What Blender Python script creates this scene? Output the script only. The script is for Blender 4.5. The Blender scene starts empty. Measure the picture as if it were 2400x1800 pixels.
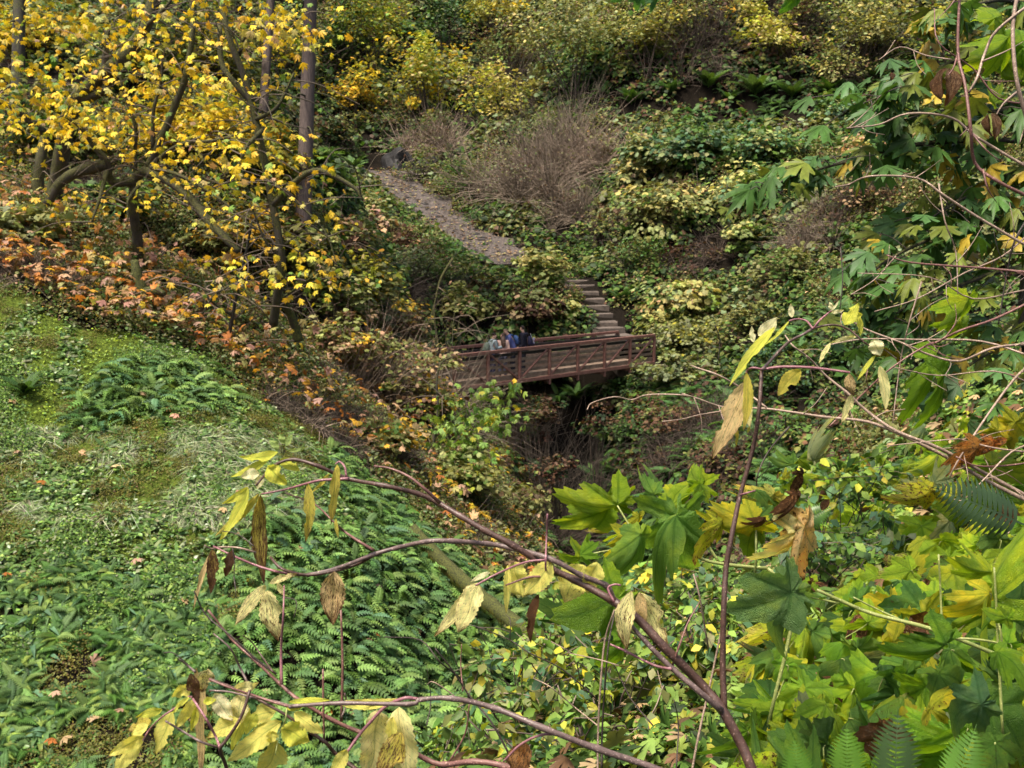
import bpy, bmesh, math, random
import numpy as np
from mathutils import Vector, Matrix

SC = bpy.context.scene
COL = SC.collection
rng = np.random.default_rng(11)
random.seed(5)

# ---------------------------------------------------------------- camera, sky, sun, exposure
PITCH = math.radians(8.2)
F = 2400.0                       # focal length in photograph pixels (36 mm lens, 36 mm sensor, 2400 px wide)
cam_d = bpy.data.cameras.new('camera'); cam = bpy.data.objects.new('camera', cam_d); COL.objects.link(cam)
cam_d.lens = 36; cam_d.sensor_width = 36; cam_d.clip_start = 0.05; cam_d.clip_end = 600
cam.location = (0, 0, 0); cam.rotation_euler = (math.radians(90) - PITCH, 0, 0)
cam_d.dof.use_dof = True; cam_d.dof.focus_distance = 3.2; cam_d.dof.aperture_fstop = 11.0
SC.camera = cam
SUN_EL, SUN_AZ = 67.0, 226.0     # degrees; azimuth clockwise from +Y: behind the camera, to the left
world = bpy.data.worlds.new("World"); SC.world = world; world.use_nodes = True
wn = world.node_tree
sky = wn.nodes.new('ShaderNodeTexSky'); sky.sky_type = 'NISHITA'; sky.sun_disc = False
sky.sun_elevation = math.radians(SUN_EL); sky.sun_rotation = math.radians(SUN_AZ)
sky.air_density = 1.0; sky.dust_density = 6.0; sky.ozone_density = 0.6
bg = wn.nodes['Background']; bg.inputs['Strength'].default_value = 0.052
wn.links.new(sky.outputs[0], bg.inputs[0])
sun_d = bpy.data.lights.new('sun', 'SUN'); sun_d.energy = 1.5; sun_d.angle = math.radians(13); sun_d.color = (1.0, 0.92, 0.78)
sun = bpy.data.objects.new('sun', sun_d); COL.objects.link(sun)
a, e = math.radians(SUN_AZ), math.radians(SUN_EL)
sdir = Vector((math.sin(a) * math.cos(e), math.cos(a) * math.cos(e), math.sin(e)))
sun.rotation_euler = sdir.to_track_quat('Z', 'Y').to_euler()
SC.view_settings.view_transform = 'Standard'; SC.view_settings.look = 'None'
SC.view_settings.gamma = 1.0; SC.view_settings.use_curve_mapping = False
SC.view_settings.exposure = 2.2
SC.cycles.max_bounces = 8; SC.cycles.transmission_bounces = 4; SC.cycles.diffuse_bounces = 2

CP, SP = math.cos(PITCH), math.sin(PITCH)
def W(px, py, d):
    """survey point: photograph pixel at distance d along the view axis -> world"""
    u = (np.asarray(px, float) - 1200) / F; v = (900 - np.asarray(py, float)) / F; d = np.asarray(d, float)
    return np.stack([u * d, d * (CP + v * SP), d * (-SP + v * CP)], -1)
def proj(P):
    P = np.asarray(P, float)
    d = P[..., 1] * CP - P[..., 2] * SP; up = P[..., 1] * SP + P[..., 2] * CP
    return 1200 + F * P[..., 0] / d, 900 - F * up / d, d

# ---------------------------------------------------------------- naming helpers
def tag(o, label=None, cat=None, group=None, kind=None):
    if label: o['label'] = label
    if cat: o['category'] = cat
    if group: o['group'] = group
    if kind: o['kind'] = kind
    return o
def empty(name, loc, label=None, cat=None, group=None, rz=0.0):
    o = bpy.data.objects.new(name, None); COL.objects.link(o)
    o.location = tuple(loc); o.rotation_euler = (0, 0, rz); o.empty_display_size = .2
    return tag(o, label, cat, group)
def link(name, me, mat=None, parent=None, world_coords=True):
    o = bpy.data.objects.new(name, me); COL.objects.link(o)
    if mat is not None and not me.materials: me.materials.append(mat)
    if parent is not None:
        o.parent = parent
        if world_coords:           # mesh is written in world coordinates
            pl = Vector((0, 0, 0)); r = parent
            while r is not None: pl += Vector(r.location); r = r.parent
            o.location = -pl
    return o

class MB:
    """collects vertices / faces / point colours, builds ONE mesh"""
    def __init__(s): s.v = []; s.f = []; s.c = []; s.n = 0
    def add(s, v, f, c=None):
        v = np.asarray(v, float)
        s.v.append(v); s.f.extend([tuple(int(i) + s.n for i in q) for q in f]); s.n += len(v)
        if c is None: c = (1, 1, 1)
        c = np.asarray(c, float)
        s.c.append(np.broadcast_to(c, (len(v), 3)))
    def mesh(s, name, smooth=True):
        me = bpy.data.meshes.new(name)
        V = np.concatenate(s.v) if s.v else np.zeros((0, 3))
        me.from_pydata(V.tolist(), [], s.f)
        a = me.attributes.new('Col', 'FLOAT_COLOR', 'POINT')
        c = np.ones((len(V), 4), np.float32); c[:, :3] = np.concatenate(s.c)
        a.data.foreach_set('color', c.ravel())
        if smooth: me.polygons.foreach_set('use_smooth', np.ones(len(me.polygons), bool))
        me.update()
        return me
    def build(s, name, mat, parent=None, smooth=True): return link(name, s.mesh(name, smooth), mat, parent)

def scatter_mesh(name, tv, tf, pos, rot, scale, col, smooth=True, tcol=None):
    """k copies of template (tv, tf triangles) in one mesh. rot (k,3,3), scale (k,) or (k,3)"""
    tv = np.asarray(tv, np.float32); tf = np.asarray(tf, np.int64); k = len(pos); n = len(tv)
    if np.ndim(scale) == 1: scale = np.repeat(np.asarray(scale)[:, None], 3, 1)
    V = np.einsum('kij,kaj->kai', rot, tv[None] * np.asarray(scale)[:, None, :]) + np.asarray(pos)[:, None, :]
    return raw_mesh(name, V.reshape(-1, 3), (tf[None] + (np.arange(k) * n)[:, None, None]).reshape(-1, 3),
                    (np.repeat(np.asarray(col)[:, None, :], n, 1) * (1 if tcol is None else tcol[None, :, None])).reshape(-1, 3), smooth)
def raw_mesh(name, V, T, C, smooth=True):
    me = bpy.data.meshes.new(name); nt = len(T)
    me.vertices.add(len(V)); me.vertices.foreach_set('co', np.ascontiguousarray(V, np.float32).ravel())
    me.loops.add(nt * 3); me.loops.foreach_set('vertex_index', np.ascontiguousarray(T, np.int32).ravel())
    me.polygons.add(nt); me.polygons.foreach_set('loop_start', np.arange(nt, dtype=np.int32) * 3)
    try: me.polygons.foreach_set('loop_total', np.full(nt, 3, np.int32))
    except Exception: pass
    if smooth: me.polygons.foreach_set('use_smooth', np.ones(nt, bool))
    a = me.attributes.new('Col', 'FLOAT_COLOR', 'POINT')
    c = np.ones((len(V), 4), np.float32); c[:, :3] = C; a.data.foreach_set('color', c.ravel())
    me.update(calc_edges=True); me.validate()
    return me

def nrm(a): return a / np.maximum(np.linalg.norm(a, axis=-1, keepdims=True), 1e-9)
def frames(y, n):
    """rotation matrices with leaf axis y and approximate normal n (k,3)"""
    y = nrm(y); z = n - (n * y).sum(-1, keepdims=True) * y; z = nrm(z); x = np.cross(y, z)
    return np.stack([x, y, z], -1)

def tube(pts, rads, sides=6, cap=True, wob=0.0):
    """tube along pts -> verts, faces"""
    P = np.asarray(pts, float); R = np.broadcast_to(np.asarray(rads, float), (len(P),)).copy()
    T = np.gradient(P, axis=0); T = nrm(T)
    ref = np.array([0, 0, 1.0]) if abs(T[0][2]) < .9 else np.array([1.0, 0, 0])
    u = nrm(np.cross(T[0], ref)); V = []
    for i in range(len(P)):
        u = nrm(u - T[i] * (u @ T[i])); w = np.cross(T[i], u)
        an = np.arange(sides) * 2 * math.pi / sides
        rr = R[i] * (1 + (rng.uniform(-wob, wob, sides) if wob else 0))
        V.append(P[i] + (np.cos(an) * rr)[:, None] * u + (np.sin(an) * rr)[:, None] * w)
    V = np.concatenate(V); Fc = []
    for i in range(len(P) - 1):
        for j in range(sides):
            a, b = i * sides + j, i * sides + (j + 1) % sides
            Fc.append((a, b, b + sides, a + sides))
    if cap:
        Fc.append(tuple(range(sides))[::-1]); Fc.append(tuple((len(P) - 1) * sides + j for j in range(sides)))
    return V, Fc
def smooth_path(pts, n=4):
    """Catmull-Rom resample"""
    P = np.asarray(pts, float)
    if len(P) < 3: 
        return np.stack([P[0] + (P[-1] - P[0]) * t for t in np.linspace(0, 1, n + 1)])
    Q = np.concatenate([[2 * P[0] - P[1]], P, [2 * P[-1] - P[-2]]]); out = []
    for i in range(1, len(Q) - 2):
        for t in np.arange(n) / n:
            a, b, c, d = Q[i - 1], Q[i], Q[i + 1], Q[i + 2]
            out.append(.5 * (2 * b + (c - a) * t + (2 * a - 5 * b + 4 * c - d) * t * t + (3 * b - a - 3 * c + d) * t ** 3))
    out.append(P[-1]); return np.array(out)
def box(c, ax, ay, az, hx, hy, hz):
    c = np.asarray(c, float); V = []
    for sx in (-1, 1):
        for sy in (-1, 1):
            for sz in (-1, 1): V.append(c + sx * hx * ax + sy * hy * ay + sz * hz * az)
    return np.array(V), [(0, 1, 3, 2), (4, 6, 7, 5), (0, 4, 5, 1), (2, 3, 7, 6), (0, 2, 6, 4), (1, 5, 7, 3)]
def bevel_box(c, ax, ay, az, hx, hy, hz, b):
    """box with chamfered long edges (axis ax)"""
    c = np.asarray(c, float); pr = [(-hy + b, -hz), (hy - b, -hz), (hy, -hz + b), (hy, hz - b), (hy - b, hz), (-hy + b, hz), (-hy, hz - b), (-hy, -hz + b)]
    V = [c + s * hx * ax + y * ay + z * az for s in (-1, 1) for y, z in pr]
    Fc = [tuple(range(8))[::-1], tuple(range(8, 16))] + [(j, (j + 1) % 8, 8 + (j + 1) % 8, 8 + j) for j in range(8)]
    return np.array(V), Fc
# ---------------------------------------------------------------- materials
def newmat(name):
    m = bpy.data.materials.new(name); m.use_nodes = True; nt = m.node_tree
    return m, nt, nt.nodes['Principled BSDF'], nt.nodes['Material Output']
def N(nt, typ, **kw):
    n = nt.nodes.new(typ)
    for k, v in kw.items():
        if k in ('operation', 'blend_type', 'data_type', 'attribute_name', 'attribute_type', 'noise_dimensions', 'feature', 'distance', 'wave_type', 'bands_direction'): setattr(n, k, v)
        else: n.inputs[k].default_value = v
    return n
def math_n(nt, op, a, b=None, clamp=False):
    n = nt.nodes.new('ShaderNodeMath'); n.operation = op; n.use_clamp = clamp
    for i, x in enumerate((a, b)):
        if x is None: continue
        if isinstance(x, (int, float)): n.inputs[i].default_value = x
        else: nt.links.new(x, n.inputs[i])
    return n.outputs[0]
def mix_c(nt, fac, a, b, blend='MIX'):
    n = nt.nodes.new('ShaderNodeMix'); n.data_type = 'RGBA'; n.blend_type = blend
    for i, x in ((0, fac), (6, a), (7, b)):
        if isinstance(x, (int, float)): n.inputs[i].default_value = x
        elif isinstance(x, tuple): n.inputs[i].default_value = (*x[:3], 1)
        else: nt.links.new(x, n.inputs[i])
    return n.outputs[2]
def ramp(nt, fac, stops):
    n = nt.nodes.new('ShaderNodeValToRGB'); cr = n.color_ramp
    while len(cr.elements) < len(stops): cr.elements.new(.5)
    for el, (p, c) in zip(cr.elements, stops):
        el.position = p; el.color = (*c, 1) if len(c) == 3 else c
    nt.links.new(fac, n.inputs[0]); return n.outputs[0]
def noise(nt, vec, scale, detail=3, rough=.6, dist=0.0):
    n = nt.nodes.new('ShaderNodeTexNoise'); n.inputs['Scale'].default_value = scale; n.inputs['Detail'].default_value = detail
    n.inputs['Roughness'].default_value = rough; n.inputs['Distortion'].default_value = dist
    if vec is not None: nt.links.new(vec, n.inputs['Vector'])
    return n.outputs[0]
def vor(nt, vec, scale, feature='F1'):
    n = nt.nodes.new('ShaderNodeTexVoronoi'); n.feature = feature; n.inputs['Scale'].default_value = scale
    if vec is not None: nt.links.new(vec, n.inputs['Vector'])
    return n
def geopos(nt): return nt.nodes.new('ShaderNodeNewGeometry').outputs['Position']
def bump(nt, h, strength, dist=.02):
    n = nt.nodes.new('ShaderNodeBump'); n.inputs['Strength'].default_value = strength; n.inputs['Distance'].default_value = dist
    nt.links.new(h, n.inputs['Height']); return n.outputs[0]
def leafy(nt, bs, out, col, trans, rough, transcol=None, spec=.35):
    """diffuse + gloss front with light passing through the blade"""
    nt.links.new(col, bs.inputs['Base Color'])
    if isinstance(rough, (int, float)): bs.inputs['Roughness'].default_value = rough
    else: nt.links.new(rough, bs.inputs['Roughness'])
    bs.inputs['Specular IOR Level'].default_value = spec
    t = nt.nodes.new('ShaderNodeBsdfTranslucent'); nt.links.new(transcol if transcol is not None else col, t.inputs[0])
    m = nt.nodes.new('ShaderNodeMixShader'); m.inputs[0].default_value = trans
    nt.links.new(bs.outputs[0], m.inputs[1]); nt.links.new(t.outputs[0], m.inputs[2]); nt.links.new(m.outputs[0], out.inputs[0])
    return t

def mat_foliage(name, trans=.3, rough=.55, spec=.3, bright=1.0):
    m, nt, bs, out = newmat(name)
    c = N(nt, 'ShaderNodeAttribute', attribute_name='Col').outputs[0]
    p = geopos(nt)
    n1 = noise(nt, p, 9, 2)
    v = ramp(nt, n1, [(.3, (.72 * bright,) * 3), (.7, (1.22 * bright,) * 3)])
    col = mix_c(nt, 1.0, c, v, 'MULTIPLY')
    oi = nt.nodes.new('ShaderNodeObjectInfo'); rr = ramp(nt, oi.outputs['Random'], [(0, (.80, .84, .8)), (1, (1.2, 1.16, 1.1))])
    col = mix_c(nt, 1.0, col, rr, 'MULTIPLY')
    tc = mix_c(nt, 1.0, col, (1.15, 1.1, .55), 'MULTIPLY')
    leafy(nt, bs, out, col, trans, rough, tc, spec)
    return m
M_FOL = mat_foliage('leaf_matte', .30, .58, .25)
M_FOLG = mat_foliage('leaf_glossy', .22, .38, .5)
M_GRASS = mat_foliage('grass_blade', .25, .5, .3)

def mat_bark(name, c1, c2, scale=(14, 14, 2.5), moss=0.0, mosscol=(.10, .11, .02), bs_=.6):
    m, nt, bs, out = newmat(name)
    p = geopos(nt)
    mp = N(nt, 'ShaderNodeMapping', Scale=scale); nt.links.new(p, mp.inputs[0])
    n1 = noise(nt, mp.outputs[0], 1.0, 5, .7)
    col = ramp(nt, n1, [(.3, c1), (.7, c2)])
    if moss > 0:
        n2 = noise(nt, p, 3.0, 4, .7)
        g = nt.nodes.new('ShaderNodeNewGeometry'); sx = nt.nodes.new('ShaderNodeSeparateXYZ'); nt.links.new(g.outputs['Normal'], sx.inputs[0])
        up = math_n(nt, 'MULTIPLY', sx.outputs[2], .35)
        k = math_n(nt, 'ADD', math_n(nt, 'ADD', n2, up), moss - .5)
        k2 = ramp(nt, k, [(.42, (0, 0, 0)), (.56, (1, 1, 1))])
        n3 = noise(nt, p, 40, 3)
        mc = ramp(nt, n3, [(.35, tuple(x * .2 for x in mosscol)), (.7, tuple(x * 1.7 for x in mosscol))])
        col = mix_c(nt, k2, col, mc)
        h = mix_c(nt, k2, n1, noise(nt, p, 60, 4))
    else: h = n1
    nt.links.new(col, bs.inputs['Base Color']); bs.inputs['Roughness'].default_value = .85
    nt.links.new(bump(nt, h, bs_, .03), bs.inputs['Normal'])
    return m
M_TWIG = mat_foliage('twig_bark', 0.0, .8, .2)
M_BARKM = mat_bark('mossy_bark', (.02, .017, .012), (.07, .055, .04), moss=.54, mosscol=(.06, .058, .010))
M_BARKD = mat_bark('dark_bark', (.012, .010, .008), (.045, .037, .03), moss=.42, mosscol=(.06, .06, .015))
M_BARKF = mat_bark('fir_bark', (.042, .029, .026), (.125, .09, .078), scale=(22, 22, 3.2), bs_=.9)
M_LOG = mat_bark('log_moss', (.018, .014, .009), (.055, .042, .026), moss=.66, mosscol=(.060, .066, .009))

def mat_ground():
    m, nt, bs, out = newmat('forest_soil')
    p = geopos(nt)
    zone = N(nt, 'ShaderNodeAttribute', attribute_name='Col').outputs[0]
    n1 = noise(nt, p, 1.6, 6, .7); n2 = noise(nt, p, 14, 5, .7)
    wet = N(nt, 'ShaderNodeAttribute', attribute_name='Col').outputs[0]; sw = nt.nodes.new('ShaderNodeSeparateColor'); nt.links.new(wet, sw.inputs[0])  # red channel: near-black gully floor, wet rock with shade painted into its colour
    soil = ramp(nt, n2, [(.25, (.004, .003, .0022)), (.6, (.012, .009, .006)), (.85, (.04, .03, .02))])
    moss = ramp(nt, n2, [(.25, (.012, .018, .004)), (.5, (.07, .10, .015)), (.8, (.20, .27, .035))])
    sx = nt.nodes.new('ShaderNodeSeparateColor'); nt.links.new(zone, sx.inputs[0])
    k = math_n(nt, 'ADD', sx.outputs[1], math_n(nt, 'SUBTRACT', n1, .5), True)
    kk = ramp(nt, k, [(.35, (0, 0, 0)), (.6, (1, 1, 1))])
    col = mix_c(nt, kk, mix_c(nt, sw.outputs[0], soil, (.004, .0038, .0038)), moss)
    nt.links.new(col, bs.inputs['Base Color']); bs.inputs['Roughness'].default_value = .95; bs.inputs['Specular IOR Level'].default_value = .08
    nt.links.new(bump(nt, n2, .9, .08), bs.inputs['Normal'])
    return m
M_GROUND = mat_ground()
def mat_path():
    m, nt, bs, out = newmat('trail_dirt')
    p = geopos(nt)
    n1 = noise(nt, p, 2.2, 5, .65); n2 = noise(nt, p, 11, 5, .75); v = vor(nt, p, 7.0)
    col = ramp(nt, n1, [(.3, (.042, .032, .026)), (.55, (.10, .077, .065)), (.8, (.17, .135, .115))])
    col = mix_c(nt, ramp(nt, n2, [(.40, (1, 1, 1)), (.55, (0, 0, 0))]), col, (.032, .025, .024))
    nt.links.new(col, bs.inputs['Base Color']); bs.inputs['Roughness'].default_value = .7
    nt.links.new(bump(nt, math_n(nt, 'ADD', n2, v.outputs[0]), .8, .06), bs.inputs['Normal'])
    return m
M_PATH = mat_path()
def mat_simple(name, c1, c2, scale=8, rough=.7, bmp=.2, spec=.4, metal=0.0):
    m, nt, bs, out = newmat(name)
    n1 = noise(nt, geopos(nt), scale, 5, .65)
    nt.links.new(ramp(nt, n1, [(.3, c1), (.7, c2)]), bs.inputs['Base Color'])
    bs.inputs['Roughness'].default_value = rough; bs.inputs['Specular IOR Level'].default_value = spec; bs.inputs['Metallic'].default_value = metal
    if bmp: nt.links.new(bump(nt, n1, bmp, .02), bs.inputs['Normal'])
    return m
M_STEEL = mat_simple('weathering_steel', (.12, .052, .040), (.23, .11, .085), 9, .75, .25)
M_PLANK = mat_simple('weathered_plank', (.12, .083, .056), (.27, .19, .135), 5, .85, .3)
M_STEP = mat_simple('timber_step', (.065, .05, .04), (.155, .122, .10), 6, .9, .5)
M_ROCK = mat_simple('wet_rock', (.008, .008, .009), (.04, .038, .038), 3, .6, .8, .2)
M_SLAB = mat_simple('pale_slab', (.10, .085, .07), (.22, .18, .15), 6, .8, .4)
M_WATER, _nt, _b, _o = newmat('creek_water'); _b.inputs['Base Color'].default_value = (.012, .013, .014, 1); _b.inputs['Roughness'].default_value = .18
# ---------------------------------------------------------------- terrain: thin-plate surface through surveyed points
SURV = [  # (pixel x, pixel y, distance m)
 # near bank on the left, fern covered
 (-300,1800,12.5),(0,1800,12.8),(400,1800,13),(800,1800,13.6),(0,1500,14.2),(400,1500,14.6),(800,1500,15.3),
 (-300,1250,15.5),(0,1250,15.8),(400,1250,16.3),(800,1250,17.4),(0,950,18),(300,1000,18.4),(-300,700,19.5),(0,700,20),(400,880,20),(700,1030,20.3),
 (1000,1270,20.5),(1250,1460,20.5),(1050,1650,17),(1150,1800,15),
 # gentler litter slope above the edge
 (0,620,22),(400,770,22.6),(800,1000,23.2),(200,520,25),(600,720,26),(900,1010,27),(1100,1180,27),(1250,1330,26),
 (0,420,29),(300,380,31),(600,480,31),(760,640,32),(880,900,31),(1050,1000,31.5),(1150,1080,31),(760,800,32),
 (0,100,38),(300,60,42),(600,200,41),(780,430,42),(-300,-100,45),
 # gully below the footbridge
 (1330,1000,36),(1330,1130,33),(1400,1230,30),(1560,1290,27),(1750,1330,22),(1300,925,40),
 (1130,925,36.5),
 # right wall of the gully
 (1480,930,41),(1600,930,39),(1560,1080,34),(1700,1120,30),(1800,1000,33),(2000,960,31),(2200,900,30),(1540,855,43),
 # right of the stairs, upper slope
 (1640,790,45),(1560,640,49),(1700,600,49),(1800,760,42),(2000,700,40),(2300,600,38),(1500,520,53),(1650,380,56),(1900,450,50),(2200,350,48),
 (1640,308,61),(1760,306,61),(1900,302,60),(2050,295,58),(1760,285,63.5),(1900,275,62.5),(1640,282,64),
 (1700,170,66),(2000,150,65),(1450,230,66),(1500,0,71),(1900,0,69),(2300,0,66),(2400,300,54),
 # trail and slopes left of it
 (1480,800,44.5),(1330,660,50),(1160,600,54.5),(1080,545,57.5),(1000,490,61),(930,430,65),(920,400,68),
 (1060,600,52),(1000,680,46),(900,640,45),(1200,720,44),(1060,770,41),(900,560,51),(820,480,52),(1400,590,53),(1250,520,58),(1100,430,64),(1300,380,64),
 (1000,280,73),(1200,250,72),(1300,120,77),(900,200,76),(1000,0,84),(1250,0,84),(750,0,80),(880,320,72),
]
WORLD_PTS = [(0,0,-1.75),(3,0,-1.1),(-3,0,-2.6),(0,2.2,-1.85),(2.5,2.2,-1.25),(0,-6,-1.4),(6,0,0.0),(6,5,-.6),(3.5,5,-1.75),(10,6,1.2),(12,12,.8),(10,18,-1.6),(14,22,-.2),
 (1.2,4.2,-2.15),(-.6,4.0,-2.75),(2.2,7.2,-2.75),(.6,6.2,-3.0),(4.5,8.5,-2.5),(3.8,11,-3.6),(6,13,-3.2),(-1,8,-5.0),(-3,5,-4.8),(-3.5,8.5,-6.2),(-7,3,-5.6),(-12,6,-5.4),(-10,0,-4.5),
 (-16,14,-3),(-22,25,2),(-30,45,12),(-40,70,24),(30,30,8),(34,50,18),(44,75,32),(0,95,22),(-20,95,26),(25,95,27),(60,40,16),(-60,40,18),(0,130,40),(-60,120,45),(60,120,48)]
_S = np.array(SURV, float)
_P = np.concatenate([W(_S[:, 0], _S[:, 1], _S[:, 2]), np.array(WORLD_PTS, float)])
# the bridge: built from two chord lines measured in the photograph
BC = W(1218, 893, 36.8)                          # middle post, bottom chord, near truss
BX = np.array([.725, .688, 0.0]); BX /= np.linalg.norm(BX)
BY = np.array([-BX[1], BX[0], 0.0]); BZ = np.array([0, 0, 1.0])
PAN, NP_, BW, BH = 1.53, 5, 1.95, 1.15
for s, t, dz in ((-9.6, .9, -.05), (-9.2, -1.2, -.25), (9.3, .9, -.02), (9.2, -.6, -.4), (-4.5, 1, -1.6), (0, 1, -3.2), (4, 1, -3.0), (7.3, 1, -1.2), (1, -3, -3.6), (2, 5, -2.0)):
    _P = np.concatenate([_P, [BC + BX * s + BY * t + BZ * dz]])
_X = _P[:, :2] / 20.0; _Z = _P[:, 2]
def _tps(r2): return np.where(r2 > 1e-12, .5 * r2 * np.log(np.maximum(r2, 1e-12)), 0)
_n = len(_X)
_K = _tps(((_X[:, None] - _X[None]) ** 2).sum(-1)) + np.eye(_n) * 2e-3
_Q = np.concatenate([np.ones((_n, 1)), _X], 1)
_A = np.block([[_K, _Q], [_Q.T, np.zeros((3, 3))]])
_sol = np.linalg.solve(_A, np.concatenate([_Z, np.zeros(3)]))
def H(x, y):
    x = np.asarray(x, float); y = np.asarray(y, float); sh = x.shape
    q = np.stack([x.ravel(), y.ravel()], -1) / 20.0; out = np.empty(len(q))
    for i in range(0, len(q), 20000):
        k = _tps(((q[i:i + 20000, None] - _X[None]) ** 2).sum(-1))
        out[i:i + 20000] = k @ _sol[:_n] + _sol[_n] + q[i:i + 20000] @ _sol[_n + 1:]
    return out.reshape(sh)
# fast lookup grid
GX0, GX1, GY0, GY1, GS = -62.0, 62.0, -8.0, 128.0, 0.4
_gx = np.arange(GX0, GX1 + .01, GS); _gy = np.arange(GY0, GY1 + .01, GS)
_GXX, _GYY = np.meshgrid(_gx, _gy)
_G = H(_GXX, _GYY)
_bump = np.zeros_like(_G)
for k, (fx, fy, am) in enumerate([(.9, .7, .10), (1.7, -1.3, .07), (-.5, 1.1, .10), (2.3, 2.0, .04)]):
    _bump += am * np.sin(_GXX * fx + k * 1.3 + np.sin(_GYY * .4)) * np.cos(_GYY * fy + k)
_cut = np.array([BC + BX * .6 + BY * 5.0, BC + BX * .9 + BY * 2.0, BC + BX * 1.1 - BY * 1.2, W(1335, 1040, 34.2), W(1372, 1150, 31.5), W(1440, 1225, 29.5), W(1560, 1282, 27), W(1680, 1315, 24)])[:, :2]
_cp = np.concatenate([_cut[i] + (_cut[i + 1] - _cut[i]) * np.linspace(0, 1, 14)[:, None] for i in range(len(_cut) - 1)]); _cw = np.concatenate([[3.4] * 42, np.linspace(3.4, 1.0, 56)])[:len(_cp)]
_dd = np.full(_GXX.shape, 1e9); _dw = np.zeros(_GXX.shape)
for _q, _w in zip(_cp, _cw):
    _r2 = (_GXX - _q[0]) ** 2 + (_GYY - _q[1]) ** 2; _m = _r2 < _dd; _dd[_m] = _r2[_m]; _dw[_m] = _w
_G = _G - .85 * _dw * np.exp(-(_dd / 6.5) ** 1.5)
_far = np.clip((np.hypot(_GXX, _GYY) - 6) / 8, 0, 1)
_G = _G + _bump * _far
def Z(x, y):
    fx = np.clip((np.asarray(x, float) - GX0) / GS, 0, len(_gx) - 1.001); fy = np.clip((np.asarray(y, float) - GY0) / GS, 0, len(_gy) - 1.001)
    i = fx.astype(int); j = fy.astype(int); a = fx - i; b = fy - j
    return (_G[j, i] * (1 - a) + _G[j, i + 1] * a) * (1 - b) + (_G[j + 1, i] * (1 - a) + _G[j + 1, i + 1] * a) * b
def normal(x, y, h=.6):
    dx = (Z(x + h, y) - Z(x - h, y)) / (2 * h); dy = (Z(x, y + h) - Z(x, y - h)) / (2 * h)
    return nrm(np.stack([-dx, -dy, np.ones_like(dx)], -1))
def hit(px, py, d0=2.0, d1=118.0):
    """first terrain point behind photograph pixels (arrays) -> world points, distance"""
    px = np.atleast_1d(np.asarray(px, float)); py = np.atleast_1d(np.asarray(py, float)); px, py = np.broadcast_arrays(px, py)
    ds = d0 * (d1 / d0) ** np.linspace(0, 1, 420); best = np.full(px.shape, d1); done = np.zeros(px.shape, bool); last = np.full(px.shape, d0)
    for d in ds:
        P = W(px, py, np.full(px.shape, d)); below = (P[..., 2] < Z(P[..., 0], P[..., 1])) & ~done
        best[below] = (d + last[below]) / 2; done |= below; last[:] = d
    P = W(px, py, best); P[..., 2] = Z(P[..., 0], P[..., 1])
    return P, best
# ---------------------------------------------------------------- colours of leaves and wood (albedo)
C = dict(Y=(.72,.52,.04), YO=(.60,.36,.035), YL=(.40,.40,.045), YP=(.43,.38,.13), OL=(.15,.16,.045), OP=(.245,.27,.10), GP=(.36,.40,.25), GY=(.20,.23,.12), GR=(.08,.155,.028),
         GB=(.085,.17,.085), GD=(.024,.05,.014), GL=(.20,.31,.06), LM=(.30,.42,.04), BR=(.11,.062,.033), BRD=(.065,.028,.018), TN=(.45,.29,.17), OR=(.44,.17,.04), TW=(.22,.17,.135),
         TWD=(.075,.058,.048), MO=(.13,.125,.02), DK=(.02,.022,.012), FE=(.075,.15,.045), FL=(.16,.27,.07), PK=(.42,.25,.18))
def pick(pal, k):
    names = list(pal); w = np.array([pal[q] for q in names], float); w /= w.sum()
    idx = rng.choice(len(names), k, p=w)
    c = np.array([C[q] for q in names])[idx]
    return c * rng.uniform(.72, 1.25, (k, 1)) * rng.uniform(.9, 1.1, (k, 3))

# ---------------------------------------------------------------- leaf templates: length 1 along +Y, blade normal +Z
def T_oval(w=.34, cup=.10, droop=.12):
    v = [(0,0,0),(0,.5,.0),(0,1,-droop),(w,.42,cup),(-w,.42,cup),(w*.62,.78,cup*.4-droop*.5),(-w*.62,.78,cup*.4-droop*.5)]
    f = [(0,3,1),(3,5,1),(1,5,2),(0,1,4),(4,1,6),(1,2,6)]
    return np.array(v), np.array(f)
def T_fan(out, k=.35, fold=.05):
    """lobed leaf from outline points around the petiole end"""
    v = [(0, .12, .03)]; n = len(out)
    for i, (x, y) in enumerate(out):
        r = math.hypot(x, y - .12); v.append((x, y, -k * r * r + (fold if i % 2 else -fold)))
    return np.array(v), np.array([(0, i + 1, (i + 1) % n + 1) for i in range(n)])
def T_maple(k=.35, seed=0):
    r = np.random.default_rng(seed)
    half = [(0,1.0),(.10,.80),(.24,.74),(.13,.50),(.50,.72),(.50,.52),(.68,.50),(.34,.26),(.56,.14),(.44,.03),(.10,.06)]
    out = [(x * r.uniform(.9, 1.1), y * r.uniform(.93, 1.05)) for x, y in half] + [(-x * r.uniform(.9, 1.1), y * r.uniform(.93, 1.05)) for x, y in half[:0:-1]]
    return T_fan(out[::-1], k, .02)
def T_round(k=.3, seed=1):
    r = np.random.default_rng(seed)
    half = [(0,1.0),(.26,.70),(.46,.72),(.54,.30),(.30,.04)]
    out = half + [(-x, y) for x, y in half[:0:-1]]
    out = [(x * r.uniform(.88, 1.1), y * r.uniform(.93, 1.06)) for x, y in out]
    return T_fan(out[::-1], k, .03)
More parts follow.
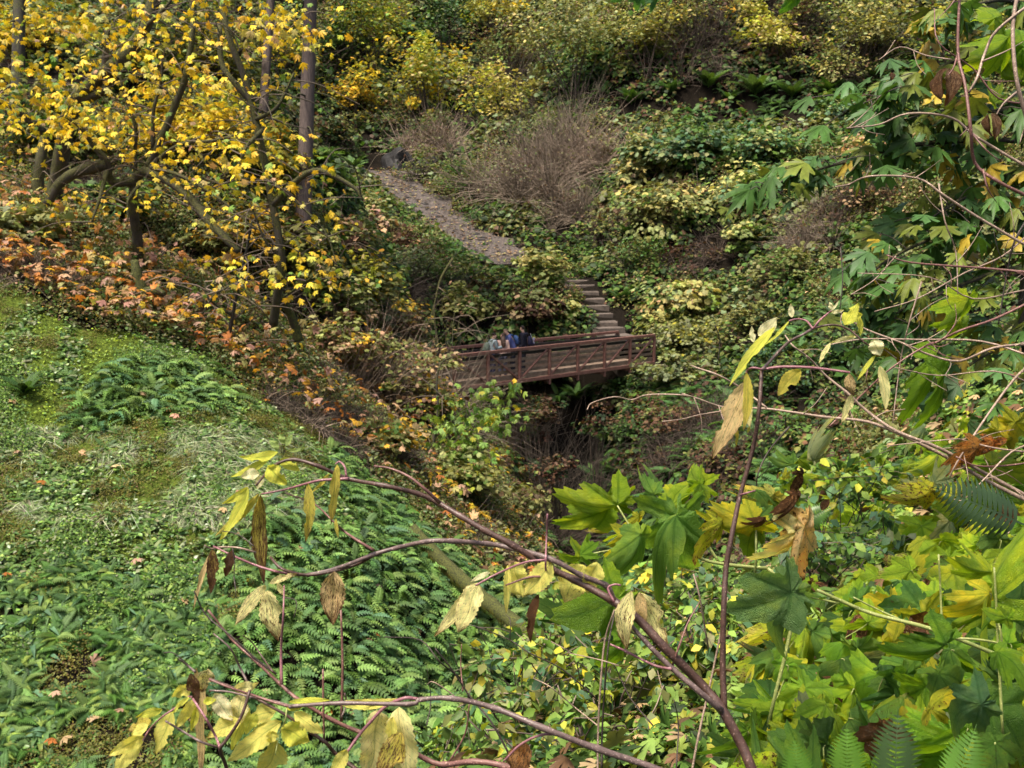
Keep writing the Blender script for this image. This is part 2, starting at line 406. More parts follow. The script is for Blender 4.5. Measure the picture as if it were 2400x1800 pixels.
def T_blade(n=4, w=.018, bend=.5):
    v = []; 
    for i in range(n + 1):
        t = i / n; y = t * (1 - .25 * bend * t); z = -bend * t * t * .9; ww = w * (1 - t ** 2) + .002
        v += [(-ww, y, z), (ww, y, z)]
    f = []
    for i in range(n): a = 2 * i; f += [(a, a + 1, a + 3), (a, a + 3, a + 2)]
    return np.array(v), np.array(f)
def T_frond(pairs=12, w=.17, bend=.45, gap=.25, root_w=.80):
    """fern frond: arching midrib with a row of pinnae on each side"""
    v, f = [], []
    def mid(t): return np.array([0, t * (1 - .18 * bend * t), .35 * bend * t * (1 - 1.9 * t)])
    for i in range(pairs):
        t = .08 + .90 * i / pairs; L = w * (math.sin(math.pi * min(1, .12 + t * .95)) ** .8) * (1.15 - .35 * t)
        p0 = mid(t); p1 = mid(t + root_w / pairs)
        for s in (-1, 1):
            b = len(v); m = (p0 + p1) / 2
            tipv = m + np.array([s * L, L * .32, -.30 * L])
            v += [p0, p1, tipv, m + np.array([s * L * .5, L * .28 + gap / pairs, .02]), m + np.array([s * L * .5, L * .12 - gap / pairs, .02])]
            f += [(b, b + 4, b + 3), (b, b + 3, b + 1), (b + 3, b + 4, b + 2)] if s > 0 else [(b, b + 3, b + 4), (b, b + 1, b + 3), (b + 3, b + 2, b + 4)]
    b = len(v)
    for i in range(5):
        t = i / 4; q = mid(t); ww = .008 * (1.2 - t)
        v += [q + [-ww, 0, .004], q + [ww, 0, .004]]
    for i in range(4): a = b + 2 * i; f += [(a, a + 1, a + 3), (a, a + 3, a + 2)]
    return np.array(v), np.array(f)
TM = {'lobed': None, 'oval': T_oval(), 'oval2': T_oval(.26, .06, .3), 'round': T_round(), 'round2': T_round(.6, 4), 'maple': T_maple(), 'maple2': T_maple(.7, 3), 'frond': T_frond()}

def T_lobed(k=.35, seed=0):
    r = np.random.default_rng(seed); half = [(0,1.0),(.16,.60),(.56,.68),(.34,.34),(.62,.12),(.12,.06)]
    out = [(x * r.uniform(.9, 1.1), y) for x, y in half] + [(-x * r.uniform(.9, 1.1), y) for x, y in half[:0:-1]]
    return T_fan(out[::-1], k, .02)
TM['lobed'] = T_lobed()
def orient(k, out=None, droop=(.1, .9), up=1.0, jit=.5):
    """leaf axes spread round the compass (or along out), drooping; blades mostly face the sky"""
    az = rng.uniform(0, 2 * math.pi, k)
    y = np.stack([np.cos(az), np.sin(az), np.zeros(k)], -1)
    if out is not None: y = nrm(y * .8 + out * 1.0)
    y[:, 2] -= rng.uniform(*droop, k); y = nrm(y)
    n = np.stack([np.zeros(k), np.zeros(k), np.full(k, up)], -1) + rng.normal(0, jit, (k, 3))
    if out is not None: n += out * .5
    return frames(y, n)

def leaf_cloud(name, mat, parent, tmpl, pos, size, col, out=None, droop=(.1, .9), jit=.5, kind='stuff'):
    tv, tf = TM[tmpl]
    me = scatter_mesh(name, tv, tf, pos, orient(len(pos), out, droop, 1.0, jit), size, col)
    o = link(name, me, mat, parent)
    if kind: o['kind'] = kind
    return o

def twig_mass(name, parent, base, n, spread, length, col, r0=.008, curve=.5, mat=None, seg=5, up=.9):
    """many thin bowed canes fanning out of a base area"""
    V, T, CC = [], [], []
    base = np.asarray(base, float)
    b = base[rng.integers(0, len(base), n)] if base.ndim == 2 else np.repeat(base[None], n, 0)
    az = rng.uniform(0, 2 * math.pi, n); tilt = rng.uniform(.1, 1.2, n) * spread
    d = np.stack([np.cos(az) * np.sin(tilt), np.sin(az) * np.sin(tilt), np.cos(tilt) * up], -1)
    L = rng.uniform(.45, 1.1, n) * length
    side = rng.normal(0, .25, (n, 3)) * L[:, None]
    t = np.linspace(0, 1, seg + 1)
    P = b[:, None] + d[:, None] * (L[:, None] * t)[..., None] + side[:, None] * (t ** 2)[None, :, None]
    P[..., 2] -= (curve * L[:, None] * t[None] ** 2.2) * np.sin(tilt)[:, None]
    P += rng.normal(0, .012, P.shape) * L[:, None, None]
    R = r0 * (1.05 - t)[None] * rng.uniform(.6, 1.3, (n, 1)) + r0 * .12
    an = np.arange(3) * 2 * math.pi / 3
    # triangular section laid out in fixed world axes (good enough for canes)
    ring = np.stack([np.cos(an), np.sin(an) * .6, np.sin(an)], -1)
    V = P[:, :, None] + ring[None, None] * R[:, :, None, None]
    V = V.reshape(-1, 3); m = (seg + 1) * 3; tris = []
    for i in range(seg):
        for j in range(3):
            a0, a1 = i * 3 + j, i * 3 + (j + 1) % 3
            tris += [(a0, a1, a1 + 3), (a0, a1 + 3, a0 + 3)]
    tris = np.array(tris); T = (tris[None] + (np.arange(n) * m)[:, None, None]).reshape(-1, 3)
    cc = np.asarray(col)[None] * rng.uniform(.55, 1.35, (n, 1)); CC = np.repeat(cc, m, 0)
    o = link(name, raw_mesh(name, V, T, CC), mat or M_TWIG, parent); o['kind'] = 'stuff'
    return o, P

ALL_SHRUBS = []
def shrub(label, px, py, rx, ry, pal, leaf=.10, n=700, tmpl='round', lobes=16, twigs=0, twig_col='TWD', cat='shrub', name='shrub', group=None, push=.3, shell=.25, dfix=None,  droop=(.1, .8), mat=None, flat=.55, stems=True, jit=.5, lob=.30):
    P0, d0 = hit(px, py + .62 * ry); P1, d1 = hit(px, py)
    d0, d1 = float(d0[0]), float(d1[0])
    rx, ry, n, leaf, twigs = rx * 1.15, ry * 1.12, int(n * 1.45), leaf * 1.5, int(twigs * 1.6)
    lobes = int(lobes * 1.7); lob *= .62
    tmpl = 'lobed' if tmpl == 'maple' else tmpl
    rm = rx * d0 / F
    dc = (d0 + push * max(-1.0, min(d1 - d0, 2.5 * rm))) if dfix is None else dfix
    c = W(px, py, dc); a = rx * dc / F; h = ry * dc / F
    base = np.array([c[0], c[1], float(Z(c[0], c[1]))])
    if base[2] > c[2] - .1 * h: base[2] = c[2] - .6 * h
    root = empty(name, base, label, cat, group)
    # lobes of foliage
    q = nrm(rng.normal(0, 1, (lobes, 3))) * (shell + (1 - shell) * rng.random((lobes, 1))) ; q[:, 2] = np.where(rng.random(lobes) < .65, np.abs(q[:, 2]), q[:, 2])
    lc = c + q * np.array([a, a * .8, h]) * rng.uniform(.8, 1.12, (lobes, 1))
    if n:
        li = rng.integers(0, lobes, n); lr = rng.uniform(.45, 1.5, lobes) * lob
        off = rng.normal(0, 1, (n, 3)); off = off / np.maximum(1, np.linalg.norm(off, axis=1, keepdims=True) / 1.7)
        pos = lc[li] + off * lr[li][:, None] * np.array([a, a * .9, min(h, a) * flat * 1.2 + h * .1])
        gz = Z(pos[:, 0], pos[:, 1]); pos[:, 2] = np.maximum(pos[:, 2], gz + .03)
        out = nrm(pos - (c - [0, 0, .3 * h])); 
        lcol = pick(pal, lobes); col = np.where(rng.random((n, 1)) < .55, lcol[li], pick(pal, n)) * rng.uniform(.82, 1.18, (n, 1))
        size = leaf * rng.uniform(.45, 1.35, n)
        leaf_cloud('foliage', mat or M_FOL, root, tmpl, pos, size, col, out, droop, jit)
    if stems:
        b = MB()
        for i in range(min(lobes, 14)):
            m = base + (lc[i] - base) * .5 + rng.normal(0, .08, 3) * a + [0, 0, .1 * h]
            v, f = tube(smooth_path([base + rng.normal(0, .05, 3) * a, m, lc[i]], 3), np.linspace(.028, .008, 7) * min(1.5, max(.6, a)), 4, False)
            b.add(v, f, np.array(C[twig_col]) * rng.uniform(.6, 1.3))
        b.build('stem', M_TWIG, root)
    if twigs:
        bb = base + np.stack([rng.normal(0, .35, 14) * a, rng.normal(0, .3, 14) * a, np.zeros(14)], -1); bb[:, 2] = Z(bb[:, 0], bb[:, 1])
        twig_mass('twigs', root, bb, twigs, 1.0, (h + (c[2] - base[2])) * 1.0 + .2, C[twig_col] if isinstance(twig_col, str) else twig_col, .019 * max(.7, min(1.4, dc / 45)))
    ALL_SHRUBS.append((px, py, rx, ry))
    return root
# ---------------------------------------------------------------- ground surface
def build_ground():
    keep_x = _gx; keep_y = _gy; V = np.stack([_GXX, _GYY, _G], -1).reshape(-1, 3)
    nx, ny = len(_gx), len(_gy); i, j = np.meshgrid(np.arange(nx - 1), np.arange(ny - 1)); a = (j * nx + i).ravel()
    T = np.concatenate([np.stack([a, a + 1, a + 1 + nx], -1), np.stack([a, a + 1 + nx, a + nx], -1)])
    px, py, d = proj(V)
    g = np.where(left_bank(V), np.clip(.46 - .3 * (py - 1250) / 300, .12, .46) + .25 * ((py < 1010) & (px < 420)), -.05) + np.where((V[:, 0] < -2) & (V[:, 1] < 34), .10, 0)
    Cc = np.zeros((len(V), 3)); Cc[:, 1] = np.clip(g, 0, 1); Cc[:, 0] = np.exp(-(_dd.ravel() / 9) ** 2)  # red marks the gully cut, where the soil colour carries painted shade
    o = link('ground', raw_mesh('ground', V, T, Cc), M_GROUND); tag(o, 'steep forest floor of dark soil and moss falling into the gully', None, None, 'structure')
RIDGE = [(-400, 560), (0, 650), (180, 760), (400, 800), (640, 950), (800, 1060), (1000, 1250), (1250, 1450), (1300, 1700)]
def left_bank(P):
    px, py, d = proj(P)
    e = np.interp(px, [r[0] for r in RIDGE], [r[1] for r in RIDGE])
    return (d < 22.5) & (d > 7) & (py > e) & (px < 1290)
build_ground()

def world_points(n, dmin, dmax, power=1.2, half=.56):
    """random ground points in the valley, denser close by"""
    u = rng.random(n); e = 2 - power - 0
    r = (dmin ** e + u * (dmax ** e - dmin ** e)) ** (1 / e)
    an = rng.uniform(-half, half, n)
    x = r * np.sin(an); y = r * np.cos(an)
    P = np.stack([x, y, Z(x, y)], -1); nz = normal(x, y, .4)[:, 2]
    return P[rng.random(n) < .36 / np.maximum(nz, .36)]        # even cover on steep faces too
def cover(name, label, pts, tmpl, size, pal, lift=(0, .1), droop=(0, .6), mat=None, jit=.5, cat=None, sz=None):
    n = len(pts); nn = normal(pts[:, 0], pts[:, 1])
    pos = pts + nn * rng.uniform(lift[0], lift[1], (n, 1))
    s = rng.uniform(size[0], size[1], n)
    tv, tf = TM[tmpl]
    az = rng.uniform(0, 2 * math.pi, n); y = np.stack([np.cos(az), np.sin(az), np.zeros(n)], -1) + nn * .6
    y[:, 2] -= rng.uniform(*droop, n); y = nrm(y)
    rot = frames(y, nn * .9 + np.array([0, 0, .6]) + rng.normal(0, jit, (n, 3)))
    o = link(name, scatter_mesh(name, tv, tf, pos, rot, s, pick(pal, n)), mat or M_FOL)
    return tag(o, label, cat, None, 'stuff')
def smooth_noise(P, s, seed):
    r = np.random.default_rng(seed); v = 0
    for k in range(5):
        a = r.normal(0, 1, 3) * s * (1 + .5 * k); v = v + np.sin(P @ a + r.uniform(0, 6)) / (1 + .3 * k)
    return v / 3
TM['grass'] = T_blade(4, .013, .95); TM['fern_s'] = T_frond(9, .17, .8); TM['sprig'] = T_oval(.2, .05, .5)
TM['frond_big'] = T_frond(14, .15, .7)

# --- clumps of undergrowth, set out over the ground by geometry nodes
SRC = bpy.data.collections.new('clump_sources')
def clump(kind, pal, seed):
    if kind == 'leafy':
        n = 46; q = nrm(rng.normal(0, 1, (n, 3))) * rng.uniform(.35, 1, (n, 1)) ** .5; q[:, 2] = np.abs(q[:, 2]); pos = q * [.55, .55, .5]
        me = scatter_mesh('clump', *TM['round'], pos, orient(n, q, (.1, .9), 1.0, .5), rng.uniform(.11, .23, n), pick(pal, n))
    elif kind == 'small':
        n = 95; q = nrm(rng.normal(0, 1, (n, 3))) * rng.uniform(.3, 1, (n, 1)) ** .5; q[:, 2] = np.abs(q[:, 2]); pos = q * [.5, .5, .42]
        me = scatter_mesh('clump', *TM['oval'], pos, orient(n, q, (-.2, .6), 1.0, .6), rng.uniform(.05, .11, n), pick(pal, n))
    elif kind == 'fern': me = fern_mesh(seed, 11, 'frond_big', .85, pal)
    elif kind == 'rosette':
        n = 9; az = np.arange(n) * 2 * math.pi / n + rng.normal(0, .3, n); y = np.stack([np.cos(az), np.sin(az), rng.uniform(.1, 1.1, n)], -1)
        me = scatter_mesh('clump', *TM['strap'], np.zeros((n, 3)), frames(y, np.tile([0, 0, 1.0], (n, 1)) + rng.normal(0, .1, (n, 3))), rng.uniform(.7, 1.15, n), pick(pal, n))
    elif kind == 'lobed':
        n = 20; q = nrm(rng.normal(0, 1, (n, 3))) * rng.uniform(.3, 1, (n, 1)) ** .5; q[:, 2] = np.abs(q[:, 2]); pos = q * [.22, .22, .2]
        me = scatter_mesh('clump', *TM['maple2'], pos, orient(n, q, (.1, .9), 1.0, .5), rng.uniform(.06, .13, n), pick(pal, n))
    else:
        root = None; o, _ = twig_mass('clump', None, np.stack([rng.normal(0, .2, 8), rng.normal(0, .2, 8), np.zeros(8)], -1), 46, 1.1, .95, C['TW'] if seed % 2 else C['TWD'], .011, .6, seg=3); me = o.data; bpy.data.objects.remove(o)
    if not me.materials: me.materials.append(M_FOL)
    o = bpy.data.objects.new('clump', me); return o
def gn_scatter(name, label, pts, kind, pal, size, tilt=.5, variants=3, kindprop='stuff'):
    n = len(pts); col = bpy.data.collections.new('clumps_' + name)
    for i in range(variants): col.objects.link(clump(kind, pal, i))
    me = bpy.data.meshes.new(name); me.vertices.add(n); me.vertices.foreach_set('co', np.ascontiguousarray(pts, np.float32).ravel())
    nn = normal(pts[:, 0], pts[:, 1]) * tilt + np.array([0, 0, 1 - tilt]); rot = np.zeros((n, 3), np.float32)
    for i in range(n):
        q = Vector(nn[i]).to_track_quat('Z', 'Y').to_matrix() @ Matrix.Rotation(rng.uniform(0, 6.28), 3, 'Z'); rot[i] = q.to_euler()
    for an, ty, dat in (('rot', 'FLOAT_VECTOR', rot), ('scl', 'FLOAT', np.asarray(size, np.float32)), ('pick', 'INT', rng.integers(0, variants, n).astype(np.int32))):
        at = me.attributes.new(an, ty, 'POINT'); at.data.foreach_set('vector' if ty == 'FLOAT_VECTOR' else 'value', dat.ravel())
    o = link(name, me); ng = bpy.data.node_groups.new('set_out_' + name, 'GeometryNodeTree')
    ng.interface.new_socket('Geometry', in_out='INPUT', socket_type='NodeSocketGeometry'); ng.interface.new_socket('Geometry', in_out='OUTPUT', socket_type='NodeSocketGeometry')
    gi, go = ng.nodes.new('NodeGroupInput'), ng.nodes.new('NodeGroupOutput'); ci = ng.nodes.new('GeometryNodeCollectionInfo'); ci.inputs['Collection'].default_value = col
    ci.inputs['Separate Children'].default_value = True; ci.inputs['Reset Children'].default_value = True; ip = ng.nodes.new('GeometryNodeInstanceOnPoints'); ip.inputs['Pick Instance'].default_value = True
    def na(nm, ty): k = ng.nodes.new('GeometryNodeInputNamedAttribute'); k.data_type = ty; k.inputs[0].default_value = nm; return k.outputs[0]
    ng.links.new(gi.outputs[0], ip.inputs['Points']); ng.links.new(ci.outputs[0], ip.inputs['Instance']); ng.links.new(na('rot', 'FLOAT_VECTOR'), ip.inputs['Rotation']); ng.links.new(na('scl', 'FLOAT'), ip.inputs['Scale']); ng.links.new(na('pick', 'INT'), ip.inputs['Instance Index'])
    ng.links.new(ip.outputs[0], go.inputs[0]); md = o.modifiers.new('scatter', 'NODES'); md.node_group = ng
    return tag(o, label, None, None, kindprop)
TM['strap'] = None
def T_strap(w=.115, bend=1.25):
    v, f = [], []
    for i in range(5):
        t = i / 4; y = t * (1 - .2 * bend * t); z = .55 * bend * t * (1 - 1.75 * t); ww = w * (math.sin(math.pi * (.12 + .86 * t)) ** .8)
        v += [(-ww, y, z + .05), (0, y, z), (ww, y, z + .05)]
    for i in range(4):
        a = 3 * i
        for k in (0, 1): f += [(a + k, a + k + 1, a + k + 4), (a + k, a + k + 4, a + k + 3)]
    return np.array(v), np.array(f)
TM['strap'] = T_strap()
def fern_mesh(k, nf, tmpl='fern_s', size=1.0, pal=dict(FE=4, FL=3, GR=2)):
    az = np.arange(nf) * 2 * math.pi / nf + rng.normal(0, .3, nf)
    y = np.stack([np.cos(az), np.sin(az), rng.uniform(.0, .8, nf)], -1)
    return scatter_mesh('fern_fronds', *TM[tmpl], np.zeros((nf, 3)), frames(y, np.tile([0, 0, 1.0], (nf, 1)) + rng.normal(0, .15, (nf, 3))), rng.uniform(.7, 1.15, nf) * size, pick(pal, nf))
TRAIL = smooth_path(hit([1205, 1160, 1080, 1000, 940, 925, 915], [622, 600, 546, 492, 445, 418, 402])[0], 12)
TRAIL2 = smooth_path(hit([1620, 1700, 1760, 1830, 1900, 1990], [312, 309, 305, 300, 297, 290])[0], 12)
CREEK = smooth_path(hit([1330, 1380, 1470, 1560, 1660, 1760], [1090, 1180, 1225, 1280, 1310, 1330])[0], 12)
STEPL = np.stack([W(1470 - 130 * t, 790 - 130 * t, 43 + 7 * t) for t in np.linspace(0, .82, 30)])
BRL = np.stack([BC + BX * s + BY * .97 for s in np.linspace(-6.2, 8.0, 40)])
def clear_of(P, lines):
    ok = np.ones(len(P), bool)
    for L, r in lines:
        for i in range(0, len(P), 4000): ok[i:i + 4000] &= (((P[i:i + 4000, None, :2] - L[None, :, :2]) ** 2).sum(-1)).min(1) > r * r
    return ok
P = world_points(64000, 21, 112, 1.05); P = P[~left_bank(P)]; px, py, d = proj(P)
ok = (py > -250) & (py < 1500) & ~((d < 34) & (px < 1230)); P = P[ok]
P = P[clear_of(P, [(TRAIL, 1.75), (TRAIL2, 1.4), (STEPL, 1.05), (BRL, 1.7)])]; px, py, d = proj(P)
n1 = smooth_noise(P, .22, 3); n2 = smooth_noise(P, .5, 4); sz = rng.uniform(.7, 1.5, len(P)) * np.clip((d / 48) ** .6, .7, 1.6)
DARK = [(1335, 1050, 85, 165), (1560, 1110, 70, 45), (1700, 560, 60, 40), (700, 340, 60, 50), (1330, 915, 90, 34), (1700, 225, 340, 60), (800, 335, 105, 85), (1640, 605, 130, 45), (1370, 545, 80, 35), (1480, 580, 60, 40), (1260, 1150, 60, 60), (1500, 1200, 90, 60), (120, 430, 150, 60), (1900, 930, 150, 60)]
dk = np.zeros(len(P), bool)
for (ax, ay, rx, ry) in DARK: dk |= ((px - ax) / rx) ** 2 + ((py - ay) / ry) ** 2 < 1
kp = ~dk | (rng.random(len(P)) < .26); P, px, py, d, n1, n2, sz = [q[kp] for q in (P, px, py, d, n1, n2, sz)]
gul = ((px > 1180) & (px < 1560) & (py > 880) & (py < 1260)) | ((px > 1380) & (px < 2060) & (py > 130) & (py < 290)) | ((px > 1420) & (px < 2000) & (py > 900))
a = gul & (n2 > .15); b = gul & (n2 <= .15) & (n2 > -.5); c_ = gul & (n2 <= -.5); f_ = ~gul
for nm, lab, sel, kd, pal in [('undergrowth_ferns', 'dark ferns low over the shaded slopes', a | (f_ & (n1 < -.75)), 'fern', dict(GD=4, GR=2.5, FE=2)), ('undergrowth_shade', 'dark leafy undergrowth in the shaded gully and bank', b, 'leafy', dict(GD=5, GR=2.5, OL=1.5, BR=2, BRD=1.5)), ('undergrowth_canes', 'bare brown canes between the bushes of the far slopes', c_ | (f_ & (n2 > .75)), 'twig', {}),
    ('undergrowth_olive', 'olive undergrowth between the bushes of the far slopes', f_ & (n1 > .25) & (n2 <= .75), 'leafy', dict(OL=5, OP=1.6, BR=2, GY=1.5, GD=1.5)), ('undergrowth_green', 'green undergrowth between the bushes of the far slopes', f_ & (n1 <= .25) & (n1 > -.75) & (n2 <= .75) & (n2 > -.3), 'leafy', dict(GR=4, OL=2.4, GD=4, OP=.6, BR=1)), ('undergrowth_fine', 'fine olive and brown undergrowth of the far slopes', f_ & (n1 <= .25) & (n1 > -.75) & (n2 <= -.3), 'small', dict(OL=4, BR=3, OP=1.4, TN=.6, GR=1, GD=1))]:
    k = np.where(sel)[0]; k = k[rng.permutation(len(k))][:4600]
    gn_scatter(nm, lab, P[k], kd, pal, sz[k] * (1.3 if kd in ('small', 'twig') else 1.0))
# --- orange leaf litter and small leaved salal on the slope above the green bank
P = world_points(140000, 20, 36, 1.2); px, py, d = proj(P); ok = ~left_bank(P) & (px < 1260) & (d > 20)
P = P[ok]; P = P[clear_of(P, [(BRL, 1.4)])]; px, py, d = proj(P); nz = smooth_noise(P, .8, 9)
k = np.where(nz > -.6)[0][:5200]
gn_scatter('salal', 'low grey-green small leaved ground bushes on the litter slope', P[k[::2]], 'small', dict(GY=3, GR=2, OL=3.5, OP=2, BR=1.2, GD=1), rng.uniform(.5, 1.1, len(k[::2])))
gn_scatter('salal', 'low olive ground bushes and leaves under the mossy maples', P[k[1::2]], 'small', dict(OL=4, GR=2, OP=2, BR=2, TN=1, YO=.6), rng.uniform(.5, 1.1, len(k[1::2])))
k = np.where(nz <= -.6)[0][:700]
gn_scatter('litter_canes', 'bare grey canes on the litter slope', P[k], 'twig', {}, rng.uniform(.5, 1.0, len(k)))
edge = np.interp(px, [r[0] for r in RIDGE], [r[1] for r in RIDGE])
near = np.exp(-np.maximum(0, edge - py) / 95.0)
li = rng.random(len(P)) < near * .55 * np.clip(1.25 - px / 800, .12, 1)
cover('leaf_litter', 'fallen orange and tan maple leaves on the slope above the green bank', P[li], 'maple2', (.12, .23), dict(TN=4, OR=4, YO=2.5, YP=1.5, PK=3, BR=1.5), (.28, .72), jit=.8)
li = (rng.random(len(P)) < .04) & (near < .5)
cover('leaf_litter', 'fallen gold and brown leaves under the mossy maples', P[li], 'maple2', (.10, .19), dict(TN=2, OR=3, YO=4, Y=2, BR=3, BRD=1.5), (.2, .6), jit=.8)

# --- the green bank
P = world_points(420000, 9.5, 24, 1.0, .50); P = P[left_bank(P)]; px, py, d = proj(P)
nA = smooth_noise(P, 1.0, 21); nB = smooth_noise(P, 2.2, 22); nC = smooth_noise(P, .7, 23)
patch = smooth_noise(P, 1.7, 31) + .6 * smooth_noise(P, 4.5, 32)
px0, py0 = px, py; px = px + 60 * nB + 50 * nA; py = py + 45 * nC - 40 * nB
fernmass = ((px > 470 + .25 * (1750 - py)) & (py > 1230 + .12 * (px - 600))) | (((px - 350) / 170) ** 2 + ((py - 935) / 75) ** 2 < 1) | ((np.abs(py - (1180 + (px - 850) * .95)) < 55) & (px > 780))
px, py = px0, py0
grassz = (np.abs(py - 1115) < 105) & (px < 720) & (nA > -.35)
bigherb = (py > 1330 + 110 * nA + 40 * nB) & ~fernmass
limez = (py < 1010) & (px < 330) & (nA > -.3)
r = rng.random(len(P))
small = ~fernmass & (r < .55) & ~(bigherb & (r > .09)) & (patch > -.38)
s1 = small & ~limez & (nB > -.55); s2 = small & limez
cover('herb_leaves', 'small green herb leaves covering the bank', P[s1], 'oval', (.03, .10), dict(GR=3, GL=4, FE=3, GY=2.5, FL=3, OL=.6), (0, .10), droop=(-.2, .5), mat=M_FOLG)
cover('moss_leaves', 'bright lime ground moss and herbs on the upper bank', P[s2], 'oval', (.025, .06), dict(LM=5, GL=3, FL=1), (0, .06), droop=(-.3, .3))
k = bigherb & (r > .89) & (patch > -.28); gn_scatter('broad_herbs', 'rosettes of broad arching green leaves on the lower bank', P[k][::2], 'rosette', dict(FE=5, GR=4, GL=1.5, FL=1.5, GB=1.5, GD=1), rng.uniform(.10, .30, len(P[k][::2])), .8, 4)
gn_scatter('bank_ferns', 'small shaggy ferns over the lower bank', P[k][1::2], 'fern', dict(FE=5, GR=3, FL=3, GL=1.5), rng.uniform(.22, .56, len(P[k][1::2])), .75, 5)
k = ~fernmass & ~bigherb & ~limez & (r > .955) & (patch > -.5); gn_scatter('bank_ferns', 'small shaggy ferns and herbs on the middle of the bank', P[k], 'fern', dict(FE=4, GR=3, FL=3, GY=2), rng.uniform(.16, .36, k.sum()), .75, 5)
k = ~fernmass & ~limez & (r > .978); gn_scatter('broad_herbs', 'scattered green rosettes higher on the bank', P[k], 'rosette', dict(FE=3, GR=3, GL=3, FL=3), rng.uniform(.1, .2, k.sum()), .8, 3)
def tuft(seed):
    n = 60; az = rng.normal(-1.9, .9, n); y = np.stack([np.cos(az), np.sin(az), rng.uniform(.1, 1.3, n)], -1)
    me = scatter_mesh('tuft', *TM['grass'], rng.normal(0, .07, (n, 3)) * [1, 1, .2], frames(y, np.tile([0, 0, 1.0], (n, 1)) + rng.normal(0, .2, (n, 3))), rng.uniform(.5, 1.1, n), pick(dict(GP=3, GY=5, FL=2, TW=1, GR=1.5), n)); me.materials.append(M_GRASS); return bpy.data.objects.new('tuft', me)
_clump = clump
def clump(kind, pal, seed): return tuft(seed) if kind == 'tuft' else _clump(kind, pal, seed)
k = grassz & (r > .80) & (patch > -.3); gn_scatter('drooping_grass', 'grey-green grass tufts drooping down the bank', P[k], 'tuft', {}, rng.uniform(.18, .44, k.sum()), .85, 6)
k = ~fernmass & (patch > .55) & (r > .93); gn_scatter('bank_bushlets', 'low leafy mounds on the green bank', P[k], 'small', dict(GR=3, GL=4, FE=3, FL=3, GY=2), rng.uniform(.25, .6, k.sum()), .8, 4)
k = (patch < -.3) & ~fernmass & (r > .955); gn_scatter('moss_mounds', 'olive moss mounds between the herbs', P[k], 'small', dict(MO=6, OL=2, BR=1), rng.uniform(.2, .45, k.sum()), .8, 3)
cover('moss_tufts', 'olive moss tufts between the herbs', P[(patch < -.25) & ~fernmass & (r < .35)], 'sprig', (.03, .06), dict(MO=5, OL=2, BR=1.2), (0, .04), droop=(-.6, .2))
FERN_PTS = P[fernmass]
li = rng.random(len(P)) < .0012
cover('leaf_litter', 'single fallen orange leaves scattered on the green bank', P[li], 'maple2', (.1, .17), dict(TN=4, OR=3, PK=3, YO=1), (.10, .16), droop=(0, .3), jit=.4)

# --- ground leaves under the thimbleberries on the near right bank
P = world_points(30000, 1.5, 21, .3, .60); px, py, d = proj(P); ok = (px > 1080) & (P[:, 0] > -.4) & ~left_bank(P) & (P[:, 1] > 1.2); P = P[ok]; d = d[ok]
k = rng.random(len(P)); sz = np.clip(.40 + d * .10, .4, 2.2) * rng.uniform(.7, 1.3, len(P))
gn_scatter('ground_leaves', 'yellow-green ground leaves under the thimbleberries', P[k < .36], 'lobed', dict(GL=3.5, GR=4, YL=1.6, GD=2, OL=1, BR=.8), sz[k < .36])
gn_scatter('ground_leaves', 'withered brown and green leaves under the thimbleberries', P[k > .8], 'lobed', dict(BR=1.2, TN=.8, GR=3, GL=2.5, GD=2, YL=1), sz[k > .8])

# fallen leaves on the trail
TP = TRAIL[rng.integers(0, len(TRAIL), 700)] + np.stack([rng.normal(0, .8, 700), rng.normal(0, .8, 700), np.zeros(700)], -1); TP[:, 2] = Z(TP[:, 0], TP[:, 1]) + .22
cover('leaf_litter', 'fallen tan and yellow leaves scattered on the muddy trail', TP, 'maple2', (.09, .17), dict(TN=3, YP=2, BR=4, BRD=2, OP=1), (0, .03), droop=(0, .3), jit=.3)
# ---------------------------------------------------------------- ferns of the green bank: single plants at the front, the rest one mass
idx = rng.permutation(len(FERN_PTS)); pool = FERN_PTS[idx]
# poisson-like thinning
def thin(P, dist, most):
    keep = []; cell = {}
    for p in P:
        k = (int(p[0] // dist), int(p[1] // dist), int(p[2] // dist)); bad = False
        for dx in (-1, 0, 1):
            for dy in (-1, 0, 1):
                for dz in (-1, 0, 1):
                    for q in cell.get((k[0] + dx, k[1] + dy, k[2] + dz), ()):
                        if (p[0] - q[0]) ** 2 + (p[1] - q[1]) ** 2 + (p[2] - q[2]) ** 2 < dist * dist: bad = True; break
        if not bad:
            cell.setdefault(k, []).append(p); keep.append(p)
            if len(keep) >= most: break
    return np.array(keep)
PT = thin(pool, .19, 5200)
px, py, d = proj(PT)
o_ = np.argsort(d); PT = PT[o_]; 
front = PT[(np.arange(len(PT)) % 5 == 0)][:240]; rest = np.array([p for i, p in enumerate(PT) if not (i % 5 == 0 and i // 5 < 240)])
fm = [fern_mesh(i, 9, 'fern_s', .52) for i in range(5)]
for m in fm: m.materials.append(M_FOL)
FERN_LABEL = 'green fern tuft of arching fronds packed into the fern covered bank'
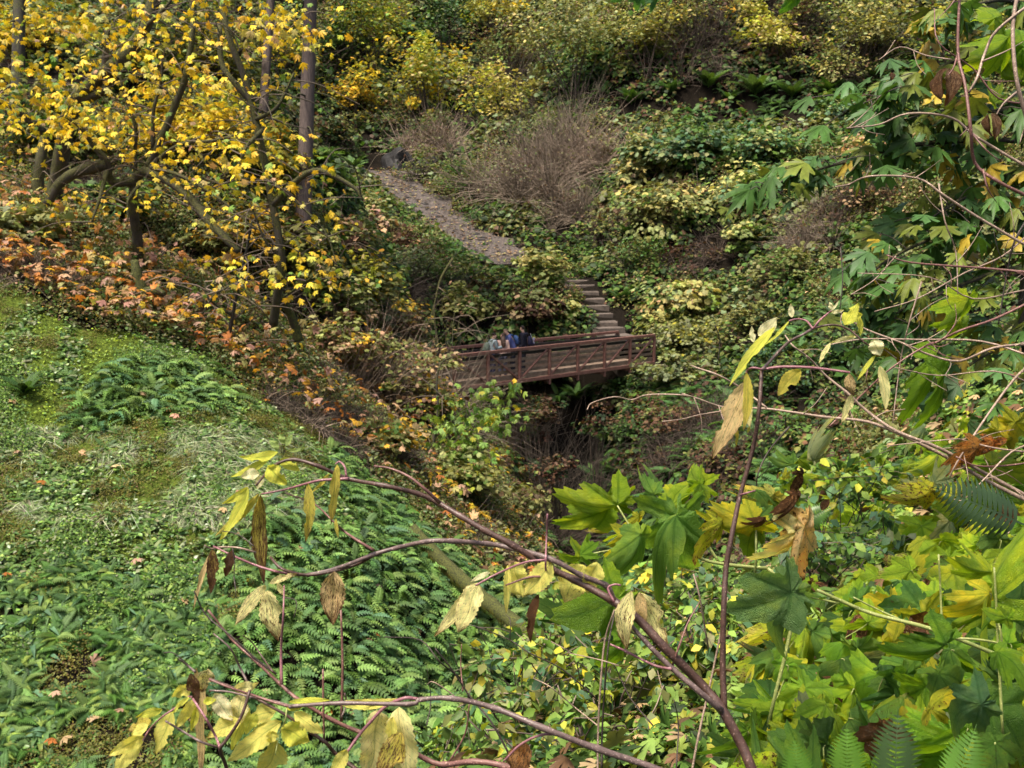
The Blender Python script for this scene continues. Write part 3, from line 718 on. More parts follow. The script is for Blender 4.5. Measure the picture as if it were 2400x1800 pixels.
for i, p in enumerate(front):
    o = bpy.data.objects.new('fern', fm[i % 5]); COL.objects.link(o); o.location = tuple(p)
    nn = normal(p[0], p[1]); q = Vector((*(nn * .8 + np.array([0, 0, .6])),)).to_track_quat('Z', 'Y'); o.rotation_mode = 'QUATERNION'
    o.rotation_quaternion = q @ Vector((0, 0, 1)).rotation_difference(Vector((0, 0, 1))) 
    s = rng.uniform(.75, 1.25); o.scale = (s, s, s)
    fx, fy, fd = proj(p)
    where = ('in the patch below the orange litter' if fy < 1010 and fx < 620 else 'on the upper bank edge by the mossy log' if fx > 780 and fy < 1330 else 'above the crossing elder canes' if fy < 1300 else 'left of the mossy log foot' if fx > 850 and fy < 1520 else
             'low in the shade at bottom centre' if fx > 760 and fy >= 1520 else 'between the two elder branches' if fy < 1560 else 'behind the lowest yellow elder leaves')
    tag(o, 'green fern tuft of arching fronds ' + where, 'fern', 'ferns packed on the green bank')
# mass: several fronds at each remaining spot
k = 5; PP = np.repeat(rest, k, 0); n = len(PP); nn = normal(PP[:, 0], PP[:, 1])
az = rng.uniform(0, 2 * math.pi, n); y = np.stack([np.cos(az), np.sin(az), rng.uniform(-.6, .2, n)], -1) + nn * .9 + np.array([.25, -.2, -.25])
PP = PP + rng.normal(0, .05, (n, 3)) + nn * .03
me = scatter_mesh('fern_fronds', *T_frond(8, .17, 1.1), PP, frames(y, nn + [0, 0, .8] + rng.normal(0, .2, (n, 3))), rng.uniform(.30, .56, n), pick(dict(FE=5, FL=4, GR=2, GB=1.5), n))
tag(link('fern_fronds', me, M_FOL), 'dense mass of small arching fern fronds on the bank', None, None, 'stuff')

def sword_fern(label, px, py, size, nf=16, pal=dict(FE=4, GR=3, GD=2), group=None, d=None, name='sword_fern', droop=.5):
    P, dd = hit(px, py); p = P[0] if d is None else W(px, py, d)
    az = np.arange(nf) * 2 * math.pi / nf + rng.normal(0, .25, nf)
    y = np.stack([np.cos(az), np.sin(az), rng.uniform(.15, 1.0, nf) + .2], -1)
    nn = normal(p[0], p[1]); y = y + nn * .5
    root = empty(name, p, label, 'fern', group)
    cols = pick(pal, nf); L = rng.uniform(.75, 1.15, nf) * size; R = frames(y, np.tile([0, 0, 1.0], (nf, 1)) + nn * .3)
    for i in range(nf):
        me = scatter_mesh('frond', *TM['frond_big'], p[None], R[i:i + 1], L[i:i + 1], cols[i:i + 1])
        link('frond', me, M_FOL, root)
    return root
# ---------------------------------------------------------------- trail, steps, rocks, creek
def ribbon(name, pts, half, mat, lift=.05, n=8, cross=5):
    C_ = smooth_path(pts, n); T = nrm(np.gradient(C_, axis=0)); S = np.stack([T[:, 1], -T[:, 0], np.zeros(len(T))], -1); S = nrm(S)
    hw = half * (1 + .18 * np.sin(np.arange(len(C_)) * 1.3))[:, None]
    rows = []
    for k in np.linspace(-1, 1, cross):
        q = C_ + S * hw * k; q = q.copy(); q[:, 2] = Z(q[:, 0], q[:, 1]) + lift - .05 * abs(k); rows.append(q)
    V = np.stack(rows, 1); m, c = V.shape[:2]; Fc = [(i * c + j, i * c + j + 1, (i + 1) * c + j + 1, (i + 1) * c + j) for i in range(m - 1) for j in range(c - 1)]
    b = MB(); b.add(V.reshape(-1, 3), Fc); return b.build(name, mat)
tp = hit([1205, 1160, 1080, 1000, 940, 925, 915], [622, 600, 546, 492, 445, 418, 402])[0]
tag(ribbon('path', tp, 1.75, M_PATH, .14), 'muddy trail climbing from the steps to the upper left', None, None, 'structure')
tp2 = hit([1620, 1700, 1760, 1830, 1900, 1990], [312, 309, 305, 300, 297, 290])[0]
tag(ribbon('path', tp2, .95, M_PATH, .12), 'short stretch of upper trail below the dark fern bank', None, None, 'structure')
# trail stones
def rock_mesh(k, flat=.6, sub=3):
    bm = bmesh.new(); bmesh.ops.create_icosphere(bm, subdivisions=sub, radius=1)
    r = np.random.default_rng(k); ax = r.normal(0, 1, (6, 3))
    for v in bm.verts:
        p = np.array(v.co); s = 1 + .16 * np.sin(p @ ax[0] * 2.1) + .12 * np.sin(p @ ax[1] * 3.7 + 1)
        for q in ax[2:5]:
            q = q / np.linalg.norm(q); dd = p @ q
            if dd > .62: p = p - q * (dd - .62) * .9
        v.co = p * s * [1, .8, flat]
    me = bpy.data.meshes.new('rock'); bm.to_mesh(me); bm.free(); me.materials.append(M_ROCK); return me
RM = [rock_mesh(i, .6, 2) for i in range(4)]
b = MB(); cpt = smooth_path(tp, 14)
for i in range(260):
    p = cpt[rng.integers(0, len(cpt))] + np.array([rng.normal(0, .5), rng.normal(0, .45), 0]); p[2] = Z(p[0], p[1]) + .09
    s = rng.uniform(.04, .2); v = np.array([x.co for x in RM[i % 4].vertices]) * s * [1.2, 1, .6] + p
    b.add(v, [tuple(f.vertices) for f in RM[i % 4].polygons], (1, 1, 1))
o = b.build('trail_stones', M_ROCK); tag(o, 'loose dark stones and mud lumps on the trail', None, None, 'stuff')
for (px, py, d, s, lab) in [(995, 414, None, 1.0, 'pale flat stone slab beside the top of the trail')]:
    P, dd = hit(px, py + 12); o = link('stone_slab', rock_mesh(9, .16), None); o.data.materials.clear(); o.data.materials.append(M_SLAB)
    o.location = (P[0][0], P[0][1], P[0][2] + .45); o.scale = (.62, .4, .7); tag(o, lab, 'rock')
for (px, py, s, lab) in [(935, 395, 1.5, 'black wet rock face at the top end of the trail'), (1010, 400, 1.3, 'dark rock outcrop behind the pale stone slab'), (1400, 1190, .8, 'dark boulder in the bottom of the gully'), (1640, 1300, .6, 'dark wet boulder beside the creek below the thimbleberry leaves')]:
    P, dd = hit(px, py); o = link('boulder', rock_mesh(int(px) % 50, .8), None); o.location = tuple(P[0]); o.scale = (s, s * .9, s * .9); o.rotation_euler = (0, 0, px); tag(o, lab, 'rock')

# steps up from the right end of the bridge
st_px = [(1456, 786), (1432, 768), (1412, 753), (1404, 738), (1392, 723), (1383, 709), (1371, 695), (1360, 682), (1350, 670), (1340, 659)]
st_d = np.linspace(43.6, 49.6, len(st_px))
root = empty('stone_steps', W(1456, 790, 43.6), 'flight of worn grey-brown steps climbing left from the bridge end', 'steps')
pr = None
for i, ((px, py), d) in enumerate(zip(st_px, st_d)):
    p = W(px, py, d); nx = W(*st_px[min(i + 1, len(st_px) - 1)], st_d[min(i + 1, len(st_px) - 1)]); 
    if i < len(st_px) - 1: dr = nx - p; dr[2] = 0; dr = dr / np.linalg.norm(dr)
    p = p.copy(); p[2] = max(p[2], float(Z(p[0], p[1])) + .12, -99 if pr is None else pr + .13); pr = p[2]
    ax = np.array([dr[1], -dr[0], 0]); az = np.array([0, 0, 1.0]); yaw = rng.normal(0, .05); ax = nrm(ax + dr * yaw); dd = np.cross(az, ax)
    m = MB(); v, f = bevel_box(p + dr * .36 - az * .30, ax, dd, az, .68 * rng.uniform(.93, 1.05), .44, .30, .035)
    v = v + rng.normal(0, .014, v.shape); m.add(v, f); m.build('step', M_STEP, root, smooth=False)

# ---------------------------------------------------------------- footbridge
def B(s, t, h): return BC + BX * s + BY * t + BZ * h
HL = PAN * NP_
br = empty('footbridge', B(0, BW / 2, 0), 'rust brown steel truss footbridge with board rails across the gully', 'bridge')
def beam(name, a, b_, wy, wz, mat, up=BZ, bev=.008, par=br):
    a = np.asarray(a); b_ = np.asarray(b_); ax = nrm(b_ - a); side = nrm(np.cross(up, ax)); u = np.cross(ax, side)
    m = MB(); v, f = bevel_box((a + b_) / 2, ax, side, u, np.linalg.norm(b_ - a) / 2, wy / 2, wz / 2, bev); m.add(v, f)
    return m.build(name, mat, par, smooth=False)
M_RUB = mat_simple('dark_rail_wood', (.012, .010, .009), (.035, .028, .024), 7, .8, .2)
for t in (0, BW):
    inn = 1 if t == 0 else -1
    beam('top_chord', B(-HL, t, BH), B(HL, t, BH), .11, .11, M_STEEL)
    beam('bottom_chord', B(-HL, t, 0), B(HL, t, 0), .11, .13, M_STEEL)
    for k in range(-NP_, NP_ + 1):
        beam('post', B(k * PAN, t, .066), B(k * PAN, t, BH - .056), .10, .10, M_STEEL, BX)
        if t == 0: beam('hanger', B(k * PAN, t, -.067), B(k * PAN, t, -.26), .09, .09, M_STEEL, BX)
    for k in range(-NP_, NP_):
        lo, hi = (k, k + 1) if k >= 0 else (k + 1, k)
        s = 1 if hi > lo else -1
        beam('diagonal', B(lo * PAN + s * .06, t, .08), B(hi * PAN - s * .06, t, BH - .065), .065, .065, M_STEEL, BY)
    yy = t + inn * .085
    for h, w, mt in ((.16, .16, M_PLANK), (.37, .11, M_PLANK), (.575, .11, M_PLANK), (.78, .11, M_PLANK), (.985, .11, M_RUB)):
        for q in range(5):
            s0 = -HL + q * 2 * PAN + .012; s1 = s0 + 2 * PAN - .024
            beam('rail_board', B(s0, yy, h + rng.normal(0, .006)), B(s1, yy, h + rng.normal(0, .006)), .035, w, mt)
for k in range(-NP_, NP_ + 1): beam('floor_beam', B(k * PAN, .06, -.13), B(k * PAN, BW - .06, -.13), .10, .12, M_STEEL)
npk = int(2 * HL / .15)
for i in range(npk):
    s = -HL + (i + .5) * 2 * HL / npk
    beam('deck_plank', B(s, .14, .03 + rng.normal(0, .004)), B(s, BW - .14, .03 + rng.normal(0, .004)), 2 * HL / npk - .012, .05, M_PLANK)
# stone-filled abutments the bridge ends rest on
for s, lab in ((-HL - .5, 'low timber abutment under the hidden left end of the footbridge'), (HL + .35, 'low timber abutment where the footbridge meets the steps')):
    m = MB(); v, f = bevel_box(B(s, BW / 2, -.62), BX, BY, BZ, .55, BW / 2 + .25, .45, .04); m.add(v, f); tag(m.build('abutment', M_STEP, None, smooth=False), lab, 'abutment')

# ---------------------------------------------------------------- people on the bridge
def cloth(name, c, rough=.85):
    return mat_simple(name, tuple(x * .75 for x in c), tuple(min(1, x * 1.25) for x in c), 18, rough, .3, .25)
M_SKIN = mat_simple('skin', (.42, .25, .18), (.50, .31, .23), 10, .55, .05)
def skin_mesh(name, verts, edges, radii, levels=2, root=0):
    me = bpy.data.meshes.new(name); me.from_pydata([tuple(v) for v in verts], edges, []); o = bpy.data.objects.new(name, me); COL.objects.link(o)
    sk = o.modifiers.new('skin', 'SKIN'); sk.use_smooth_shade = True
    for i, r in enumerate(radii):
        r = (r, r) if np.isscalar(r) else r; me.skin_vertices[0].data[i].radius = r
    me.skin_vertices[0].data[root].use_root = True
    ss = o.modifiers.new('sub', 'SUBSURF'); ss.levels = levels; ss.render_levels = levels
    dg = bpy.context.evaluated_depsgraph_get(); ev = o.evaluated_get(dg); m2 = bpy.data.meshes.new_from_object(ev); m2.name = name
    bpy.data.objects.remove(o); bpy.data.meshes.remove(me)
    m2.polygons.foreach_set('use_smooth', np.ones(len(m2.polygons), bool)); return m2
def person(label, foot, heading, jacket, trouser, hair, lean=.1, headturn=0.0, headtilt=0.0, arms=((-.28, .1, 1.0), (.28, .1, 1.0)), hgt=1.72, longhair=False, hoodc=None, shoe=(.03, .03, .035), hat=None):
    """heading: world direction the person faces (2-D); local +Y is forward"""
    k = hgt / 1.75; hd = nrm(np.array([heading[0], heading[1], 0.0])); rt = np.array([hd[1], -hd[0], 0])
    root = empty('person', foot, label, 'person')
    def L(x, y, z): return (np.asarray(foot) + (rt * x + hd * y + np.array([0, 0, 1.0]) * z) * k)
    cl, sl = math.cos(lean), math.sin(lean)
    def Tq(x, y, z):  # torso space: leans about the hips
        zz = z - .95; return L(x, y * cl + zz * sl, .95 + zz * cl - y * sl)
    ct, st = math.cos(headturn), math.sin(headturn); 
    def Hq(x, y, z):
        x2, y2 = x * ct + y * st, -x * st + y * ct; return Tq(x2, y2 + .02 + (z - 1.55) * math.sin(headtilt), z)
    sh = [Tq(-.19, 0, 1.43), Tq(.19, 0, 1.43)]; hands = [Tq(*q) for q in arms]
    elb = []
    for s, h in zip(sh, hands):
        m = (s + h) / 2; dv = h - s; L0 = np.linalg.norm(dv); ex = math.sqrt(max(.0, (.30 * k) ** 2 - (L0 / 2) ** 2))
        elb.append(m - hd * ex * .6 - np.array([0, 0, 1]) * ex * .8)
    hip = [L(-.09, 0, .90), L(.09, 0, .90)]; kn = [L(-.10, .03, .49), L(.10, .05, .49)]; an = [L(-.11, 0, .09), L(.11, .02, .09)]; toe = [L(-.13, .15, .035), L(.13, .17, .035)]
    V = [L(0, 0, .95), Tq(0, 0, 1.15), Tq(0, .0, 1.36), Tq(0, .0, 1.49), Hq(0, 0, 1.56), Hq(0, .0, 1.64), Hq(0, -.005, 1.715), Hq(0, .105, 1.62)]
    R = [(.15, .11), (.135, .10), (.17, .105), .055, .062, (.078, .092), .066, .018]
    E = [(0, 1), (1, 2), (2, 3), (3, 4), (4, 5), (5, 6), (5, 7)]
    for i in (0, 1):
        n = len(V); V += [sh[i], elb[i], hands[i], hands[i] + nrm(hands[i] - elb[i]) * .09]; R += [.058, .042, .030, .022]; E += [(2, n), (n, n + 1), (n + 1, n + 2), (n + 2, n + 3)]
        n = len(V); V += [hip[i], kn[i], an[i], toe[i]]; R += [.085, .058, .040, .035]; E += [(0, n), (n, n + 1), (n + 1, n + 2), (n + 2, n + 3)]
    link('body', skin_mesh('body', V, E, R), M_SKIN, root)
    # jacket
    jv = [Tq(0, 0, .86), Tq(0, 0, 1.0), Tq(0, 0, 1.18), Tq(0, 0, 1.37), Tq(0, -.005, 1.48), Tq(0, -.01, 1.525)]; jr = [(.185, .145), (.185, .14), (.175, .135), (.20, .135), .075, .068]
    je = [(0, 1), (1, 2), (2, 3), (3, 4), (4, 5)]
    for i in (0, 1):
        n = len(jv); jv += [sh[i], elb[i], elb[i] + (hands[i] - elb[i]) * .86]; jr += [.078, .062, .052]; je += [(3, n), (n, n + 1), (n + 1, n + 2)]
    link('jacket', skin_mesh('jacket', jv, je, jr), cloth('jacket_cloth', jacket), root)
    if hoodc is not None:
        link('hood', skin_mesh('hood', [Tq(-.09, -.10, 1.47), Tq(0, -.13, 1.45), Tq(.09, -.10, 1.47)], [(0, 1), (1, 2)], [.05, .065, .05], 1), cloth('hood_cloth', hoodc), root)
    tv = [L(0, 0, .97), hip[0], kn[0], an[0] + [0, 0, .03], hip[1], kn[1], an[1] + [0, 0, .03]]
    link('trousers', skin_mesh('trousers', tv, [(0, 1), (1, 2), (2, 3), (0, 4), (4, 5), (5, 6)], [(.155, .12), .105, .075, .062, .105, .075, .062]), cloth('trouser_cloth', trouser), root)
    for i in (0, 1): link('shoe', skin_mesh('shoe', [an[i] - hd * .05 - [0, 0, .03], toe[i] + [0, 0, .01]], [(0, 1)], [.055, .045], 1), cloth('shoe_leather', shoe, .6), root)
    hv = [Hq(0, -.03, 1.62), Hq(0, -.035, 1.69), Hq(0, .035, 1.745), Hq(-.05, -.02, 1.68), Hq(.05, -.02, 1.68)]
    link('hair', skin_mesh('hair', hv, [(0, 1), (1, 2), (1, 3), (1, 4)], [.075, .090, .050, .058, .058]), cloth('hair_strands', hair, .5), root)
    if longhair: link('long_hair', skin_mesh('long_hair', [Hq(0, -.06, 1.64), Tq(.0, -.12, 1.50), Tq(.01, -.155, 1.34), Tq(.03, -.16, 1.20)], [(0, 1), (1, 2), (2, 3)], [(.085, .06), (.10, .045), (.09, .04), (.05, .025)]), cloth('hair_strands', hair, .5), root)
    if hat is not None: link('cap', skin_mesh('cap', [Hq(0, -.02, 1.70), Hq(0, .02, 1.755), Hq(0, .13, 1.70)], [(0, 1), (1, 2)], [.097, .075, (.06, .012)]), cloth('cap_cloth', hat), root)
    return Tq
def backpack(label, Tq, col, emblem=None, s=1.0, off=0.0, trim=None):
    root = empty('backpack', Tq(off, -.25, 1.2), label, 'backpack')
    link('pack_body', skin_mesh('pack_body', [Tq(off, -.235, .98), Tq(off, -.25, 1.18), Tq(off, -.215, 1.40)], [(0, 1), (1, 2)], [(.155 * s, .11 * s), (.165 * s, .12 * s), (.12 * s, .075 * s)]), cloth('pack_cloth', col), root)
    link('front_pocket', skin_mesh('front_pocket', [Tq(off, -.35 * s, 1.0), Tq(off, -.355 * s, 1.14)], [(0, 1)], [(.11 * s, .045), (.10 * s, .04)]), cloth('pack_cloth', tuple(x * .8 for x in col)), root)
    for x in (-.11, .11):
        b = MB(); v, f = tube(smooth_path([Tq(x, -.16, 1.42), Tq(x, .02, 1.50), Tq(x, .15, 1.36), Tq(x * 1.2, .10, 1.08), Tq(x * 1.1, -.12, 1.0)], 3), .022, 6); b.add(v, f); b.build('strap', cloth('strap_cloth', tuple(x * .7 for x in col)), root)
    if trim is not None:
        b = MB(); v, f = tube(smooth_path([Tq(.06 + .10, -.29, 1.00), Tq(.06 + .115, -.31, 1.15), Tq(.05 + .07, -.27, 1.34), Tq(.0, -.26, 1.455)], 3), .009, 5); b.add(v, f); b.build('piping', cloth('piping_cord', trim), root)
    if emblem is not None:
        for (x0, x1, z0, z1) in emblem:
            m = MB(); q = [(x0 + .035, z0), (x1 - .035, z0), (x1, z1), (x0, z1)]
            m.add([Tq(x, -.388 - .012 * (z0 > 1.1) * 0, z) for x, z in q] + [Tq(x, -.372, z) for x, z in q], [(0, 1, 2, 3), (7, 6, 5, 4), (0, 4, 5, 1), (1, 5, 6, 2), (2, 6, 7, 3), (3, 7, 4, 0)])
            m.build('emblem', M_EMB, root, smooth=False)
M_EMB = mat_simple('printed_emblem', (.55, .48, .75), (.70, .64, .88), 20, .6, 0)
def onbridge(px, t):
    """deck point seen in photograph column px, t metres in from the near truss"""
    for s in np.arange(-8, 8, .02):
        p = B(s, t, .06)
        if proj(p)[0] >= px: return p
left = -BX; cam_dir = np.array([0, -1.0])
t1 = person('person in black hoodie with dark short hair, back to the steps, rightmost on the bridge', onbridge(1228, .95), (-.93, .25), (.012, .012, .022), (.02, .022, .03), (.025, .016, .012), .05, .25, .1, ((-.24, .18, .98), (.24, .18, .98)), 1.80, hoodc=(.012, .012, .022))
backpack('navy black backpack with pale purple emblem and white piping on the rightmost person', t1, (.013, .013, .035), [(-.085, .085, 1.21, 1.315), (-.05, .05, 1.10, 1.17)], 1.0, 0, (.7, .7, .75))
t2 = person('person in blue jacket leaning forward over the group, light sandy hair', onbridge(1203, 1.25), (-.95, -.2), (.09, .11, .28), (.015, .017, .028), (.30, .21, .14), .38, 0, .2, ((-.12, .42, 1.12), (.16, .40, 1.10)), 1.76)
backpack('blue backpack worn by the person leaning forward', t2, (.05, .10, .24), None, 1.05)
t3 = person('person in dusty pink coat with long brown hair, seen from behind at the rail', onbridge(1178, .55), (-.15, .95), (.46, .31, .26), (.12, .12, .17), (.055, .03, .02), .08, -.5, .1, ((-.22, .2, 1.02), (.28, .06, .92)), 1.64, True)
t4 = person('person in grey jacket with dark hair, leftmost of the group, face turned right', onbridge(1152, .75), (.85, .45), (.28, .35, .37), (.03, .03, .07), (.03, .018, .014), .12, .15, .15, ((-.12, .40, 1.20), (.14, .42, 1.28)), 1.68)
backpack('grey-green backpack worn by the leftmost person on the bridge', t4, (.11, .14, .11), None, 1.05)
# ---------------------------------------------------------------- shrubs and small trees of the far slope
S = shrub
G_YEL = dict(YL=5, YP=2, GL=2, OL=1)
# top row
S('lime yellow leafy maple just right of the tall fir trunk', 870, 60, 110, 145, dict(YL=4, GL=3, OL=3, YO=1.2), .16, 1500, 'maple', 22, cat='tree', name='small_maple', push=-.6)
S('orange-tinged maple sprays beside the fir trunk above the dark hollow', 830, 230, 80, 90, dict(YO=2, Y=2, OL=2, YL=2), .16, 800, 'maple', 14, cat='tree', name='small_maple')
S('bright yellow vine maple in the upper middle', 1000, 175, 88, 117, dict(YL=5, YP=2, Y=2, GL=2), .16, 1500, 'maple', 22, cat='tree', name='vine_maple', push=-.6)
S('dark evergreen bush at the top behind the bright yellow maple', 1040, 50, 70, 89, dict(GD=4, GB=2, FE=1), .15, 800, 'oval', 14, push=-.6)
S('yellow maple at the top edge right of the evergreen bush', 1160, 25, 75, 61, dict(YL=4, YP=3, Y=1), .15, 700, 'maple', 12, cat='tree', name='vine_maple', push=-.6)
S('pale yellow vine maple with pinkish tips above the brown thicket', 1180, 250, 95, 105, dict(YL=4, YP=5, OP=1.5, TN=1.2, GL=1), .15, 1300, 'maple', 22, cat='tree', name='vine_maple', droop=(0, .5))
S('brownish olive bush between the two yellow vine maples', 1190, 130, 95, 84, dict(OL=4, BR=3, OP=2, BRD=1), .12, 900, 'round', 16, 150, push=-.6)
S('large pale olive leaved bush at the top centre', 1350, 90, 140, 117, dict(OP=5, OL=3, GY=3, YP=1.5, BR=.6), .13, 2000, 'round', 30, push=-.6)
S('yellow-olive bush at the top right of the big pale bush', 1520, 100, 95, 106, dict(OP=3, OL=3, YP=2, YL=1, BR=.8), .13, 1300, 'round', 22, push=-.6)
S('brown half bare bush in shadow at the top right of centre', 1640, 50, 80, 89, dict(BR=3, OL=3, BRD=2, OP=1), .11, 700, 'round', 14, 200, push=-.6)
S('yellow sprays of maple hanging over the dark fern bank', 1800, 110, 100, 69, dict(YP=4, YL=4, OP=1.5, TN=1), .15, 950, 'maple', 16, cat='tree', name='vine_maple', droop=(0, .4), flat=.35, push=-.6)
S('small yellow maple tuft at the top edge above the hanging sprays', 1760, 35, 48, 56, dict(YP=4, YL=3, YO=.6), .14, 420, 'maple', 9, cat='tree', name='vine_maple', push=-.6)
S('brown and olive bush at the top edge right of the yellow tuft', 1880, 30, 75, 67, dict(OL=3, BR=3, OP=3), .12, 650, 'round', 12, 90, push=-.6)
S('pale yellow-green bush at the top behind the maple sapling', 2030, 90, 115, 106, dict(OP=4, YP=4, OL=3, YL=1), .13, 1500, 'round', 24, 80, push=-.6)
S('olive yellow bush at the top right corner behind the sapling', 2250, 80, 140, 134, dict(OL=4, OP=3, YL=2, GR=2), .13, 1400, 'round', 20, push=-.6)
S('olive tufted bush overhanging the right end of the dark fern bank', 1960, 165, 85, 56, dict(OL=4, OP=3, BR=2, YP=1), .11, 650, 'round', 12, 60, push=-.6)
# middle
S('big brown thicket of bare canes with sparse olive leaves above the trail', 1250, 415, 195, 125, dict(OL=2.4, BR=5, OP=1.2, BRD=2, GY=1), .075, 1500, 'round', 40, 1500, 'TW', shell=.2)
S('olive crest of small leaves on top of the brown thicket', 1330, 300, 110, 60, dict(OL=4, OP=3, GY=1, BR=1), .09, 1000, 'round', 20, 160, 'TW')
S('brown bare cane bush at the right end of the thicket', 1400, 360, 90, 90, dict(BR=3, OL=2, OP=2, TN=.6), .09, 500, 'round', 14, 420, 'TW')
S('grey twiggy bush at the left end of the brown thicket', 1010, 330, 80, 75, dict(BR=3, OL=3, GY=1), .09, 420, 'round', 12, 420, 'TW')
S('dark leafy bush under the yellow maple beside the hollow', 930, 290, 75, 50, dict(OL=3, BR=3, GD=4), .11, 750, 'round', 14, 120)
S('brown dead bush low under the thicket, right of the trail', 1330, 500, 90, 60, dict(BR=4, BRD=3, OL=1), .08, 300, 'round', 12, 450, 'TW')
S('green leafy clump of ferns and ivy on the right edge of the trail', 1085, 440, 70, 60, dict(GR=4, GD=3, FE=3, OL=2), .10, 900, 'oval', 18)
S('low green ivy clump further down the trail edge', 1170, 505, 65, 38, dict(GR=4, GD=3, FE=3), .10, 650, 'oval', 14)
S('olive leaved bush above the trail edge ferns', 1000, 400, 65, 45, dict(OL=4, GR=2, OP=1), .09, 550, 'round', 12, 60)
S('large bush of pale blue-green thimble leaves right of the thicket', 1610, 370, 125, 85, dict(GB=5, GY=3, GR=3, OP=2, YP=.4), .17, 1500, 'round2', 30)
S('pale olive thimble leaf bush on the left flank of the blue-green bush', 1500, 400, 75, 90, dict(OP=5, YP=2.5, GY=2, OL=1, BR=.6), .16, 850, 'round2', 18)
S('yellowing leaf bush below the blue-green bush', 1560, 500, 110, 75, dict(OP=4, YP=3, OL=3, BR=1.2, GR=1), .15, 1000, 'round2', 20, 50)
S('green and yellow bush beside the upper trail', 1790, 350, 95, 60, dict(GB=4, GR=3, OP=3, YP=1), .15, 950, 'round2', 18)
S('green thimble leaf bush right of the upper trail opening', 1960, 270, 75, 50, dict(GB=4, GR=3, OP=2), .15, 700, 'round2', 14)
S('peach and yellow leaved bush behind the maple branch', 2070, 360, 120, 65, dict(TN=3, YP=3, OP=3, PK=1.5, YL=1), .12, 1200, 'round', 22)
S('pale green leaf clump right of the blue-green bush', 1760, 460, 95, 75, dict(OP=3, GL=2, GB=2, YP=1.5), .14, 850, 'round2', 16)
S('brown reddish bush behind the maple branch tip', 2020, 470, 110, 70, dict(BR=4, TN=1.5, OL=2, BRD=2), .10, 800, 'round', 18, 200)
S('tangle of bare grey twigs right of centre', 1900, 545, 100, 65, dict(OL=2, BR=2), .08, 160, 'round', 10, 600, 'TW')
S('olive bush hanging below the grey twig tangle', 1840, 640, 95, 70, dict(OL=4, OP=2, GR=2, BR=1), .11, 900, 'round', 18, 80)
S('dark hollow bush with brown roots below the thimble leaf bushes', 1640, 610, 90, 50, dict(BRD=4, BR=3, OL=1), .09, 350, 'round', 12, 260, 'TWD')
S('small yellow leaf bush hanging under the thimble bushes', 1740, 560, 60, 50, dict(OP=4, GL=2, YP=2), .13, 420, 'round2', 10)
S('mossy green bush climbing right of the steps', 1500, 620, 60, 70, dict(GR=3, OL=4, GD=2, FE=2), .10, 900, 'oval', 18, 40)
S('pale yellow-green leaf bush right of the steps', 1610, 715, 105, 60, dict(OP=4, YP=4, GL=2, TN=1, GY=1), .16, 1500, 'round2', 26)
S('olive small leaved bush beside the right end of the bridge', 1620, 800, 110, 55, dict(OL=4, OP=4, GY=2, YL=1), .10, 1500, 'round', 26)
S('yellow tinged leaf spray beside the bridge handrail end', 1540, 770, 50, 36, dict(YP=3, OP=3, GL=1), .13, 380, 'round2', 8)
S('olive bush to the right of the small leaved bush', 1760, 780, 90, 65, dict(OL=4, OP=2, GD=2, BR=1), .10, 1000, 'round', 18, 60)
# gully walls
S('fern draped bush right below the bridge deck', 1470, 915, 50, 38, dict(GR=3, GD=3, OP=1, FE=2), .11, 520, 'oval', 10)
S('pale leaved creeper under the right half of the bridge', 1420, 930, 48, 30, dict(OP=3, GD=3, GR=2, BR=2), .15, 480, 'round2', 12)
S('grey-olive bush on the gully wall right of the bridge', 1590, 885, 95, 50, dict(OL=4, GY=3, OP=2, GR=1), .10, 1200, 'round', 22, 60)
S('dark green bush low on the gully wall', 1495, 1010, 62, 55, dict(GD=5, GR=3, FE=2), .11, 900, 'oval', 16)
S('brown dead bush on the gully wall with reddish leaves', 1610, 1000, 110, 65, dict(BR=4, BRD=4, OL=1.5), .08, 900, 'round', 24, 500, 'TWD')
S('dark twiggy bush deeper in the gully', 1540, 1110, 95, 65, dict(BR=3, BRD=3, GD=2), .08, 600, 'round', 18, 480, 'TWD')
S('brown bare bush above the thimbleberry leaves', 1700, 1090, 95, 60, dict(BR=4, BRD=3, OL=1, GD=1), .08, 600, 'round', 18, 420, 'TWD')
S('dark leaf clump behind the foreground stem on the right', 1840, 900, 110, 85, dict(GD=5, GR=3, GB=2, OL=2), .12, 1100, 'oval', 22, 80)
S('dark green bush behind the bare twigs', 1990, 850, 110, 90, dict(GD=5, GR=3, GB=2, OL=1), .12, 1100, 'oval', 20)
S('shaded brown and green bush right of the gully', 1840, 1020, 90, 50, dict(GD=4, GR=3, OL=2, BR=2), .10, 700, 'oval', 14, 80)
# between the trail and the bridge
S('yellow-olive leaf bush in front of the steps above the red dead canes', 1262, 655, 66, 55, dict(OP=4, YP=3, GL=2, OL=2), .16, 950, 'round2', 20)
S('red-brown dead bush behind the people on the bridge', 1250, 735, 72, 48, dict(BRD=4, BR=4, YP=2, OP=3, TN=1.5), .13, 900, 'round2', 20, 260, 'BR')
S('yellow leafed spray crossing the dead bush at the step side', 1322, 735, 30, 32, dict(OP=4, YP=3, GL=2), .15, 420, 'round2', 10)
S('fine leaved green bush left of the trail bend', 1010, 650, 105, 85, dict(GR=3, OL=4, GY=3, OP=1), .085, 1900, 'round', 32, 60)
S('red-brown dead fern heap left of the trail', 950, 580, 75, 55, dict(BRD=4, BR=5, TN=1, OP=1), .09, 500, 'round', 14, 360, 'BR')
S('pale leafed bush growing over the red-brown heap', 890, 530, 75, 65, dict(OP=4, GY=2, OL=2, TN=2, PK=1), .14, 700, 'round2', 16)
S('green clump beside the muddy trail', 1020, 580, 48, 40, dict(GR=4, GY=3, OP=1), .10, 480, 'round', 10)
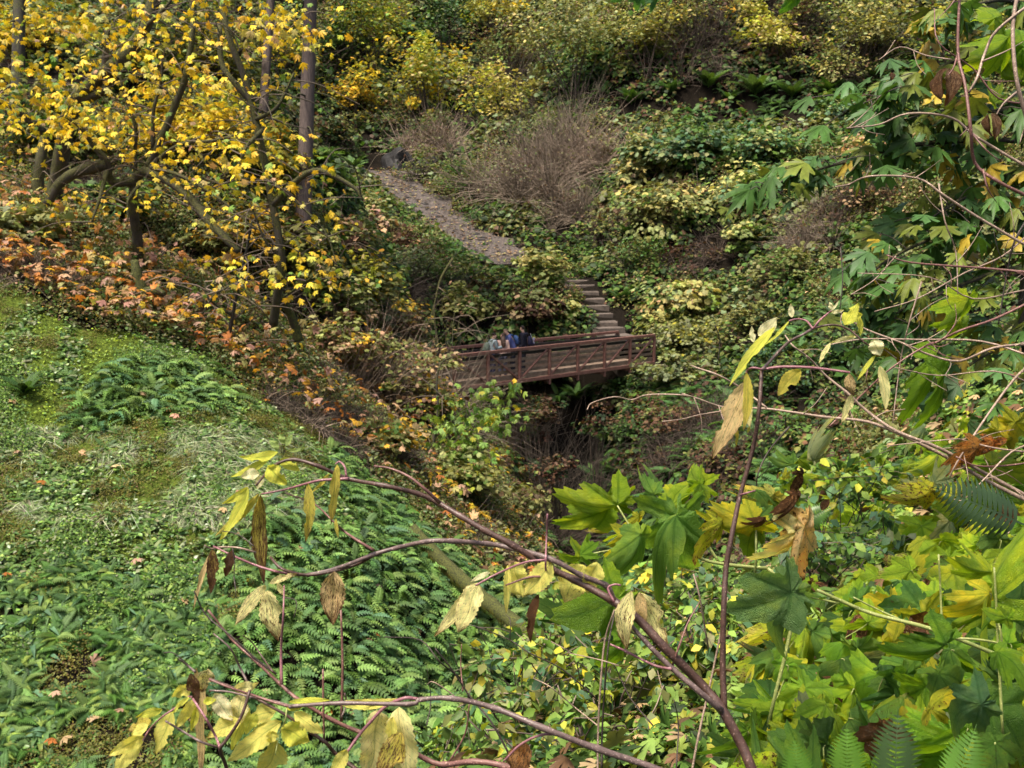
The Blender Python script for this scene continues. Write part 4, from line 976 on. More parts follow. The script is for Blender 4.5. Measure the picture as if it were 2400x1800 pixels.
S('dark rock and fern bush between trail and people', 1150, 675, 55, 45, dict(GD=4, BR=3, OL=2), .10, 450, 'round', 10, 60)
S('olive and yellow leaf bush to the left of the people', 1090, 725, 75, 55, dict(OP=4, OL=3, GR=2, TN=1), .12, 800, 'round', 16, 60)
S('yellow-olive bush under the golden maple branches', 850, 690, 100, 85, dict(OP=3, YL=2.5, OL=4, GR=1, YO=.6), .10, 1700, 'round', 28, 120, 'TW')
S('brown and orange leaf bush left of the bridge', 930, 770, 90, 60, dict(TN=2, OP=3, OL=3, BR=2, YO=1), .10, 1000, 'round', 18, 260, 'TW')
S('pinkish pale leaf bush above the yellow-olive bush', 820, 580, 70, 65, dict(PK=2, OP=4, OL=2, TN=2), .12, 620, 'round', 14, 80)
S('grey twig bush in front of the hidden left end of the bridge', 900, 850, 130, 60, dict(OL=2, TN=1.5, BR=2, OP=1), .08, 600, 'round', 16, 900, 'TW', dfix=30.0)
S('tangle of grey twigs crossing the left part of the bridge rail', 1035, 850, 66, 46, dict(OL=2, YP=1.5, TN=1), .10, 160, 'round', 8, 420, 'TW', dfix=33.0)
S('golden brown bush under the left part of the bridge', 960, 960, 115, 70, dict(YO=.6, OL=4, BR=4, TN=1.2, GR=1), .09, 1800, 'round', 32, 260, 'TWD')
S('olive gold bush lower on the slope left of the sapling', 880, 1040, 100, 60, dict(OL=4, GR=2, TN=1.5, YO=1, OP=1), .085, 1400, 'round', 24, 80)
S('olive yellow low bush below the green sapling', 1060, 1130, 125, 62, dict(OL=4, OP=3, GR=2, YL=1.4, TN=.8), .085, 1900, 'round', 32, 90)
S('grey-brown bush at the lip of the gully', 1200, 1060, 75, 60, dict(BR=3, OL=2, TW=1), .07, 420, 'round', 14, 480, 'TW')
S('olive bush at the gully lip above the crossing branches', 1190, 1180, 90, 52, dict(OL=4, OP=3, YP=1, BR=1), .08, 1100, 'round', 20, 120, 'TW')
S('pale olive bush further down the gully lip', 1290, 1210, 70, 50, dict(OP=3, OL=3, YP=2, BR=1), .09, 700, 'round', 14, 140, 'TW')
S('grey leafless bush behind the moss log', 1130, 1290, 95, 55, dict(GY=3, OL=3, BR=2), .06, 900, 'round', 18, 260, 'TWD')
# behind the maples on the left
for (px, py, rx, ry, lab, pal) in [
    (120, 330, 130, 110, 'olive green bush behind the left golden maple', dict(OL=4, GR=3, OP=2, YL=1)), (330, 150, 120, 130, 'pale green bush behind the middle golden maple', dict(OP=4, GR=2, GB=2, YL=2)),
    (500, 150, 120, 120, 'yellow olive bush behind the golden maple top', dict(YL=4, OL=3, Y=2, OP=2)), (60, 100, 130, 120, 'yellow green maple bush at the upper left corner', dict(YL=3, Y=3, OL=3)),
    (450, 330, 120, 110, 'deep gold maple behind the curved mossy limbs', dict(Y=5, YO=2, YL=2)), (620, 400, 110, 110, 'olive and gold bush behind the paired fir trunks', dict(OL=4, YL=2, YO=1, GR=2)),
    (230, 480, 140, 75, 'shaded green bush under the mossy maple', dict(GR=3, GD=3, OL=3, YO=.6)), (520, 560, 130, 80, 'olive gold bush low behind the sloping mossy limb', dict(OL=4, YO=1.5, OP=2, BR=1)),
    (690, 620, 100, 80, 'olive bush at the foot of the tall fir', dict(OL=4, OP=2, TN=1, GR=1)), (660, 130, 90, 120, 'dark green and gold maple foliage behind the fir trunk', dict(OL=3, YL=2, GD=3, Y=1.5)),
    (760, 420, 70, 60, 'bright green fern bush at the foot of the fir trunk', dict(GL=3, GR=4, GY=1)), (50, 560, 120, 60, 'pale litter covered bush at the left edge', dict(TN=2, OP=3, OL=3, GY=2)),
    (790, 130, 60, 110, 'dark fir foliage behind the tall trunk', dict(GD=5, GR=2)), (780, 330, 55, 60, 'shadowed bush in the dark hollow beside the fir', dict(GD=4, BR=2, OL=1))]:
    S(lab, px, py, rx, ry, pal, .13, 1300, 'maple' if 'gold' in lab or 'maple' in lab else 'round', 24, 60)
# sword ferns one can pick out
for (px, py, s, lab) in [(1770, 225, 2.3, 'long fronded sword fern hanging on the dark bank'), (1855, 235, 1.8, 'sword fern right of the long fronded one on the dark bank'), (1660, 195, 1.9, 'dim sword fern left of the long fronded one'),
    (1570, 225, 1.7, 'dark sword fern at the left part of the fern bank'), (1480, 255, 1.7, 'sword fern at the far left of the dark bank'), (1945, 220, 1.8, 'bluish sword fern at the right end of the dark bank'), (2040, 200, 1.6, 'dim sword fern behind the maple branch tip'),
    (1710, 250, 1.3, 'small bright fern below the long fronded sword fern'), (1745, 575, 1.7, 'pale green sword fern under the thimble leaf bushes'), (1080, 420, 1.6, 'dark green fern at the right side of the trail'),
    (1120, 480, 1.4, 'green fern hanging over the trail edge'), (830, 400, 1.5, 'pale green fern at the left of the upper trail'), (780, 410, 1.3, 'light fern at the foot of the tall fir'), (1290, 905, 1.6, 'green sword fern just under the bridge middle'),
    (1240, 915, 1.3, 'fern under the bridge beside the green sapling'), (1350, 940, 1.2, 'drooping fern in the shade under the bridge'), (1462, 705, 1.2, 'small fern at the right edge of the steps'), (1880, 830, 1.1, 'bluish fern behind the bare twigs'),
    (1300, 1300, 1.0, 'fern at the lower gully edge'), (60, 925, .6, 'dark glossy fern clump at the left edge of the bank'), (1480, 560, 1.4, 'dim fern on the bank right of the trail end'), (1425, 1050, 1.3, 'dark fern on the right wall of the gully'), (1255, 990, 1.2, 'dark fern on the left wall of the gully below the bridge'), (1450, 1130, 1.2, 'dim fern low on the right gully wall'), (1270, 1100, 1.1, 'dim fern low on the left gully wall')]:
    sword_fern(lab, px, py, s)

S('tan and olive leafy bush covering the left end of the bridge', 800, 820, 105, 75, dict(TN=2, OP=3, OL=4, BR=2, YO=.6), .09, 1500, 'round', 26, 260, 'TW', dfix=29.5)
S('brown bush with orange leaves in front of the left bridge rail', 960, 900, 80, 45, dict(TN=2, BR=3, OL=3, OR=.8, OP=1), .09, 800, 'round', 16, 260, 'TW', dfix=31.5)
S('olive bush rising behind the left end of the bridge', 790, 720, 90, 70, dict(OL=4, OP=3, GR=1, TN=1, YO=.4), .10, 1200, 'round', 20, 100, 'TW')

S('dark leafy bush above the top of the steps', 1375, 600, 55, 34, dict(GD=4, GR=3, OL=2), .10, 500, 'oval', 12)
S('olive yellow leaf bush between the trail end and the steps', 1245, 615, 48, 36, dict(OP=4, OL=3, YP=1.5, GR=1), .14, 420, 'round2', 10)
S('brown twig bush between the thicket and the thimble leaf bush', 1420, 545, 70, 45, dict(BR=3, OL=3, GD=2), .09, 420, 'round', 12, 200, 'TWD')

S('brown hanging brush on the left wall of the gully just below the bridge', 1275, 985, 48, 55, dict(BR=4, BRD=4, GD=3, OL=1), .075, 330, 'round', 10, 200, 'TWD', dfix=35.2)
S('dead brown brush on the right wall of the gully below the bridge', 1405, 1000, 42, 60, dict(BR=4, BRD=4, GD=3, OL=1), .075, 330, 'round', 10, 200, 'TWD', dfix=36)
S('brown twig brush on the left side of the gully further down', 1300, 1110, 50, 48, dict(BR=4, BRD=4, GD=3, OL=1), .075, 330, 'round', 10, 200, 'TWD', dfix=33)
# ---------------------------------------------------------------- tall fir trunks
def limb(mb, pts, r0, r1, sides=9, wob=.08, n=4, col=(1, 1, 1)):
    p = smooth_path(pts, n); v, f = tube(p, np.linspace(r0, r1, len(p)), sides, True, wob); mb.add(v, f, col); return p
def fir(label, x_top, x_bot, y_bot, d, r, stubs=6, bark=None):
    b0 = W(x_bot, y_bot, d); b0[2] = Z(b0[0], b0[1]) - .3; t0 = W(x_top, -80, d * 1.01)
    dirv = (t0 - b0) / (t0[2] - b0[2]); top = b0 + dirv * 26
    root = empty('fir_tree', b0, label, 'tree'); m = MB()
    limb(m, [b0, b0 + (top - b0) * .02, b0 + (top - b0) * .3, b0 + (top - b0) * .65, top], r * 1.15, r * .35, 14, .035, 6); m.build('trunk', bark or M_BARKF, root)
    m = MB()
    for i in range(stubs):
        q = b0 + (top - b0) * rng.uniform(.12, .5); a = rng.uniform(0, 6.28); L = rng.uniform(.5, 1.6)
        dv = np.array([math.cos(a), math.sin(a), rng.uniform(-.5, .1)]); limb(m, [q + dv * r * .6, q + dv * L * .5, q + dv * L + [0, 0, -.25 * L]], .035, .008, 5, .1, 3)
    m.build('branch', M_BARKD, root)
    k = 90; a = rng.uniform(0, 6.28, k); hh = rng.uniform(.48, .98, k); rr = (1 - hh) * 6.5 + .8
    q = b0 + (top - b0) * hh[:, None]; y = np.stack([np.cos(a), np.sin(a), rng.uniform(-.5, -.1, k)], -1)
    o = link('needle_crown', scatter_mesh('needle_crown', *T_frond(10, .22, .3), q, frames(y, np.tile([0, 0, 1.0], (k, 1)) + rng.normal(0, .2, (k, 3))), rr, pick(dict(GD=4, GR=1), k)), M_FOL, root); o['kind'] = 'stuff'
fir('tall straight fir trunk with grey-brown bark left of centre', 731, 700, 560, 31.5, .275, 9)
fir('second thinner fir trunk to the left of the tall one', 640, 622, 600, 35, .17, 6)
fir('dim fir trunk at the left behind the golden leaves', 48, 40, 380, 31, .22, 5, M_BARKD)

# ---------------------------------------------------------------- mossy golden maples
ML = [];
for i in range(4):
    tv, tf = T_maple([.25, .5, .8, 1.1][i], 10 + i); me = scatter_mesh('maple_leaf', tv, tf, np.zeros((1, 3)), np.eye(3)[None], np.ones(1), np.ones((1, 3))); ML.append(me)
M_LEAFOBJ, _nt, _b, _o = newmat('maple_leaf_gold')
_oi = _nt.nodes.new('ShaderNodeObjectInfo'); _nz = noise(_nt, _nt.nodes.new('ShaderNodeTexCoord').outputs['Object'], 5, 3)
_c = mix_c(_nt, 1.0, _oi.outputs['Color'], ramp(_nt, _nz, [(.3, (.72, .66, .6)), (.65, (1.15, 1.15, 1.1))]), 'MULTIPLY')
leafy(_nt, _b, _o, _c, .33, .5, mix_c(_nt, 1.0, _c, (1.15, 1.05, .5), 'MULTIPLY'), .3)
for me in ML: me.materials.append(M_LEAFOBJ)
def leaf_obj(me, p, rot, s, col, parent, off):
    o = bpy.data.objects.new('leaf', me); COL.objects.link(o); o.parent = parent
    M_ = Matrix([[*(rot[i] * s), p[i] - off[i]] for i in range(3)] + [[0, 0, 0, 1]]); o.matrix_basis = M_
    o.color = (*[float(x) for x in col], 1); return o
def leaves_on(root, pos, size, col, out=None, droop=(.3, 1.3), single=300, meshes=ML, jit=.35, mat=None, tm=('maple', 'maple2')):
    """the first `single` leaves are objects of their own, the rest one mesh"""
    n = len(pos); rot = orient(n, out, droop, 1.0, jit); off = np.array(root.location)
    for i in range(min(single, n)): leaf_obj(meshes[i % len(meshes)], pos[i], rot[i], size[i], col[i], root, off)
    if n > single:
        s = slice(single, n); tv, tf = TM[tm[0]]
        o = link('foliage', scatter_mesh('foliage', tv, tf, pos[s], rot[s], size[s], col[s]), mat or M_FOL, root); o['kind'] = 'stuff'
def maple(label, limbs, base, tw=60, pal=dict(Y=5, YO=2), clusters=(), single=250, bark=None, seed=0, lsize=(.075, .165), twr=.010):
    """limbs: list of (pixel path [(px,py,d)...], r0, r1); clusters: (px,py,rx,ry,d,n)"""
    P = W(*base); P[2] = min(P[2], float(Z(P[0], P[1])) + .3); root = empty('mossy_maple', P, label, 'tree'); ends = []
    for j, (pp, r0, r1) in enumerate(limbs):
        if r0 > .15: r0, r1 = r0 * .82, r1 * .82
        m = MB(); q = np.array([W(*c) for c in pp]); p = limb(m, q, r0, r1, 8 if r0 > .05 else 6, .12 if r0 > .05 else .05, 5)
        m.build('trunk' if j == 0 else 'limb', bark or M_BARKM, root); ends.append(p)
    allp = np.concatenate(ends); twp = []
    m = MB()
    for i in range(tw):
        a = allp[rng.integers(0, len(allp))]; az = rng.uniform(0, 6.28); L = rng.uniform(.5, 1.8)
        dv = np.array([math.cos(az), math.sin(az) * .7, rng.uniform(-.3, .8)]); q = smooth_path([a, a + dv * L * .45 + rng.normal(0, .08, 3), a + dv * L + [0, 0, -.22 * L]], 4)
        v, f = tube(q, np.linspace(twr * 1.6, twr * .45, len(q)), 4, False); m.add(v, f, np.array(C['TW']) * rng.uniform(.35, .9)); twp.append(q)
    m.build('twigs', M_TWIG, root)['kind'] = 'stuff'
    pos = []
    for (px, py, rx, ry, d, n) in clusters:
        n = int(n * (1.05 if base[2] < 27 else 1)); k = max(2, n // 9); cc = np.stack([rng.uniform(-1, 1, k), rng.uniform(-1, 1, k)], -1); cc = cc[(cc ** 2).sum(1) < 1.15]
        for c in cc:
            dd = d + rng.normal(0, .8); mth = rng.integers(5, 13)
            ctr = W(px + c[0] * rx, py + c[1] * ry, dd); pos.append(ctr + rng.normal(0, 1, (mth, 3)) * np.array([.40, .32, .15]))
    if pos:
        pos = np.concatenate(pos); rng.shuffle(pos); n = len(pos)
        leaves_on(root, pos, rng.uniform(*lsize, n), pick(pal, n), None, (.3, 1.4), single)
    return root
GOLD = dict(Y=7, YO=1.0, YL=2.4, TN=.4, YP=1.2, GL=.8)
maple('big leaning mossy maple with a thick dark trunk rising to the upper right', [
    ([(110, 560, 26), (150, 330, 25), (180, 235, 24.5), (260, 160, 24), (310, 110, 24), (345, 50, 24), (372, -40, 24)], .26, .17),
    ([(165, 240, 24.6), (240, 215, 24.2), (262, 185, 24)], .14, .10), ([(85, 480, 26), (95, 380, 26), (110, 300, 26)], .2, .14), ([(245, 165, 24), (250, 90, 23.8), (255, 60, 23.8)], .09, .05),
    ([(310, 105, 24), (345, 60, 23.6), (390, 15, 23.4), (420, -30, 23.4)], .06, .03), ([(100, 310, 25.6), (30, 250, 25), (-60, 220, 25)], .12, .06)],
    (110, 600, 26), 70, GOLD, [(90, 215, 140, 75, 22.5, 330), (230, 260, 110, 60, 22.5, 150), (60, 90, 120, 70, 23, 130), (180, 60, 100, 60, 23, 110), (280, 90, 80, 60, 23, 70), (30, 330, 80, 60, 23, 60)], 260)
maple('spreading mossy maple with crooked limbs in the middle of the gold leaves', [
    ([(325, 660, 24), (322, 560, 23.6), (312, 480, 23.2), (318, 420, 23), (345, 395, 22.8), (372, 340, 22.6), (405, 260, 22.4), (435, 180, 22.2), (450, 90, 22), (452, 30, 22), (440, -40, 22)], .13, .05),
    ([(318, 425, 23), (262, 425, 22.8), (250, 380, 22.6), (222, 345, 22.4), (190, 300, 22.2), (150, 270, 22)], .11, .03), ([(250, 385, 22.6), (190, 400, 22.6), (140, 430, 22.6), (110, 480, 22.6)], .14, .10),
    ([(340, 400, 22.8), (400, 425, 22.4), (450, 470, 22.2), (490, 520, 22), (530, 560, 21.8), (560, 590, 21.8)], .13, .07), ([(352, 390, 22.6), (430, 415, 22, ), (520, 470, 21.6), (600, 540, 21.4)], .05, .015),
    ([(318, 425, 23), (316, 350, 22.8), (318, 300, 22.6), (290, 215, 22.4), (270, 140, 22.3), (235, 100, 22.2)], .055, .02), ([(358, 350, 22.6), (360, 260, 22.4), (378, 190, 22.3), (380, 140, 22.2)], .05, .02),
    ([(345, 395, 22.8), (420, 340, 22), (500, 330, 21.7), (570, 310, 21.5), (640, 280, 21.4)], .05, .018), ([(250, 400, 22.6), (235, 460, 22.2), (215, 520, 22)], .06, .02), ([(330, 430, 22.8), (300, 470, 22.4), (300, 520, 22.2)], .04, .015)],
    (325, 690, 24), 110, GOLD, [(300, 120, 150, 110, 22, 260), (420, 250, 120, 120, 23.5, 330), (450, 150, 110, 90, 22, 140), (230, 290, 110, 60, 21.6, 120), (330, 340, 150, 50, 21.8, 120), (160, 470, 90, 40, 22, 45), (420, 440, 140, 60, 22, 110), (500, 380, 100, 60, 21.5, 80)], 290)
maple('mossy maple branches hung with golden leaves in front of the fir trunk', [
    ([(640, 760, 22), (650, 690, 21.6), (660, 610, 21.2), (640, 480, 21), (610, 330, 20.8), (575, 190, 20.6), (535, 80, 20.4), (510, -40, 20.4)], .10, .06),
    ([(560, 130, 20.6), (580, 80, 20.4), (640, 60, 20.3), (700, 80, 20.2)], .045, .015), ([(590, 240, 20.7), (555, 200, 20.6), (520, 150, 20.6), (515, 60, 20.6)], .07, .05), ([(600, 280, 20.7), (650, 250, 20.5), (690, 170, 20.4)], .05, .02),
    ([(630, 420, 21), (690, 470, 20.6), (760, 540, 20.4), (790, 620, 20.4)], .03, .01), ([(620, 300, 20.8), (575, 350, 20.4), (545, 430, 20.2)], .05, .02), ([(655, 600, 21.2), (620, 560, 21), (585, 470, 20.8)], .04, .015),
    ([(640, 480, 21), (700, 420, 20.5), (750, 400, 20.4), (830, 440, 20.4), (850, 470, 20.4)], .075, .03)],
    (640, 790, 22), 90, GOLD, [(620, 60, 110, 55, 20, 190), (690, 60, 40, 40, 20, 60), (560, 130, 60, 60, 20, 60), (600, 290, 70, 110, 20.2, 120), (640, 420, 60, 70, 20, 75), (720, 560, 70, 55, 20, 70), (770, 630, 45, 30, 20, 40), (560, 600, 110, 60, 20.5, 75), (650, 680, 100, 60, 20.5, 60), (480, 30, 60, 40, 20, 40), (700, 450, 60, 50, 20.2, 40)], 280)
maple('low mossy stump with broken limbs on the litter slope', [
    ([(345, 745, 22.5), (335, 700, 22.3), (322, 650, 22.2), (315, 610, 22.2)], .26, .10), ([(330, 690, 22.3), (360, 680, 22), (385, 690, 21.9)], .12, .07), ([(322, 640, 22.2), (280, 665, 22), (255, 690, 22)], .07, .02), ([(335, 690, 22.2), (320, 720, 22), (300, 740, 22)], .11, .05)],
    (345, 750, 22.5), 14, GOLD, [], 0, M_LOG)
maple('thin dark maple stem leaning above the orange litter', [
    ([(535, 800, 22.5), (545, 740, 22.3), (560, 660, 22), (575, 600, 21.8), (590, 520, 21.6)], .05, .025), ([(545, 740, 22.3), (490, 700, 22), (480, 660, 22)], .035, .02), ([(560, 660, 22), (505, 690, 21.8), (475, 735, 21.8)], .03, .015)],
    (535, 805, 22.5), 26, GOLD, [(540, 650, 70, 50, 21.6, 40)], 40, M_BARKD)
maple('mossy maple pole with hanging moss in front of the olive bush', [
    ([(700, 800, 22.5), (690, 760, 22.4), (672, 720, 22.2), (655, 690, 22), (635, 660, 22)], .11, .07), ([(672, 720, 22.2), (620, 715, 21.8), (560, 730, 21.6)], .035, .015), ([(660, 700, 22), (730, 650, 21.8), (760, 620, 21.8)], .03, .012)],
    (700, 805, 22.5), 24, GOLD, [], 0, M_LOG)
# hanging mossy branch beside the people, and the green sapling under the bridge
maple('hanging mossy vine branch in front of the fine leaved green bush', [([(1030, 830, 33), (1018, 740, 33), (1024, 690, 33), (1035, 650, 33), (1062, 605, 33)], .035, .05), ([(1024, 690, 33), (1010, 740, 32.8), (1000, 770, 32.8)], .02, .01), ([(1070, 790, 33), (1080, 740, 33), (1100, 700, 33)], .02, .008)], (1030, 850, 33), 16, GOLD, [], 0)
sap = maple('young maple sapling with drooping green and yellow leaves below the bridge', [
    ([(1012, 1080, 28), (1018, 1020, 28), (1026, 960, 28), (1024, 890, 28), (1035, 850, 28), (1062, 835, 28)], .05, .02), ([(1018, 1020, 28), (1060, 985, 27.8), (1110, 950, 27.6), (1170, 925, 27.6)], .02, .008), ([(1022, 930, 28), (1055, 925, 27.8)], .02, .008),
    ([(1040, 1100, 28), (1062, 1050, 27.8), (1085, 1020, 27.7), (1110, 1000, 27.6)], .02, .008), ([(1060, 820, 28.4), (1062, 760, 28.6), (1070, 700, 28.8)], .012, .006)],
    (1012, 1090, 28), 14, dict(GL=7, GR=4, YL=.9, Y=.3), [(1060, 925, 25, 18, 27.6, 26), (1165, 925, 45, 22, 27.5, 60), (1120, 960, 55, 22, 27.5, 70), (1150, 985, 45, 22, 27.5, 55), (1075, 990, 55, 20, 27.5, 55), (1095, 1015, 60, 20, 27.5, 60), (1110, 1060, 40, 30, 27.6, 45), (1050, 1050, 45, 30, 27.6, 40), (1010, 1000, 25, 30, 27.6, 20)], 250, M_BARKD, lsize=(.13, .22))
# ---------------------------------------------------------------- fallen mossy logs
def log(label, pts, r0, r1, mat=M_LOG, branches=()):
    q = np.array([W(*c) for c in pts]); root = empty('fallen_log', q[0], label, 'log'); m = MB(); p = limb(m, q, r0, r1, 12, .10, 6); m.build('trunk', mat, root)
    n = 2200; ii = rng.integers(0, len(p) - 1, n); pos = p[ii] + (p[ii + 1] - p[ii]) * rng.random((n, 1)); a = rng.uniform(-2.2, 2.2, n)
    rr = np.interp(ii, [0, len(p)], [r0, r1]); o_ = np.stack([np.sin(a) * .7, -np.abs(np.sin(a)) * .7, np.cos(a)], -1); pos = pos + o_ * rr[:, None] * .95
    tv, tf = TM['grass']; y = o_ * .6 + np.array([.2, -.1, -1.0])
    link('moss_fringe', scatter_mesh('moss_fringe', tv, tf, pos, frames(y, o_ + rng.normal(0, .2, (n, 3))), rng.uniform(.08, .26, n), pick(dict(MO=5, OL=2, BR=.8), n)), M_GRASS, root)['kind'] = 'stuff'
    for b in branches: m = MB(); limb(m, [W(*c) for c in b[0]], b[1], b[2], 6, .1, 4); m.build('branch', mat, root)
log('mossy fallen log lying diagonally along the edge of the bank', [(965, 1240, 19.9), (1040, 1318, 19.4), (1110, 1383, 18.9), (1180, 1440, 18.4), (1265, 1502, 17.9)], .12, .14)
log('dark fallen branch with bare twigs at the upper edge of the bank', [(-20, 660, 21), (40, 705, 20.8), (95, 745, 20.6), (145, 765, 20.4)], .10, .05, M_BARKM, [([(95, 745, 20.6), (110, 700, 20.4), (118, 680, 20.4)], .03, .012), ([(40, 705, 20.8), (70, 670, 20.6), (120, 650, 20.5)], .025, .01)])
# ---------------------------------------------------------------- close-up leaves: veined, spotted, browning at the rim
def mat_closeleaf(name, kind, rough=.42, trans=.35, spec=.4):
    """object colour = blade colour, object alpha = how far the leaf has browned"""
    m, nt, bs, out = newmat(name)
    oi = nt.nodes.new('ShaderNodeObjectInfo'); uv = nt.nodes.new('ShaderNodeUVMap').outputs[0]
    sep = nt.nodes.new('ShaderNodeSeparateXYZ'); nt.links.new(uv, sep.inputs[0]); X, Y = sep.outputs[0], sep.outputs[1]
    off = nt.nodes.new('ShaderNodeCombineXYZ'); rnd = math_n(nt, 'MULTIPLY', oi.outputs['Random'], 57.0)
    for i in range(3): nt.links.new(rnd, off.inputs[i])
    vv = nt.nodes.new('ShaderNodeVectorMath'); vv.operation = 'ADD'; nt.links.new(uv, vv.inputs[0]); nt.links.new(off.outputs[0], vv.inputs[1]); P = vv.outputs[0]
    if kind == 'pinnate':      # X across -1..1, Y along 0..1
        au = math_n(nt, 'ABSOLUTE', X); mid = math_n(nt, 'LESS_THAN', au, .05)
        ph = math_n(nt, 'FRACT', math_n(nt, 'SUBTRACT', math_n(nt, 'MULTIPLY', Y, 8.0), math_n(nt, 'MULTIPLY', au, 1.3)))
        sv = math_n(nt, 'LESS_THAN', math_n(nt, 'ABSOLUTE', math_n(nt, 'SUBTRACT', ph, .5)), .06)
        vein = math_n(nt, 'MAXIMUM', mid, math_n(nt, 'MULTIPLY', sv, .55)); edge = math_n(nt, 'POWER', au, 3.0); scl = 3.0
        tipk = math_n(nt, 'MULTIPLY', math_n(nt, 'POWER', Y, 3.0), .35)
    else:                      # palmate: blade coordinates, petiole at 0,0, tip at 0,1
        vein = None; r2 = math_n(nt, 'SQRT', math_n(nt, 'ADD', math_n(nt, 'MULTIPLY', X, X), math_n(nt, 'MULTIPLY', Y, Y)))
        for a in (0, 52, -52, 108, -108):
            s, c = math.sin(math.radians(a)), math.cos(math.radians(a))
            al = math_n(nt, 'ADD', math_n(nt, 'MULTIPLY', X, s), math_n(nt, 'MULTIPLY', Y, c)); pe = math_n(nt, 'ABSOLUTE', math_n(nt, 'SUBTRACT', math_n(nt, 'MULTIPLY', X, c), math_n(nt, 'MULTIPLY', Y, s)))
            on = math_n(nt, 'MULTIPLY', math_n(nt, 'LESS_THAN', pe, .022), math_n(nt, 'GREATER_THAN', al, 0.0))
            # side veins leave each main vein at a slant
            ph = math_n(nt, 'FRACT', math_n(nt, 'MULTIPLY', math_n(nt, 'SUBTRACT', al, math_n(nt, 'MULTIPLY', pe, .8)), 7.0))
            sv = math_n(nt, 'MULTIPLY', math_n(nt, 'LESS_THAN', ph, .10), math_n(nt, 'LESS_THAN', pe, math_n(nt, 'MULTIPLY', al, .42)))
            on = math_n(nt, 'MAXIMUM', on, math_n(nt, 'MULTIPLY', sv, .6)); vein = on if vein is None else math_n(nt, 'MAXIMUM', vein, on)
        edge = math_n(nt, 'POWER', r2, 3.0); scl = 3.2; tipk = math_n(nt, 'MULTIPLY', edge, .2)
    n1 = noise(nt, P, scl, 4, .6); n2 = noise(nt, P, scl * 9, 3, .6); n3 = noise(nt, P, scl * 2.2, 4, .65)
    base = mix_c(nt, 1.0, oi.outputs['Color'], ramp(nt, n1, [(.3, (.72, .80, .72)), (.7, (1.22, 1.12, 1.1))]), 'MULTIPLY')
    if kind != 'pinnate':      # patchy yellowing between the veins
        yk = ramp(nt, math_n(nt, 'ADD', noise(nt, P, 1.9, 3, .6), math_n(nt, 'MULTIPLY', edge, .10)), [(.50, (0, 0, 0)), (.72, (.75, .75, .75))])
        base = mix_c(nt, yk, base, mix_c(nt, 1.0, base, (2.1, 1.5, .75), 'MULTIPLY'))
    base = mix_c(nt, math_n(nt, 'MULTIPLY', vein, .7), base, mix_c(nt, 1.0, base, (.5, .55, .45) if kind == 'pinnate' else (.50, .62, .5), 'MULTIPLY'))
    br = oi.outputs['Alpha']
    n4 = noise(nt, P, scl * 3.2, 5, .8)
    spots = ramp(nt, math_n(nt, 'ADD', math_n(nt, 'MULTIPLY', math_n(nt, 'SUBTRACT', br, .4), .26), n4), [(.56, (0, 0, 0)), (.60, (1, 1, 1))])
    spots = math_n(nt, 'MULTIPLY', spots, math_n(nt, 'MINIMUM', math_n(nt, 'ADD', math_n(nt, 'MULTIPLY', br, 3.0), .02), 1.0))
    bl = math_n(nt, 'ADD', math_n(nt, 'ADD', n3, math_n(nt, 'MULTIPLY', edge, .16)), math_n(nt, 'ADD', tipk, math_n(nt, 'MULTIPLY', math_n(nt, 'SUBTRACT', br, .5), .75)))
    blot = ramp(nt, bl, [(.72, (0, 0, 0)), (.84, (1, 1, 1))])
    brown = ramp(nt, n2, [(.3, (.055, .020, .008)), (.7, (.19, .085, .028))])
    tan_ = mix_c(nt, .5, base, (.42, .27, .12))
    col = mix_c(nt, ramp(nt, bl, [(.55, (0, 0, 0)), (.75, (1, 1, 1))]), base, tan_)
    col = mix_c(nt, blot, col, brown); col = mix_c(nt, spots, col, (.075, .032, .010))
    rg = ramp(nt, n2, [(.3, (rough - .1,) * 3), (.7, (rough + .15,) * 3)])
    tc = mix_c(nt, 1.0, col, (1.25, 1.2, .55), 'MULTIPLY')
    t = leafy(nt, bs, out, col, trans, rg, tc, spec)
    w2 = noise(nt, P, 7.0, 2, .5)
    v = vor(nt, P, scl * (11 if kind == 'pinnate' else 14), 'DISTANCE_TO_EDGE')
    h = math_n(nt, 'SUBTRACT', math_n(nt, 'ADD', math_n(nt, 'MINIMUM', math_n(nt, 'MULTIPLY', v.outputs[0], 3.0), 1.0), math_n(nt, 'ADD', math_n(nt, 'MULTIPLY', n3, .8), math_n(nt, 'MULTIPLY', w2, 0.0 if kind == 'pinnate' else 2.2))), math_n(nt, 'MULTIPLY', vein, 1.2))
    b = bump(nt, h, .5 if kind == 'pinnate' else .65, .005); nt.links.new(b, bs.inputs['Normal']); nt.links.new(b, t.inputs['Normal'])
    return m
M_ELDER = mat_closeleaf('elder_leaf', 'pinnate', .5, .42, .3)
M_THIM = mat_closeleaf('thimbleberry_leaf', 'palmate', .42, .52, .3)

